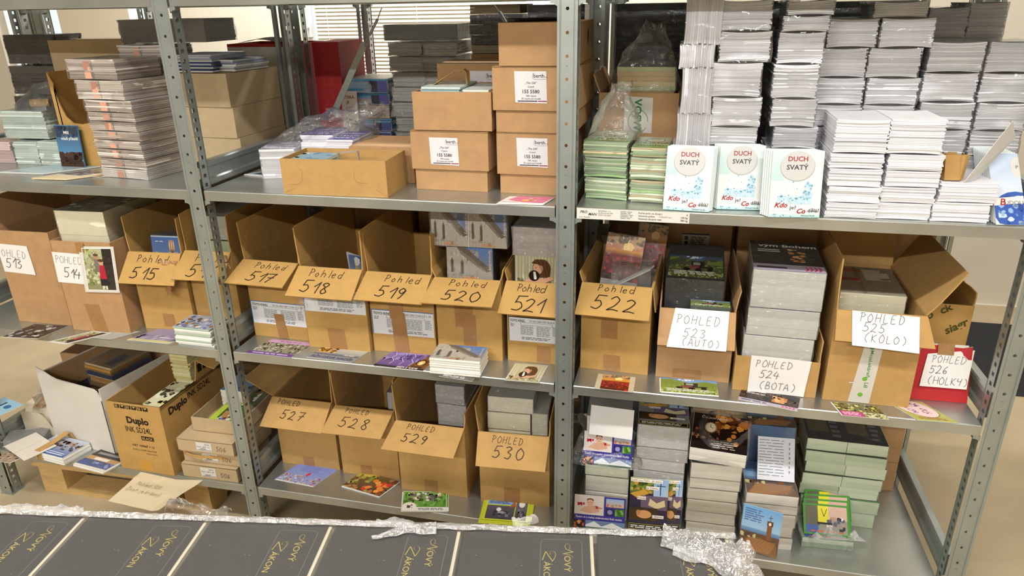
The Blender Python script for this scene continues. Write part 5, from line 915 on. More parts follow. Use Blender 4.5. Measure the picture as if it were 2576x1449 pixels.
def art_baby(p, w, h):
    p.rect(0, 0, w, h, '#3a3590').rect(0, h*.42, w*.58, h, '#dcd3cb', '#d0c6c0').poly([(w*.1, h*.52), (w*.3, h*.46), (w*.5, h*.52), (w*.46, h*.66), (w*.3, h*.72), (w*.22, h*.64)], '#d0a48c').ell(w*.31, h*.86, w*.07, h*.06, '#6a4430').ell(w*.31, h*.78, w*.075, h*.1, '#d6ae96').ell(w*.28, h*.79, w*.009, h*.014, '#3a2a22', 8).ell(w*.335, h*.79, w*.009, h*.014, '#3a2a22', 8).line([(w*.29, h*.73), (w*.33, h*.73)], w*.006, '#a8605a').poly([(w*.08, h*.5), (w*.2, h*.55), (w*.26, h*.68), (w*.2, h*.66)], '#d6ae96').poly([(w*.36, h*.66), (w*.5, h*.6), (w*.53, h*.66), (w*.4, h*.72)], '#c89a82').blobs(w*.06, h*.68, w*.2, h*.78, 6, w*.03, ['#b02430', '#8a1a28'], 3).blobs(w*.42, h*.62, w*.54, h*.7, 5, w*.025, ['#b02430'], 4)
    p.rect(w*.62, h*.7, w*.97, h*.95, '#c9b49c', '#8fb0d8').blobs(w*.62, h*.7, w*.97, h*.8, 20, w*.02, ['#c86a50', '#d8a88c', '#9aa07a'], 5).rect(w*.62, h*.44, w*.78, h*.66, '#2a2a5c').ell(w*.7, h*.55, w*.05, h*.07, '#8f8fc0').rect(w*.8, h*.44, w*.97, h*.66, '#4c7a34').blobs(w*.8, h*.44, w*.97, h*.66, 10, w*.03, ['#7ab04c', '#3a6428'], 6)
    p.text('Zastav se a zvažuj obdivuhodné Boží skutky.', w*.03, h*.32, h*.085, '#e6e2ee', bold=.01, width=w*.92).rect(0, 0, w*.2, h*.25, '#2a1c18').blobs(0, 0, w*.2, h*.25, 14, w*.035, ['#c8582c', '#d8a06a', '#1c1412'], 7).rect(w*.23, 0, w, h*.26, '#5f7496', '#6f88b0').poly([(w*.23, h*.12), (w*.4, h*.24), (w*.55, h*.1), (w*.75, h*.23), (w, h*.08), (w, 0), (w*.23, 0)], '#dfe3e8').rect(w*.23, 0, w, h*.06, '#3f5a4a')
def art_cross(p, w, h):
    p.rect(0, 0, w, h, '#2c2440').rect(0, h*.72, w*.62, h, '#5c6a2c', '#8a9440').blobs(0, h*.72, w*.62, h*.95, 24, w*.05, ['#4a5a24', '#a8a848', '#c09038', '#37461c'], 3).poly([(0, h*.7), (w*.4, h*.8), (w*.5, h*.72), (w*.2, h*.62)], '#c8983c').rect(w*.62, h*.68, w, h, '#a9c3e0', '#88aad4').line([(w*.8, h*.7), (w*.8, h*.97)], w*.025, '#2a3a5c').line([(w*.7, h*.88), (w*.92, h*.88)], w*.025, '#2a3a5c')
    p.rect(w*.3, h*.42, w, h*.68, '#6a5a70').poly([(w*.5, h*.5), (w*.72, h*.44), (w*.95, h*.5), (w*.92, h*.62), (w*.72, h*.55), (w*.54, h*.63)], '#d8c89c').rect(0, h*.2, w*.75, h*.45, '#4a3418', '#3a2c1c').ell(w*.4, h*.32, w*.2, h*.08, '#d8a06c').ell(w*.25, h*.35, w*.06, h*.05, '#c08858')
    for tx, x, y in (('Ježíš mu řekl: „Já jsem', .02, .93), ('ta Cesta,', .42, .8), ('Pravda', .2, .6), ('i Život.', .62, .26)): p.rect(w*x, h*y, w*(x+.02+.035*len(tx)), h*(y+.06), '#efeadd').text(tx, w*(x+.01), h*(y+.015), h*.045, '#7a1f2a', bold=.01, width=w*.034*len(tx))
    p.rect(0, 0, w, h*.14, '#141018').frame(w*.02, h*.02, w*.97, h*.13, w*.012, '#c8b43c').lines(w*.06, h*.04, w*.9, h*.11, 2, '#e8e4d8', seed=3)
def art_clock(p, w, h):
    p.rect(0, 0, w, h, '#1c1210', '#2c1a10').blobs(w*.4, h*.55, w, h, 20, w*.09, ['#c8762c', '#8a4a18', '#e0983c', '#5c3214'], 3).blobs(0, h*.25, w*.5, h*.6, 40, w*.04, ['#8a5434', '#4a2c1c', '#b07a50', '#2c1a14'], 4).ell(w*.33, h*.62, w*.11, h*.15, '#b08a5c').ell(w*.33, h*.62, w*.09, h*.125, '#ead9b8').line([(w*.33, h*.62), (w*.33, h*.7)], w*.01, '#3a2a1c').line([(w*.33, h*.62), (w*.38, h*.6)], w*.01, '#3a2a1c')
    for x, y in ((.68, .35), (.8, .25), (.75, .45)): p.ell(w*x, h*y, w*.045, h*.06, '#d88a34')
    p.text('Čas jsou peníze!', w*.15, h*.87, h*.09, '#efe6da', shear=.2, width=w*.5).lines(w*.4, h*.06, w*.85, h*.28, 4, '#d8c8b0', seed=4, fill=.3)
def art_pier(p, w, h):
    p.rect(0, h*.48, w, h, '#a8cdec', '#74aee4').rect(0, h*.42, w, h*.52, '#4f7cae', '#7fa6cc').rect(0, 0, w, h*.43, '#6a5040').poly([(0, 0), (w, 0), (w*.95, h*.25), (w*.55, h*.35), (w*.2, h*.3)], '#8a6440')
    for k in range(9): p.line([(w*(.05+.02*k), h*(.02+.035*k)), (w*(.8+.015*k), h*(.06+.03*k))], h*.012, '#c08a54')
    p.rect(w*.66, h*.34, w*.78, h*.72, '#8a5a34').rect(w*.65, h*.66, w*.8, h*.76, '#6a4428').ell(w*.72, h*.7, w*.035, h*.035, '#f0ece0').line([(w*.72, h*.76), (w*.72, h*.88)], w*.012, '#3a4a3a').line([(w*.67, h*.83), (w*.78, h*.84)], w*.012, '#3a4a3a').blobs(0, h*.3, w*.4, h*.4, 8, w*.06, ['#c8c48c', '#5a4434'], 3).lines(w*.06, h*.66, w*.55, h*.95, 6, '#4a5a94', seed=5, fill=.3)
def art_bmx(p, w, h):
    p.rect(0, 0, w, h, '#3f8a2c').rect(w*.05, h*.06, w*.95, h*.94, '#8a8a7c').rect(w*.05, h*.3, w*.35, h*.94, '#5c5c48').rect(w*.32, h*.35, w*.58, h*.94, '#d8cf2c').rect(w*.55, h*.5, w*.95, h*.94, '#c9a898').rect(w*.05, h*.06, w*.32, h*.32, '#3f5aa0').blobs(w*.5, h*.15, w*.9, h*.6, 20, w*.05, ['#2a2a34', '#55506a', '#d8ccc4', '#b08a78'], 4).line([(w*.4, h*.85), (w*.45, h*.6), (w*.52, h*.85)], w*.012, '#2c2a1c').lines(w*.15, h*.08, w*.9, h*.16, 1, '#c8582c', seed=4).lines(w*.3, h*.32, w*.7, h*.44, 1, '#141414', seed=6)
def art_black(p, w, h):
    p.rect(0, 0, w, h, '#1c1a1e').rect(w*.04, h*.3, w*.3, h*.9, '#8a7a3a').rect(w*.54, h*.3, w*.8, h*.9, '#8a7a3a').rect(w*.495, 0, w*.505, h, '#3a383c').blobs(0, 0, w, h*.3, 14, w*.03, ['#3a3a44', '#2a2a30', '#55555c'], 3).lines(w*.33, h*.1, w*.44, h*.9, 5, '#9a96a0', seed=3).lines(w*.83, h*.1, w*.94, h*.9, 5, '#9a96a0', seed=4)
# --- left bay
a, w, ang = Vector((-.867, .114, Z0)), .312, -.187
k = carton('big open carton with a blank white front beside the ink carton', a, w, ang, .265, .3, mat('white_board', '#d9d5cc', .6, 0, 8, .03), 'white_carton', 'box', (), front=False, hs=.265)
prof = [(0, .292), (.03, .284), (.07, .268), (.1, .262), (.2, .262), (.285, .262), (.3, .255), (.312, .22)]; N = len(prof); b = MB()
b.add([(x, y, .0006) for y in (0, .004) for x, z in prof]+[(x, y, z) for y in (0, .004) for x, z in prof], [(i, i+1, 2*N+i+1, 2*N+i) for i in range(N-1)]+[(N+i+1, N+i, 3*N+i, 3*N+i+1) for i in range(N-1)]+[(2*N+i, 2*N+i+1, 3*N+i+1, 3*N+i) for i in range(N-1)]); b.build('front_panel', MATS['white_board'], k.t)
b = MB()
for x0, x1, y0, y1, z1 in ((.0045, .0055, .006, .294, .262), (.3065, .3075, .006, .294, .262)): b.box(x0, y0, .006, x1, y1, z1)
b.box(.006, .0045, .006, .306, .0055, .25); b.box(.006, .2945, .006, .306, .2955, .262); b.build('inner_lining', M_CARD2, k.t)
YEL = ['#b98a3c', '#c99c50', '#8a6a34', '#d8c89c', '#3a3f55']
def inbox(t, x, y, z): c, s = math.cos(ang), math.sin(ang); return (a.x+x*c-y*s, a.y+x*s+y*c, Z0+z)
pile('yellow and blue wrapped booklets on top inside the white fronted carton', inbox(k, .15, .08, .17), ang, .13, .16, .13, 12, cols=YEL, art=lambda p, w, h: p.rect(0, 0, w, h, '#a88a4c').rect(w*.2, 0, w*.5, h, '#c08c38').rect(w*.6, h*.1, w*.9, h*.6, '#3a4460'), seed=301, name='booklet_bundle', jit=.006, wm=M_FILM, amp=.01)
pile('lower wrapped booklets filling the white fronted carton', inbox(k, .02, .02, .006), ang, .27, .25, .163, 14, cols=YEL, seed=302, name='booklet_bundle', jit=.004, wrap=False)
a2 = Vector((-.49, .004, Z0)); k = carton('yellow brown ink carton printed Duplo INK SD24L with torn top', a2, .21, -.02, .262, .34, M_CARDY, 'ink_carton', 'box', (), hs=.262, hb=.3)
b = MB(); prof = [(.004, .262), (.05, .262), (.12, .262), (.18, .262), (.19, .285), (.2, .33), (.336, .33)]; N = len(prof)
b.add([(x, y, .25) for x in (.206, .21) for y, z in prof]+[(x, y, z) for x in (.206, .21) for y, z in prof], [(N+i, N+i+1, 3*N+i+1, 3*N+i) for i in range(N-1)]+[(i+1, i, 2*N+i, 2*N+i+1) for i in range(N-1)]+[(2*N+i, 2*N+i+1, 3*N+i+1, 3*N+i)[::-1] for i in range(N-1)]); b.build('torn_side_panel', M_CARDY, k.t)
panel('flap', (.21, .2, .33), (.21, .336, .33), (.27, .336, .31), (.27, .21, .3), .003, M_CARDY, k.t, .004, ragged=.004)
p = Print(k.front, 3e-4)
for i in range(6):
    x = .035+.022*i; p.rect(x, .243, x+.019, .257, '#2a2016'); (p.rect(x+.003, .245, x+.006, .255, '#c79d55').rect(x+.009, .245, x+.012, .255, '#c79d55') if i % 2 == 0 else p.poly([(x+.003, .255), (x+.016, .255), (x+.0095, .248)], '#c79d55'))
p.build('handling_symbols', k.t); p = Print(k.front, 3e-4)
p.text('Duplo', .07, .19, .034, '#2a1f14', bold=.045).text('INK SD24L', .058, .156, .03, '#2a1f14', bold=.01, width=.1).rect(.112, .128, .16, .144, '#2a1f14').text('BLACK', .136, .131, .013, '#c79d55', 'c', .01).text('NET 1000㎖ × 12', .07, .1, .012, '#3a2c1c', bold=.015, width=.085).text('DUPLO CORPORATION', .067, .084, .009, '#3a2c1c', width=.092).text('MADE IN JAPAN', .118, .073, .006, '#3a2c1c'); p.build('printed_lettering', k.t)
pl = Plane((.21, 0, 0), (0, 1, 0), (0, 0, 1)); p = Print(pl, 3e-4); p.text('Duplo', .035, .215, .036, '#2a1f14', bold=.045).text('INK SD24L', .13, .222, .032, '#2a1f14', bold=.01, width=.12); p.build('side_lettering', k.t); p = Print(pl, 3e-4); p.rect(.2, .285, .222, .315, '#2a2016').rect(.228, .285, .25, .315, '#2a2016'); p.build('handling_symbols', k.t); tape(k.t, k.front, .08, .008, .128, .045, m=mat('yellow_tape', '#c79440', .35))
YB = ['#d8cf9c', '#e3dcb4', '#c9bf84']
pile('pale yellow booklets with photo covers along the wall of the ink carton', (-.375, .04, Z0+.006), -.02, .075, .15, .238, 24, cols=YB, art=lambda p, w, h: p.rect(0, 0, w, h, '#dcd8b4').blobs(0, 0, w, h, 24, w*.16, ['#4a4a34', '#cfc65c', '#8a8a6a', '#efecd8', '#3a3428'], 3, 1, 4), seed=303, name='booklet_bundle', wrap=False, jit=.003)
pile('taller pale yellow booklet pile at the back of the ink carton', (-.375, .2, Z0+.006), -.02, .07, .12, .35, 44, cols=YB, art=lambda p, w, h: p.rect(0, 0, w, h, '#d9b82c'), seed=304, name='booklet_bundle', wrap=False, jit=.004)
# grey boxes numbered 506
for i, (z, x, dy) in enumerate(((0, -.248, 0), (.0555, -.24, .012), (.1045, -.243, -.002))):
    h = (.055, .048, .05)[i]
    k = lidded(['lowest flat grey box numbered 506', 'middle flat grey box numbered 506 with a loose kraft strip', 'top flat grey box numbered 506 under the open tray'][i], (x+.004, .006+dy, Z0+z), .196, .02, h, .2, h-.006, 'flat_box', M_CARD3, .003)
    sheet(k.t, 'printed_label', k.lid, [(.066, .006), (.122, .006), (.122, h-.012), (.066, h-.012)], col='#d5d2cc'); p = Print(k.lid, .0011); p.text('berth', .098, h-.021, .008, '#444', bold=.005).text('Pexih. „BP2” CZ', .07, h-.03, .006, '#333', bold=.005, width=.045).lines(.08, .012, .11, .017, 1, '#666').rect(.07, .009, .12, .0105, '#333')
    p.hand('506', .136, .012, .016, '#6a6258', wd=.0012, seed=i); p.build('label_print', k.t)
    if i == 1:
        b = MB(); b.grid(lambda u, v: (.0+.16*u, -.004-.016*math.sin(PI*min(1, u*1.4))*(.4+.6*(1-u)), h-.002-.012*v-.012*u), 10, 2); b.build('kraft_strip', M_CARD, k.t)
k = carton('open grey tray of booklets on the stack of 506 boxes', (-.212, .05, Z0+.158), .182, .02, .05, .28, M_CARD3, 'flat_box', 'box', (), t=.003); p = None
pile('white booklet pile with a blue cover in the open grey tray', (-.192, .19, Z0+.163), .02, .105, .11, .07, 14, cols=PAGE, art=lambda p, w, h: p.rect(0, 0, w, h, '#6a88b8', '#8aa4c8').blobs(0, 0, w, h*.5, 14, w*.08, ['#4a5a54', '#8a9a94'], 3), seed=305, name='booklet_bundle', wrap=False)
pile('lime green booklet bundle with kraft band in the open grey tray', (-.155, .062, Z0+.163), .02, .075, .11, .038, 8, cols=['#a8c83c', '#c3d470', '#d8dcc0'], art=lambda p, w, h: p.rect(0, 0, w, h, '#b9cf48').rect(w*.3, h*.1, w*.9, h*.8, '#3a5a34').rect(w*.4, 0, w*.8, h*.5, '#b98a54').blobs(w*.4, 0, w, h*.3, 8, w*.1, ['#7a3428', '#5f7ab8', '#e0dcd0'], 4), seed=306, name='booklet_bundle', wrap=False)
pile('green comic booklets with round emblems at the edge of the open grey tray', (-.071, .062, Z0+.163), .02, .03, .2, .06, 10, cols=['#a8b09a', '#c9cfbe'], art=lambda p, w, h: p.rect(0, 0, w, h, '#4a6a4a').blobs(0, 0, w, h, 16, w*.3, ['#dfe4d8', '#8aa48a', '#2f4a30', '#a8563c'], 3), seed=307, name='booklet_bundle', wrap=False)
# papers in front
card('postcard turned to its blank address side on the bottom shelf', W1(150, 738), W1(330, 655), Z0+.0335, .155, lambda p, w, h: p.rect(0, 0, w, h, '#d9d2c6').line([(0.02*w, h*.5), (w*.85, h*.5)], .001, '#6a665e').frame(w*.82, h*.1, w*.95, h*.2, .0006, '#a8a298').lines(w*.2, h*.1, w*.7, h*.4, 3, '#c3bcb0', words=False, fill=.06), n=1, seed=31, wd=.105, gloss=False)
t = card('stack of photo postcards under a kraft paper band', W1(195, 712), W1(400, 765), Z0, .1, lambda p, w, h: p.rect(0, 0, w, h, '#3f5c9c', '#b9c3cc').blobs(w*.3, h*.35, w, h*.85, 40, w*.05, ['#4a3a34', '#8a6a5c', '#2c2a34', '#a88a78'], 3).line([(w*.3, h*.1), (w*.9, h*.1)], .004, '#dfe4ee').line([(w*.3, h*.2), (w*.9, h*.18)], .003, '#dfe4ee'), n=18, th=.0015, seed=32, sh=.01, jit=.0015)
b = MB(); W_ = .16
for q, r in (((.035, -.003, 0), (.03, -.003, .036)), ((.03, -.003, .036), (.04, .05, .04)), ((.04, .05, .04), (.055, .1, .055)), ((.055, .1, .055), (.07, .108, .02))):
    b.slab(q, (q[0]+.026, q[1], q[2]), (r[0]+.026, r[1], r[2]), r, .0012)
b.build('kraft_band', M_CARD, t)
t = card('blue treetop postcards with a kraft band beside the ink carton', W1(455, 772), W1(640, 820), Z0, .1, lambda p, w, h: p.rect(0, 0, w, h, '#4a5c94', '#3a3438').rect(0, h*.62, w, h, '#34302f').rect(w*.1, h*.75, w*.8, h*.86, '#8a8480').blobs(w*.3, h*.15, w, h*.6, 30, w*.05, ['#6a7cae', '#5a5a64', '#8f9cc0', '#44424a'], 3).rect(0, h*.42, w, h*.62, '#b98f5c').rect(w*.25, h*.45, w*.7, h*.58, '#dcd8cf').rect(0, 0, w, h*.1, '#d8d4c8'), n=6, th=.0015, seed=33, sh=.02)
t = thing('paper_sheet', 'cream sheet with pencilled Pohled 501 hanging over the shelf edge', 'paper', (-.45, .0, Z0), 0); b = MB()
def _pg(u, v):
    x = -.0+.2*u+.04*v; y = -.118+.115*v-.012*u; s = max(0, -.0-y); z = .0008+(0 if y > -.0 else -.32*s)+.004*noise.noise(Vector((u*3, v*3, 1)))*(1 if y < -.02 else 0)+.01*max(0, u-.85)*6*(1-v)
    return (x+.04*max(0, u-.8)*v*4, y+.02*max(0, u-.75)*4*(v), z)
b.grid(_pg, 14, 10, '#cdbf9f'); b.build('sheet', M_PRINT, t)
a3 = Vector(_pg(.1, .1)); pl = Plane(_pg(0, .0), Vector(_pg(.6, .0))-Vector(_pg(0, .0)), Vector(_pg(.0, .8))-Vector(_pg(0, 0))); p = Print(pl, .005); p.hand('Pohled 501', .035, .075, .014, '#6a6048', wd=.001, seed=3, adv=.75); p.hand('Život je krásný', .02, .05, .013, '#6a6048', wd=.001, seed=4, adv=.75); p.build('handwriting', t)
# heap at the far end
k = carton('dark open carton at the back end of the bottom shelf', (-1.0, .34, Z0), .17, .03, .22, .2, M_CARD2, flaps=[('b', .1, 5), ('r', .05, 0)])
pile('white page bundle with dark covers behind the white fronted carton', (-.8, .45, Z0), 0, .16, .1, .3, 20, cols=['#b5b0a8', '#3a3634', '#c3beb6'], seed=310, name='booklet_bundle', jit=.004, wm=M_FILM)
t = thing('paper_bundle', 'cream paper parcel with brown tape heaped at the end of the bottom shelf', 'parcel', (-1.003, .1, Z0), .0); b = MB()
b.grid(lambda u, v: (.13*u, .02+.15*v, max(.002, .1+.03*v+.012*noise.noise(Vector((u*4, v*4, 1)))-.085*max(0, u-.75)*4-.07*max(0, .2-v)*5)), 10, 10, '#cfc4ac'); b.grid(lambda u, v: (.13*u, .02, .001+(.03+.06*(1-max(0, u-.75)*4))*v), 6, 3, '#c9bea6'); b.build('parcel', M_PRINT, t); b = MB(); b.grid(lambda u, v: (.05+.04*u, .03+.16*v, .108+.03*v+.012*noise.noise(Vector(((.05+.04*u)/.17*4, v*4, 1)))), 3, 8); b.build('packing_tape', M_TAPE, t); film_bag(t, .09, .12, .05, 12, M_FILM, (.03, .03, .09), .5, (.0, -.03), .014)
card('pale blue leaflet tucked on the paper parcel', (-30, 1060), W1(60, 430), Z0+.145, .12, lambda p, w, h: p.rect(0, 0, w, h, '#9cc3d8').text('Do', w*.6, h*.7, h*.12, '#2a4a6a', bold=.02).lines(w*.5, h*.5, w*.95, h*.65, 1, '#2a4a6a').ell(w*.7, h*.3, w*.1, h*.12, '#3a6a9a'), n=1, seed=34, name='leaflet', wd=.12, gloss=False)
card('sepia photo postcards at the end of the bottom shelf', (-20, 1160), W1(60, 755), Z0, .09, art_leaf(9, ['#6a5040', '#b9a48c', '#d8ccb8', '#4a3628', '#8a705c'], '#a8927a'), n=3, seed=35, sh=.03)
t = thing('film_bundle', 'black folder in crumpled film lying before the white fronted carton', 'folder', (-.99, .02, Z0), .45); b = MB(); b.box(0, 0, .0006, .13, .06, .03, '#2a2826'); b.build('folder', M_GLOSSP, t); film_box(t, .13, .06, .03, .003, .008, 6, M_FILM2)
# pallet under the shelf
t = thing('wooden_pallet', 'wooden pallet standing on the floor under the left bottom shelf', 'pallet', (-.905, .045, 0), .025); 
for nm, bx in (('bottom_board', (0, 0, .0005, .69, .09, .02)), ('bottom_board', (0, .4, .0005, .69, .5, .02)), ('block', (0, 0, .0205, .1, .13, .1)), ('block', (.59, 0, .0205, .69, .13, .1)), ('block', (0, .37, .0205, .1, .5, .1)), ('block', (.59, .37, .0205, .69, .5, .1)), ('block', (.3, .37, .0205, .4, .5, .1)), ('stringer', (0, 0, .1005, .1, .5, .118)), ('stringer', (.59, 0, .1005, .69, .5, .118)), ('top_board', (-.01, -.012, .1185, .7, .1, .138)), ('top_board', (-.01, .14, .1185, .7, .23, .138)), ('top_board', (-.01, .27, .1185, .7, .36, .138)), ('top_board', (-.01, .4, .1185, .7, .5, .138))):
    b = MB(); b.box(*bx); b.build(nm, M_WOOD, t)
# --- middle bay
def numbered0(no, a, w, ang, h, vfl, up, **kw): return numbered(no, (a[0], a[1], Z0), w, ang, h, vfl, up=up, m=M_CARD, word='POHLED', ink='#55402c', **kw)
k = numbered0(527, (.038, .143), .212, .0, .26, W2(258, 455)[1], [('l', .115, 62), ('r', .13, 2), ('b', .1, 3)], sp=(.005, 0), tpos=(.14, .76, .18), npos=(.26, .33, .28)); tape(k.t, k.front, .08, .002, .12, .038)
k = numbered0(528, (.267, .133), .2, .02, .26, W2(685, 500)[1], [('l', .115, 3), ('r', .11, 2), ('b', .1, 3)], sp=(.008, -.01), tpos=(.25, .76, .18), npos=(.22, .28, .34)); tape(k.t, k.front, .065, .002, .105, .04)
k = numbered0(529, (.49, .094), .222, -.01, .256, W2(1095, 610)[1], [('l', .12, 3), ('r', .05, 4), ('b', .1, 3)], sp=(.012, -.006), tpos=(.24, .74, .2), npos=(.22, .34, .28)); tape(k.t, k.front, .08, .002, .125, .05)
k = numbered0(530, (.757, .086), .216, .06, .256, W2(1660, 730)[1], [('l', .09, 6), ('r', .05, 2)], L=.1, sp=(-.002, -.006), tpos=(.2, .7, .22), npos=(.22, .3, .34)); tape(k.t, k.front, .075, .002, .125, .062)
GRY = ['#a9a49c', '#b5b0a8', '#9c978f']
for i, (z, h, x) in enumerate(((.006, .262, .592), (.27, .066, .588))): pile(['grey wrapped bundle column standing in carton 529', 'grey wrapped bundle lying on the column in carton 529'][i], (x, .2, Z0+z), 0, .092, .17, h, 20+i, cols=GRY, seed=320+i, wm=M_FILM2)
pile('grey bundle lying low at the back of carton 528', (.36, .33, Z0+.006), .1, .09, .12, .2, 14, cols=GRY, seed=323)
CRM = ['#d9d2b4', '#e2dcc2', '#cfc8aa']
pile('lower cream wrapped bundle in carton 530', (.772, .15, Z0+.006), .05, .13, .17, .222, 20, cols=CRM, seed=324, wm=M_FILM); pile('middle cream wrapped bundle in carton 530', (.77, .152, Z0+.2295), .05, .132, .17, .058, 8, cols=CRM, seed=325, wm=M_FILM); pile('top cream wrapped bundle in carton 530, under the shelf', (.772, .155, Z0+.289), .05, .138, .165, .052, 8, cols=CRM, seed=326, wm=M_FILM2)
pile('narrow cream bundle standing beside the column in carton 530', (.907, .165, Z0+.006), .06, .046, .16, .285, 20, cols=CRM, seed=327, wm=M_FILM2)
card('poppy field postcard lying before carton 527', W2(350, 808), W2(605, 858), Z0, .1, art_field, n=2, seed=41, sh=.03)
card('small pile of apple basket postcards before carton 528', W2(792, 857), W2(1042, 930), Z0, .09, art_apples, n=5, seed=42, sh=.02, jit=.002)
card('kitten postcards on green grass before carton 529', W2(1190, 1026), W2(1500, 1028), Z0, .095, art_kittens, n=4, seed=43, sh=-.012)
card('yellow framed tulip postcards fanned before carton 530', W2(1725, 1085), W2(2060, 1110), Z0, .11, art_tulip, n=7, seed=44, col='#b9c234', jit=.014, wd=.135)
# --- right bay
def stack(labels, x, y, ang, w, d, hs, seed, cols, tops=None, wrap=True, wm=None, name='postcard_bundle'):
    z = Z0; R = random.Random(seed)
    for i, h in enumerate(hs):
        pile(labels[i], (x+R.uniform(-.003, .003), y+R.uniform(0, .004), z), ang+R.uniform(-.02, .02), w, d, h-.003, max(4, int(h/.004)), cols=cols, art=(tops or {}).get(i), seed=seed+i, wrap=wrap, wm=wm or M_WRAP, jit=.001, name=name); z += h
    return z
def lean_card(label, bl, br, top_v, L, art, z=Z0, n=1, name='postcard', y=None, th=.0012, w=None):
    a, w0, ang = place(bl, br, z); w = w or w0; best = min(range(2, 60), key=lambda g: abs(proj((a.x, a.y+L*math.sin(math.radians(g)), a.z+L*math.cos(math.radians(g))))[1]-top_v)); tl = math.radians(best)
    t = thing(name, label, 'card', (a.x, a.y, a.z+.001+th*n), rot=(-tl, 0, ang)); b = MB()
    for i in range(n): b.slab((0, th*i*1.2, 0), (w, th*i*1.2, 0), (w, th*i*1.2, L), (0, th*i*1.2, L), th, '#dcd8d0')
    pp = b.build('paper', M_PAGES, t); p = Print(FRONT(), 2e-4, clip=(0, 0, w, L)); art(p, w, L); p.build('picture', pp, M_GLOSSP); return t
BABY = ['lowest white bundle behind the leaning baby postcard', 'second pale bundle behind the leaning baby postcard', 'cream bundle under the upper baby postcard', 'pale bundle behind the upper baby postcard', 'topmost bundle of the baby postcard stack with a blank top']
z = stack(BABY, 1.082, .085, .03, .125, .15, (.095, .055, .055, .09, .06), 331, ['#dfdcce', '#d5d8c4', '#e6e3d8'], {4: lambda p, w, h: p.rect(0, 0, w, h, '#cfccc8')}, wm=M_FILM)
lean_card('baby and nature postcard leaning at the foot of its stack', W3(140, 1055), W3(550, 1095), W3(175, 790)[1], .106, art_baby)
t = lean_card('baby and nature postcard leaning on the upper part of its stack', W3(205, 590), W3(640, 590), W3(225, 345)[1], .1, art_baby, Z0+.2055, w=.138); t.location = (1.078, .06, Z0+.206); t.rotation_euler = (-.25, 0, .02)
film_bag(t, .2, .1, .13, 14, M_FILM, (-.035, -.012, .0), .6, (-.02, .03), .025)
t = thing('postcard', 'blank white card leaning on the top of the baby postcard stack', 'card', (1.092, .07, Z0+.303), rot=(-.3, 0, -.05)); b = MB(); b.slab((0, 0, 0), (.122, 0, 0), (.122, 0, .085), (0, 0, .085), .001, '#dcdad6'); b.build('paper', M_PRINT, t)
CR = ['lowest grey bundle behind the leaning cross postcards', 'second grey bundle behind the leaning cross postcards', 'grey wrapped bundle above the leaning cross postcards', 'upper grey wrapped bundle above the leaning cross postcards', 'topmost cross postcard bundle in crumpled film']
stack(CR, 1.226, .095, .02, .14, .15, (.09, .095, .04, .04, .075), 341, ['#bdb9b2', '#c9c5be', '#b0aca6'], {4: art_cross}, wm=M_FILM2)
lean_card('cross and open Bible postcard leaning before the grey bundles', W3(580, 1075), W3(880, 1105), W3(660, 655)[1], .172, art_cross, w=.108, n=2)
t = lean_card('second cross postcard tucked half behind the leaning one', W3(860, 1105), W3(1000, 1115), W3(950, 690)[1], .165, art_cross, w=.05); t.location.y += .012
CK = ['lowest cream bundle of the clock postcard stack', 'cream bundle second from below in the clock postcard stack', 'cream bundle third from below in the clock postcard stack', 'cream bundle fourth from below in the clock postcard stack', 'cream bundle fifth from below in the clock postcard stack', 'clock postcard bundle under the topmost tilted one']
stack(CK, 1.38, .075, .03, .136, .15, (.04, .04, .04, .038, .036, .052), 351, ['#d5cfbf', '#dcd6c8', '#cbc4b2'], {5: art_clock})
t = pile('topmost tilted clock postcard bundle in an open film bag', (1.374, .08, Z0+.2495), .0, .15, .14, .05, 12, cols=PAGE, art=art_clock, seed=357, rot=(.22, 0, -.08), wrap=False, jit=.002); film_bag(t, .165, .15, .07, 15, M_FILM, (-.008, -.006, .0), .8, (.02, .02), .015)
PR = ['lowest white bundle behind the pier postcard', 'second white bundle behind the pier postcard', 'third white bundle behind the pier postcard', 'fourth white bundle behind the pier postcard, under the sea view', 'topmost pier postcard bundle with a sea view top']
stack(PR, 1.534, .05, .06, .135, .15, (.04, .04, .042, .03, .035), 361, ['#ddd8ce', '#e4dfd6', '#d3cdc2'], {4: art_pier})
lean_card('pier and clock tower postcard leaning before the white bundles', W3(1475, 1220), W3(1800, 1318), W3(1505, 905)[1], .15, art_pier, w=.103)
t = thing('paper_sheet', 'white text sheet leaning up on the pier postcard bundles', 'paper', (1.565, .11, Z0+.19), rot=(-.55, 0, .05)); b = MB(); b.slab((0, 0, 0), (.1, 0, 0), (.1, 0, .12), (0, 0, .12), .0008, '#d5d9e2'); b.build('sheet', M_PRINT, t); p = Print(FRONT(), 2e-4); p.lines(.004, .01, .072, .115, 13, '#6a6e78', seed=3, ragged=.05, fill=.2).lines(.084, .02, .088, .11, 7, '#8a8e98', seed=5); p.build('text_print', t)
pile('grey card bundles standing at the back behind the pier postcards', (1.54, .22, Z0), .03, .13, .1, .3, 24, cols=['#7a7c80', '#4f6f94', '#5f5a54'], art=art_pier, seed=368)
BM = ['lowest mint bundle of the double green stack', 'second mint bundle of the double green stack', 'third mint bundle of the double green stack', 'fourth mint bundle of the double green stack', 'fifth shiny mint bundle of the double green stack', 'sixth mint bundle of the double green stack', 'topmost mint bundle of the double green stack with black covers']
GW = ['#c3cfb4', '#cdd8c0', '#b9c6aa']; z = Z0
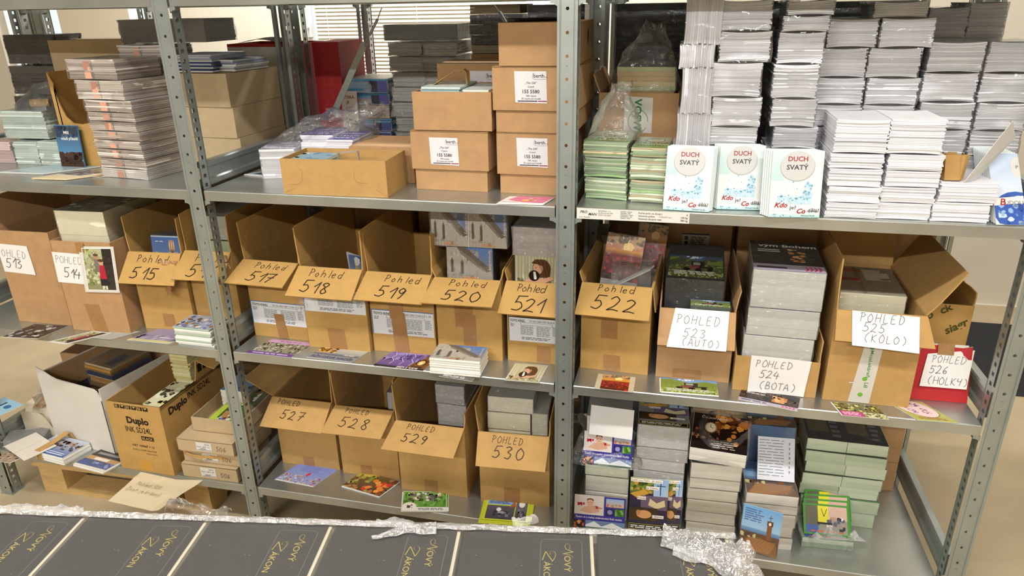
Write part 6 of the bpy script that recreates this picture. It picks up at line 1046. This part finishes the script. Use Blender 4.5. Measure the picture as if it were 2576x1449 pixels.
for i, h in enumerate((.05, .045, .04, .038, .038, .038, .038)):
    t = thing('postcard_bundle', BM[i], 'bundle', (1.703+.004*math.sin(i*2), .2+.003*math.cos(i*3), z), .02*math.sin(i)); mb = MB()
    for c in (0, 1): pages(.105, .15, h-.0025, 2, cols=GW, gap=.99, seed=370+i*2+c, jit=.0005, nx=2, o=(c*.1065, 0, .0005), mb=mb, top='#3f6a34')
    mb.build('leaves', M_PAGES, t); film_box(t, .2115, .15, h-.002, .001, .003, i+3, M_WRAP)
    if i == 6: p = Print(TOP(h-.002), 1e-4); art_black(p, .2115, .15); p.build('cover_print', t, M_GLOSSP)
    if i == 1: p = Print(TOP(h-.002), 1e-4); sub(art_bmx, .11, 0, .1, .08)(p, .2, .15); p.build('cover_print', t, M_GLOSSP)
    z += h
t = pile('small bundle of bicycle racer postcards fanned at the foot of the green stack', (1.703, .085, Z0), .06, .135, .09, .03, 8, cols=GW+['#4f8a34'], art=art_bmx, seed=390, wrap=True, wm=M_FILM2, amp=.012)
for i in range(4):
    t = thing('postcard', 'green framed bicycle racer postcard fanned up on the small bundle', 'card', (1.708+.004*i, .1+.016*i, Z0+.033+.004*i), rot=(-.75+.03*i, 0, .06+.02*i), group='fanned bicycle racer postcards'); b = MB(); b.slab((0, 0, 0), (.125, 0, 0), (.125, 0, .085), (0, 0, .085), .001, '#4f8a34'); b.build('paper', M_PRINT, t); p = Print(FRONT(), 2e-4); art_bmx(p, .125, .085); p.build('picture', t, M_GLOSSP)
crumple(t, 'film_edge', .16, .05, .03, 7, M_FILM2, (-.01, -.06, -.05))
for i, (z, h) in enumerate(((0, .105), (.106, .115))): carton(['lower plain brown carton at the back of the bottom shelf end', 'upper plain brown carton at the back of the bottom shelf end'][i], (1.93, .4, Z0+z), .085, .0, h, .17, M_CARD2, closed=True)
carton('wide grey carton behind the clock postcard stack', (1.38, .36, Z0), .31, .0, .235, .2, M_CARD3, closed=True); carton('flat grey carton lying on the wide grey carton behind the clock stack', (1.385, .37, Z0+.236), .3, .01, .06, .19, M_CARD3, closed=True)
pile('dark film wrapped bundles at the back behind the baby postcard stack', (1.07, .33, Z0), .0, .27, .2, .4, 24, cols=['#5a5652', '#6a665f', '#4a4642'], seed=395, wm=M_FILM2, amp=.015, frq=24)
# ============================================================ back row and the far wall
RY = .7
for i, (x, w_, z, h) in enumerate(((-.98, .3, Z1, .4), (-.66, .3, Z1, .38), (-.34, .3, Z1, .41), (.04, .31, Z1, .4), (.37, .3, Z1, .39), (.69, .3, Z1, .41), (1.07, .3, Z1, .4), (1.39, .3, Z1, .38), (1.71, .3, Z1, .41), (-.98, .3, Z0, .4), (-.66, .3, Z0, .38), (-.34, .3, Z0, .41), (.04, .31, Z0, .4), (.37, .3, Z0, .39), (.69, .3, Z0, .41), (1.07, .3, Z0, .4), (1.39, .3, Z0, .38), (1.71, .28, Z0, .41))):  # cartons added to the back row so gaps between front boxes stay dark
    bay = ('left', 'middle', 'right')[(i % 9)//3]; lev = 'middle' if i < 9 else 'bottom'; pos = ('first', 'second', 'third')[i % 3]
    carton(f'{pos} closed carton added to darken gaps on the {lev} back shelf behind the {bay} bay', (x, RY+.02*(i % 3), z), w_, 0, h, .3, M_CARD2, closed=True)
# cartons at the back of the middle shelf, right bay
carton('brown carton with a small instruction sticker behind carton 523', (1.26, .48, Z1+.15), .2, 0, .2, .09, M_CARD2, closed=True); k = carton('brown carton under the stickered one behind carton 523', (1.26, .48, Z1), .2, 0, .148, .09, M_CARD2, closed=True)
k = [o for o in COL.objects if o.get('label', '').startswith('brown carton with a small instruction')][0]
pl = Plane((0, 0, 0), (1, 0, 0), (0, 0, 1)); p = Print(pl, 4e-4); p.rect(.055, .1, .135, .145, '#c9c5bc').rect(.055, .1, .135, .106, '#2a2c44').rect(.055, .141, .135, .145, '#2a2c44').rect(.062, .108, .072, .12, '#2a2a2c').rect(.062, .124, .072, .136, '#55554f').lines(.08, .11, .13, .136, 5, '#55524e', seed=3, ragged=.3); p.build('sticker', k)
for i in (0, 1): carton(['wide brown carton behind the boot postcard tray', 'flat brown carton on the wide one behind the boot postcard tray'][i], (1.475, .45, Z1+.27*i), .3, 0, (.269, .1)[i], .12, M_CARD2, closed=True)
carton('tall brown carton behind carton 525 at the end upright', (1.79, .46, Z1), .215, 0, .42, .1, M_CARD2, closed=True)
t = thing('brochure_box', 'narrow grey box with a pale label standing beside the upright behind carton 522', 'box', (1.056, .46, Z1), 0); b = MB(); b.box(0, 0, .0005, .035, .06, .3, '#6a6660'); b.box(.004, -.0005, .15, .03, .0, .28, '#b5afa6'); b.box(.0, -.0006, .0005, .035, 0, .14, '#8a2a2c'); b.build('box_body', M_PRINT, t)
# upper back shelf
M_RED = mat('red_board', '#a51f22', .6, 0, 20, .05)
k = carton('red carton lined with white board on the upper back shelf', (-.3, .7, Z2), .265, 0, .345, .22, M_RED, front=True); b = MB(); b.box(.004, -.0035, .02, .25, -.0004, .335); b.build('white_panel', MATS['white_board'], k.t)
t = thing('leaflet', 'loose dark leaflet curling on the rim of the red carton', 'leaflet', (-.27, .72, Z2+.3462), .1); b = MB(); b.grid(lambda u, v: (.2*u, .12*v, .0005+.012*abs(math.sin(u*4))+.004*v), 8, 3, '#3a2c28'); b.build('paper', M_PRINT, t)
k = carton('narrow red carton with white line drawing on the upper back shelf', (.03, .7, Z2), .098, 0, .35, .2, M_RED, closed=True); p = Print(k.front, 4e-4)
for i in range(5): p.frame(.02+.004*i, .06+.05*i, .06, .09+.05*i, .0007, '#c8585a')
p.build('line_drawing', k.t)
t = thing('leaflet', 'folded leaflet with brown lettering leaning by the narrow red carton', 'leaflet', (.135, .66, Z2), .0, rot=(-.1, 0, .2)); b = MB(); b.box(0, 0, .001, .055, .002, .19, '#c9b9ac'); b.build('paper', M_PRINT, t); p = Print(FRONT(), 3e-4); p.text('KTERÁ', .005, .165, .014, '#7a3a2c', bold=.02, width=.04).text('JE', .015, .148, .014, '#7a3a2c', bold=.02); p.build('text_print', t)
BLU = ['#4d86a6', '#5f94b0', '#8f7a66', '#a89278', '#3f6f90', '#6a6a9a']
z = Z2
for i, h in enumerate((.05, .045, .045, .04, .05)):
    t = pile(['lowest blue and tan wrapped bundle on the upper back shelf', 'second blue and tan wrapped bundle on the upper back shelf', 'third tan wrapped bundle on the upper back shelf', 'fourth blue wrapped bundle on the upper back shelf', 'topmost blue wrapped bundle on the upper back shelf'][i], (.145+.004*(i % 2), .71, z), .02, .145, .18, h-.002, 6, cols=[BLU[0], BLU[1]] if i in (1, 4) else (['#a89278', '#b39c82'] if i in (2, ) else BLU), seed=400+i, wm=M_FILM2, name='booklet_bundle', jit=.004); z += h
    p = Print(Plane((0, -.0035, 0), (1, 0, 0), (0, 0, 1)), 3e-4)
    if i != 2: p.rect(.08, .004, .11, h-.006, '#3d3a44').rect(.11, .004, .144, h-.006, '#5a5a94'); p.build('spine_print', t)
GR2 = ['#b5b3aa', '#c2c0b8', '#a8a69e']
for c in (0, 1):
    z = Z2
    for i, h in enumerate((.05, .05, .052, .05, .05, .05, .046)[:7]):
        if c and i > 6: continue
        pile(ORD[i]+f" grey film wrapped bundle in the {'first' if c == 0 else 'second'} soft stack on the upper back shelf", (.312+.118*c+.006*math.sin(i*2+c), .71, z), .03*math.sin(i), .115, .2, h-.006, 9, cols=GR2, seed=410+i+10*c, wm=M_FILM2, name='booklet_bundle', group='grey soft stack '+('one' if c == 0 else 'two'), jit=.004, bow=-.002, nx=6, amp=.012, frq=26); z += h
pile('dark teal wrapped bundle lying across both grey soft stacks', (.3, .705, Z2+.352), .0, .25, .22, .05, 8, cols=['#3d4644', '#5a605a', '#2c3a3c'], top='#1f2e32', seed=430, wm=M_FILM2, name='booklet_bundle', amp=.008)
k = carton('tall brown carton on the upper back shelf under the dark purple books', (.6, .7, Z2), .38, 0, .31, .25, M_CARD2, closed=True)
pile('cream paper box under the dark purple books', (.6, .705, Z2+.311), 0, .16, .2, .025, 3, cols=['#b0a896', '#a8a08e'], seed=431, wrap=False, name='paper_ream')
for i in range(3): t = pile(['lowest dark purple book under its twins on the back shelf', 'middle dark purple book on the back shelf', 'top dark purple book under the cream ream'][i], (.6, .705, Z2+.3375+.031*i), 0, .17, .2, .029, 2, cols=['#2c2430', '#261f2a'], seed=432+i, wm=M_FILM, name='book', cat='book'); p = Print(Plane((0, -.003, 0), (1, 0, 0), (0, 0, 1)), 4e-4); p.text('přítel mého, který těší psaní', .15, .018, .009, '#8a8290', rot=PI, width=.12); p.build('spine_print', t)
pile('cream ream lying on the dark purple books', (.6, .705, Z2+.4315), 0, .165, .2, .028, 3, cols=['#a89a80', '#9c8e74'], seed=436, wrap=False, name='paper_ream')
pile('black wrapped books beside the dark purple ones on the tall carton', (.79, .705, Z2+.311), 0, .18, .2, .145, 8, cols=['#1c1a1e', '#26242a', '#2f2c30'], seed=437, wm=M_FILM, name='book_bundle')
pile('black wrapped books on the upper back shelf behind the tan booklets', (1.07, .705, Z2), 0, .26, .2, .455, 14, cols=['#1c1a1e', '#26242a', '#201e26'], seed=438, wm=M_FILM, name='book_bundle', amp=.008)
pile('black wrapped books on the upper back shelf behind the upright standing bundles', (1.345, .705, Z2), 0, .25, .2, .455, 14, cols=['#1c1a1e', '#26242a', '#201e26'], seed=439, wm=M_FILM, name='book_bundle', amp=.008)
pile('black wrapped books on the upper back shelf behind the tall white stacks', (1.61, .705, Z2), 0, .3, .2, .45, 14, cols=['#1c1a1e', '#26242a', '#201e26'], seed=440, wm=M_FILM, name='book_bundle', amp=.008)
pile('dark books on the upper back shelf at the far left end', (-.99, .705, Z2), 0, .28, .2, .33, 10, cols=['#1f1b1a', '#2a2422'], seed=441, wm=M_FILM, name='book_bundle')
pile('dark books on the upper back shelf next to the red carton', (-.68, .705, Z2), 0, .33, .2, .3, 10, cols=['#2a2422', '#332b28'], seed=442, wm=M_FILM, name='book_bundle')
# far wall with windows
M_FRAME = mat('window_frame_white', '#e6e4de', .4); M_SLAT = mat('blind_slat', '#dcd0bb', .55)
W1X0, W1X1, W2X0, W2X1, WZ0, WZ1 = -3.3, -2.05, -1.02, 0.55, .95, 2.4
b = MB()
for x0, x1, z0, z1 in ((-5, W1X0, 0, 3.1), (W1X1, W2X0, 0, 3.1), (W2X1, 6, 0, 3.1), (W1X0, W1X1, 0, WZ0), (W1X0, W1X1, WZ1, 3.1), (W2X0, W2X1, 0, WZ0), (W2X0, W2X1, WZ1, 3.1)): b.box(x0, YW, z0, x1, YW+.25, z1)
struct(b.build('wall_back', M_WALL))
def window(name, x0, x1, mullions=()):
    b = MB(); y0, y1 = YW+.02, YW+.08; f = .06
    for q in ((x0, WZ0, x0+f, WZ1), (x1-f, WZ0, x1, WZ1), (x0+f, WZ0, x1-f, WZ0+f), (x0+f, WZ1-f, x1-f, WZ1)): b.box(q[0], y0, q[1], q[2], y1, q[3])
    for mx in mullions: b.box(mx-.03, y0, WZ0+f, mx+.03, y1, WZ1-f)
    o = struct(b.build(name, M_FRAME)); return o
w1 = window('window_1', W1X0, W1X1, (-2.53,)); w2 = window('window_2', W2X0, W2X1)
m = bpy.data.materials.new('daylight_pane'); m.use_nodes = True; nb = m.node_tree.nodes['Principled BSDF']; nb.inputs['Base Color'].default_value = (.5, .6, .7, 1); nb.inputs['Emission Color'].default_value = (.75, .88, 1, 1); nb.inputs['Emission Strength'].default_value = 1.0
for wobj, x0, x1 in ((w1, W1X0+.06, -2.56), (w1, -2.5, W1X1-.06), (w2, W2X0+.06, W2X1-.06)):
    b = MB(); b.box(x0, YW+.045, WZ0+.06, x1, YW+.05, WZ1-.06); b.build('pane', m, wobj)
b = MB(); b.box(W1X0+.5, YW+.012, WZ0, W1X1-.2, YW+.016, WZ1); b.build('roller_blind', mat('roller_blind', '#e0d6c2', .8), w1)
b = MB(); hx = -.985
b.box(hx-.012, YW+.0, 1.47, hx+.022, YW+.02, 1.55); b.tube((hx+.005, YW-.035, 1.53), (hx+.005, YW, 1.53), .01); b.tube((hx+.005, YW-.035, 1.535), (hx-.004, YW-.035, 1.4), .012, 10); b.build('window_handle', M_FRAME, w2)
t = thing('venetian_blind', 'cream venetian blind hanging over the far window', 'blind', (-.9, YW-.05, 0), 0); z = 1.1; slat = None
while z < 2.35:
    if slat is None:
        b = MB(); ss = [(0, .0), (.003, .010), (.008, .019), (.014, .026)]
        for (ya, za), (yb, zb) in zip(ss, ss[1:]): b.quad((0, ya, za), (1.3, ya, za), (1.3, yb, zb), (0, yb, zb)); b.quad((0, yb, zb-.0006), (1.3, yb, zb-.0006), (1.3, ya, za-.0006), (0, ya, za-.0006))
        slat = b.build('slat', M_SLAT, t, loc=(0, 0, z))
    else: link('slat', slat.data, t, (0, 0, z))
    z += .0215
b = MB()
for x in (.08, .65, 1.22): b.tube((x, -.002, 1.08), (x, -.002, 2.36), .0012, 5)
b.build('ladder_cord', M_FRAME, t); b = MB(); b.box(0, -.005, 2.355, 1.3, .035, 2.39); b.build('head_rail', M_FRAME, t); b = MB(); b.box(0, -.003, 1.075, 1.3, .026, 1.09); b.build('bottom_rail', M_FRAME, t)
b = MB(); b.grid(lambda u, v: (2.2+2.2*u, 1.48+.81*v+.02*u, .003+.002*noise.noise(Vector((u*9, v*9, 0)))), 20, 10); tag(b.build('floor_mat', mat('black_carpet', '#26272b', .95, 0, 60, .4, .6, 160)), 'black carpet runner lying along the far wall', 'mat')
b = MB(); b.box(-5, YW-.012, 0, 6, YW, .006); struct(b.build('baseboard_back', M_WALL))
# ============================================================ pallet of wrapped books in the foreground
BZ = .95; BA = .159; BO = onZ(225, 1300, BZ); PITCH_B = .1855; BD = .26; TH = .032
du = Vector((math.cos(BA), math.sin(BA), 0)); dv = Vector((-math.sin(BA), math.cos(BA), 0))
M_COVER = mat('book_cover_black', '#302f2f', .36, 0, 40, .06, spec=.5); M_CREAM = mat('book_pages_cream', '#cfc6ac', .7)
def swirl(p, X, Y, pts, wd, col):
    p.line([(X+b, Y-a) for a, b in smooth_line(pts, 4)], wd, col)
def new_testament(p, w, h):
    """gold title reading towards the reader: right is up"""
    g = '#b9a650'; X, Y = .123, h-.022
    fr = [(.108, h-.3), (.108, h-.018), (.111, h-.0145), (.115, h-.0135), (.157, h-.0135), (.161, h-.0145), (.164, h-.018), (.164, h-.3)]
    p.line([(x, max(.003, y)) for x, y in fr], .0011, '#5f5e5c')
    swirl(p, .130, Y, [(.008, .019), (.009, .0165), (.005, .0175), (.001, .017), (-.0005, .0135), (.003, .011), (.0095, .0125), (.0145, .022)], .0011, g); p.line([(.130+.022, Y-.0145), (.130+.0085, Y-.0185)], .0011, g); swirl(p, .130, Y, [(.0185, .0085), (.0205, .017), (.024, .021), (.026, .021)], .0011, g)
    p.text('OVÝ', .140, Y-.0225, .0125, g, rot=-PI/2, width=.029)
    swirl(p, .109, Y-.014, [(.007, .0125), (.003, .0115), (.001, .014), (.0015, .0175), (.006, .0195), (.012, .0185), (.0195, .0155)], .0011, g); p.line([(.109+.0155, Y-.0335), (.109+.006, Y-.0155), (.109+.002, Y-.0315)], .0011, g)
    p.text('ÁKON', .113, Y-.0345, .0125, g, rot=-PI/2, width=.038)
    R = random.Random(int(w*1e5)+len(p.m.v))
    p.blobs(.002, .0, w-.002, h-.004, 45, .0007, ['#8a8884', '#a8a6a0', '#6f6d6a'], 5, 1, 5)
for i in range(-2, 6):
    o = BO+du*(PITCH_B*i)-dv*BD
    t = thing('book', ['New Testament with gold title at the unseen end of the wrapped row', 'New Testament with gold title cut by the row end opposite the film wad', 'New Testament with gold title third from that row end', 'New Testament with gold title beside the torn film strip', 'New Testament with gold title under the torn film strip', 'New Testament with gold title before the yellow tulip postcards', 'New Testament with gold title partly under the big film wad', 'New Testament with gold title at the row end beyond the film wad'][i+2], 'book', (o.x, o.y, BZ-TH), BA)
    if i == 5: bpy.data.objects.remove(t); continue
    w_ = PITCH_B-.006; b = MB(); b.box(.002, .002, .003, w_, BD-.002, TH-.0012); b.build('pages', M_CREAM, t); w_ -= .0045
    b = MB(); b.box(0, 0, TH-.0011, w_, BD, TH); b.box(0, 0, .0005, w_, BD, .0029); b.box(0, 0, .003, .003, BD, TH-.0025); b.build('cover', M_COVER, t)
    p = Print(TOP(TH), 1e-4); new_testament(p, w_, BD); p.build('title_print', t, mat('gold_print', attr=True, rough=.35))
# the load under them and the film over them
o = BO-du*(PITCH_B*2)-dv*BD; L = PITCH_B*7
t = thing('book_pallet', 'pallet load of wrapped black books in the aisle', 'pallet load', (o.x, o.y, 0), BA); mb = MB()
for c in range(7): pages(PITCH_B-.006, BD, BZ-TH-.152, 24, cols=['#2a292a', '#cfc6ac', '#333233'], seed=500+c, jit=.0015, nx=1, o=(c*PITCH_B, 0, .15), mb=mb)
for c in range(7): pages(PITCH_B-.006, BD, BZ-.152, 25, cols=['#2a292a', '#cfc6ac', '#333233'], seed=510+c, jit=.0015, nx=1, o=(c*PITCH_B, -BD-.006, .15), mb=mb)
ob = mb.build('book_layers', M_PAGES, t); ob['kind'] = 'stuff'
for nm, q in [('top_board', (0, y, .125, L, y+.1, .147)) for y in (-.26, -.13, .0, .15)]+[('block', (x, y, .02, x+.1, y+.1, .1245)) for x in (0, L/2-.05, L-.1) for y in (-.26, .15)]+[('bottom_board', (x, -.26, .0005, x+.1, .25, .0195)) for x in (0, L/2-.05, L-.1)]:
    b = MB(); b.box(*q); b.build(nm, M_WOOD, t)
cream = MB()
M_SHEEN = film_mat('stretch_film', .035, .3, .3, bscale=14, bump=.12); M_WHITE = film_mat('folded_film', .2, 2.6, .13, bscale=90, bump=1.0)
b = MB(); b.grid(lambda u, v: (-.004+(L+.006)*u, -.004+(BD+.01)*v, BZ+.0016+.0012*noise.noise(Vector((u*30, v*6, 3)))), 60, 12); b.grid(lambda u, v: (-.004+(L+.006)*u, BD+.006+.002*noise.noise(Vector((u*30, v*6, 5))), BZ+.0016-.5*v), 40, 6); b.build('stretch_film', M_SHEEN, t, smooth=True)
# folded white film edge along the back, torn strip, big wad at the end
b = MB(); nz = noise.noise
b.grid(lambda u, v: ((L+.004)*u, BD-.004+.012*v+.002*nz(Vector((u*40, v*3, 1))), BZ+.003+.004*math.sin(PI*v)+.003*max(0, nz(Vector((u*60, v*6, 2))))), 200, 6); b.build('film_edge', M_WHITE, t)
def wad(name, pts, wd, hh, seed, m=M_WHITE, nu=60, nv=14, frq=55):
    """crumpled band of film along a pixel path lying on the books"""
    P = [onZ(x, y, BZ+.004)-t.location for x, y in pts]; c, s = math.cos(-BA), math.sin(-BA); P = [Vector((p.x*c-p.y*s, p.x*s+p.y*c, BZ+.004)) for p in P]; b = MB()
    def f(u, v):
        k = u*(len(P)-1); i = min(int(k), len(P)-2); p = P[i].lerp(P[i+1], k-i); d = (P[i+1]-P[i]).normalized(); n = Vector((-d.y, d.x, 0)); wv = wd(u) if callable(wd) else wd
        q = p+n*wv*(v-.5); n3 = noise.noise_vector(Vector((q.x, q.y, seed*.3))*frq); n4 = noise.noise_vector(Vector((q.x, q.y, seed*.7))*frq*2.6)
        e = math.sin(PI*v)**.7
        return q+Vector((n3.x*.005, n3.y*.005, e*hh*(.35+.65*abs(n3.z)*1.8)+e*hh*.5*abs(n4.z)))
    b.grid(f, nu, nv); return b.build(name, m, t)
wad('film_strip', [(935, 1356), (985, 1342), (1040, 1330), (1100, 1328)], lambda u: .004+.024*u, .006, 3)
wad('film_wad', [(1672, 1352), (1720, 1365), (1780, 1385), (1830, 1410), (1870, 1445), (1890, 1490)], lambda u: .035+.02*u, .022, 5, nu=80, nv=18)
wad('film_wad', [(1700, 1385), (1740, 1400), (1775, 1398)], .02, .01, 6, M_FILM2); wad('film_wad', [(1840, 1440), (1862, 1400), (1880, 1380)], lambda u: .03, .02, 7)
wad('film_curl', [(0, 1285), (60, 1278), (130, 1288), (210, 1288)], .014, .01, 8, M_FILM2); wad('film_curl', [(425, 1290), (430, 1268), (470, 1276), (520, 1290), (580, 1294)], .014, .014, 9, M_FILM); wad('film_curl', [(950, 1316), (990, 1312), (1060, 1330)], .012, .008, 10, M_FILM2); wad('film_curl', [(1290, 1322), (1330, 1312), (1350, 1305)], .016, .014, 11, M_FILM2)
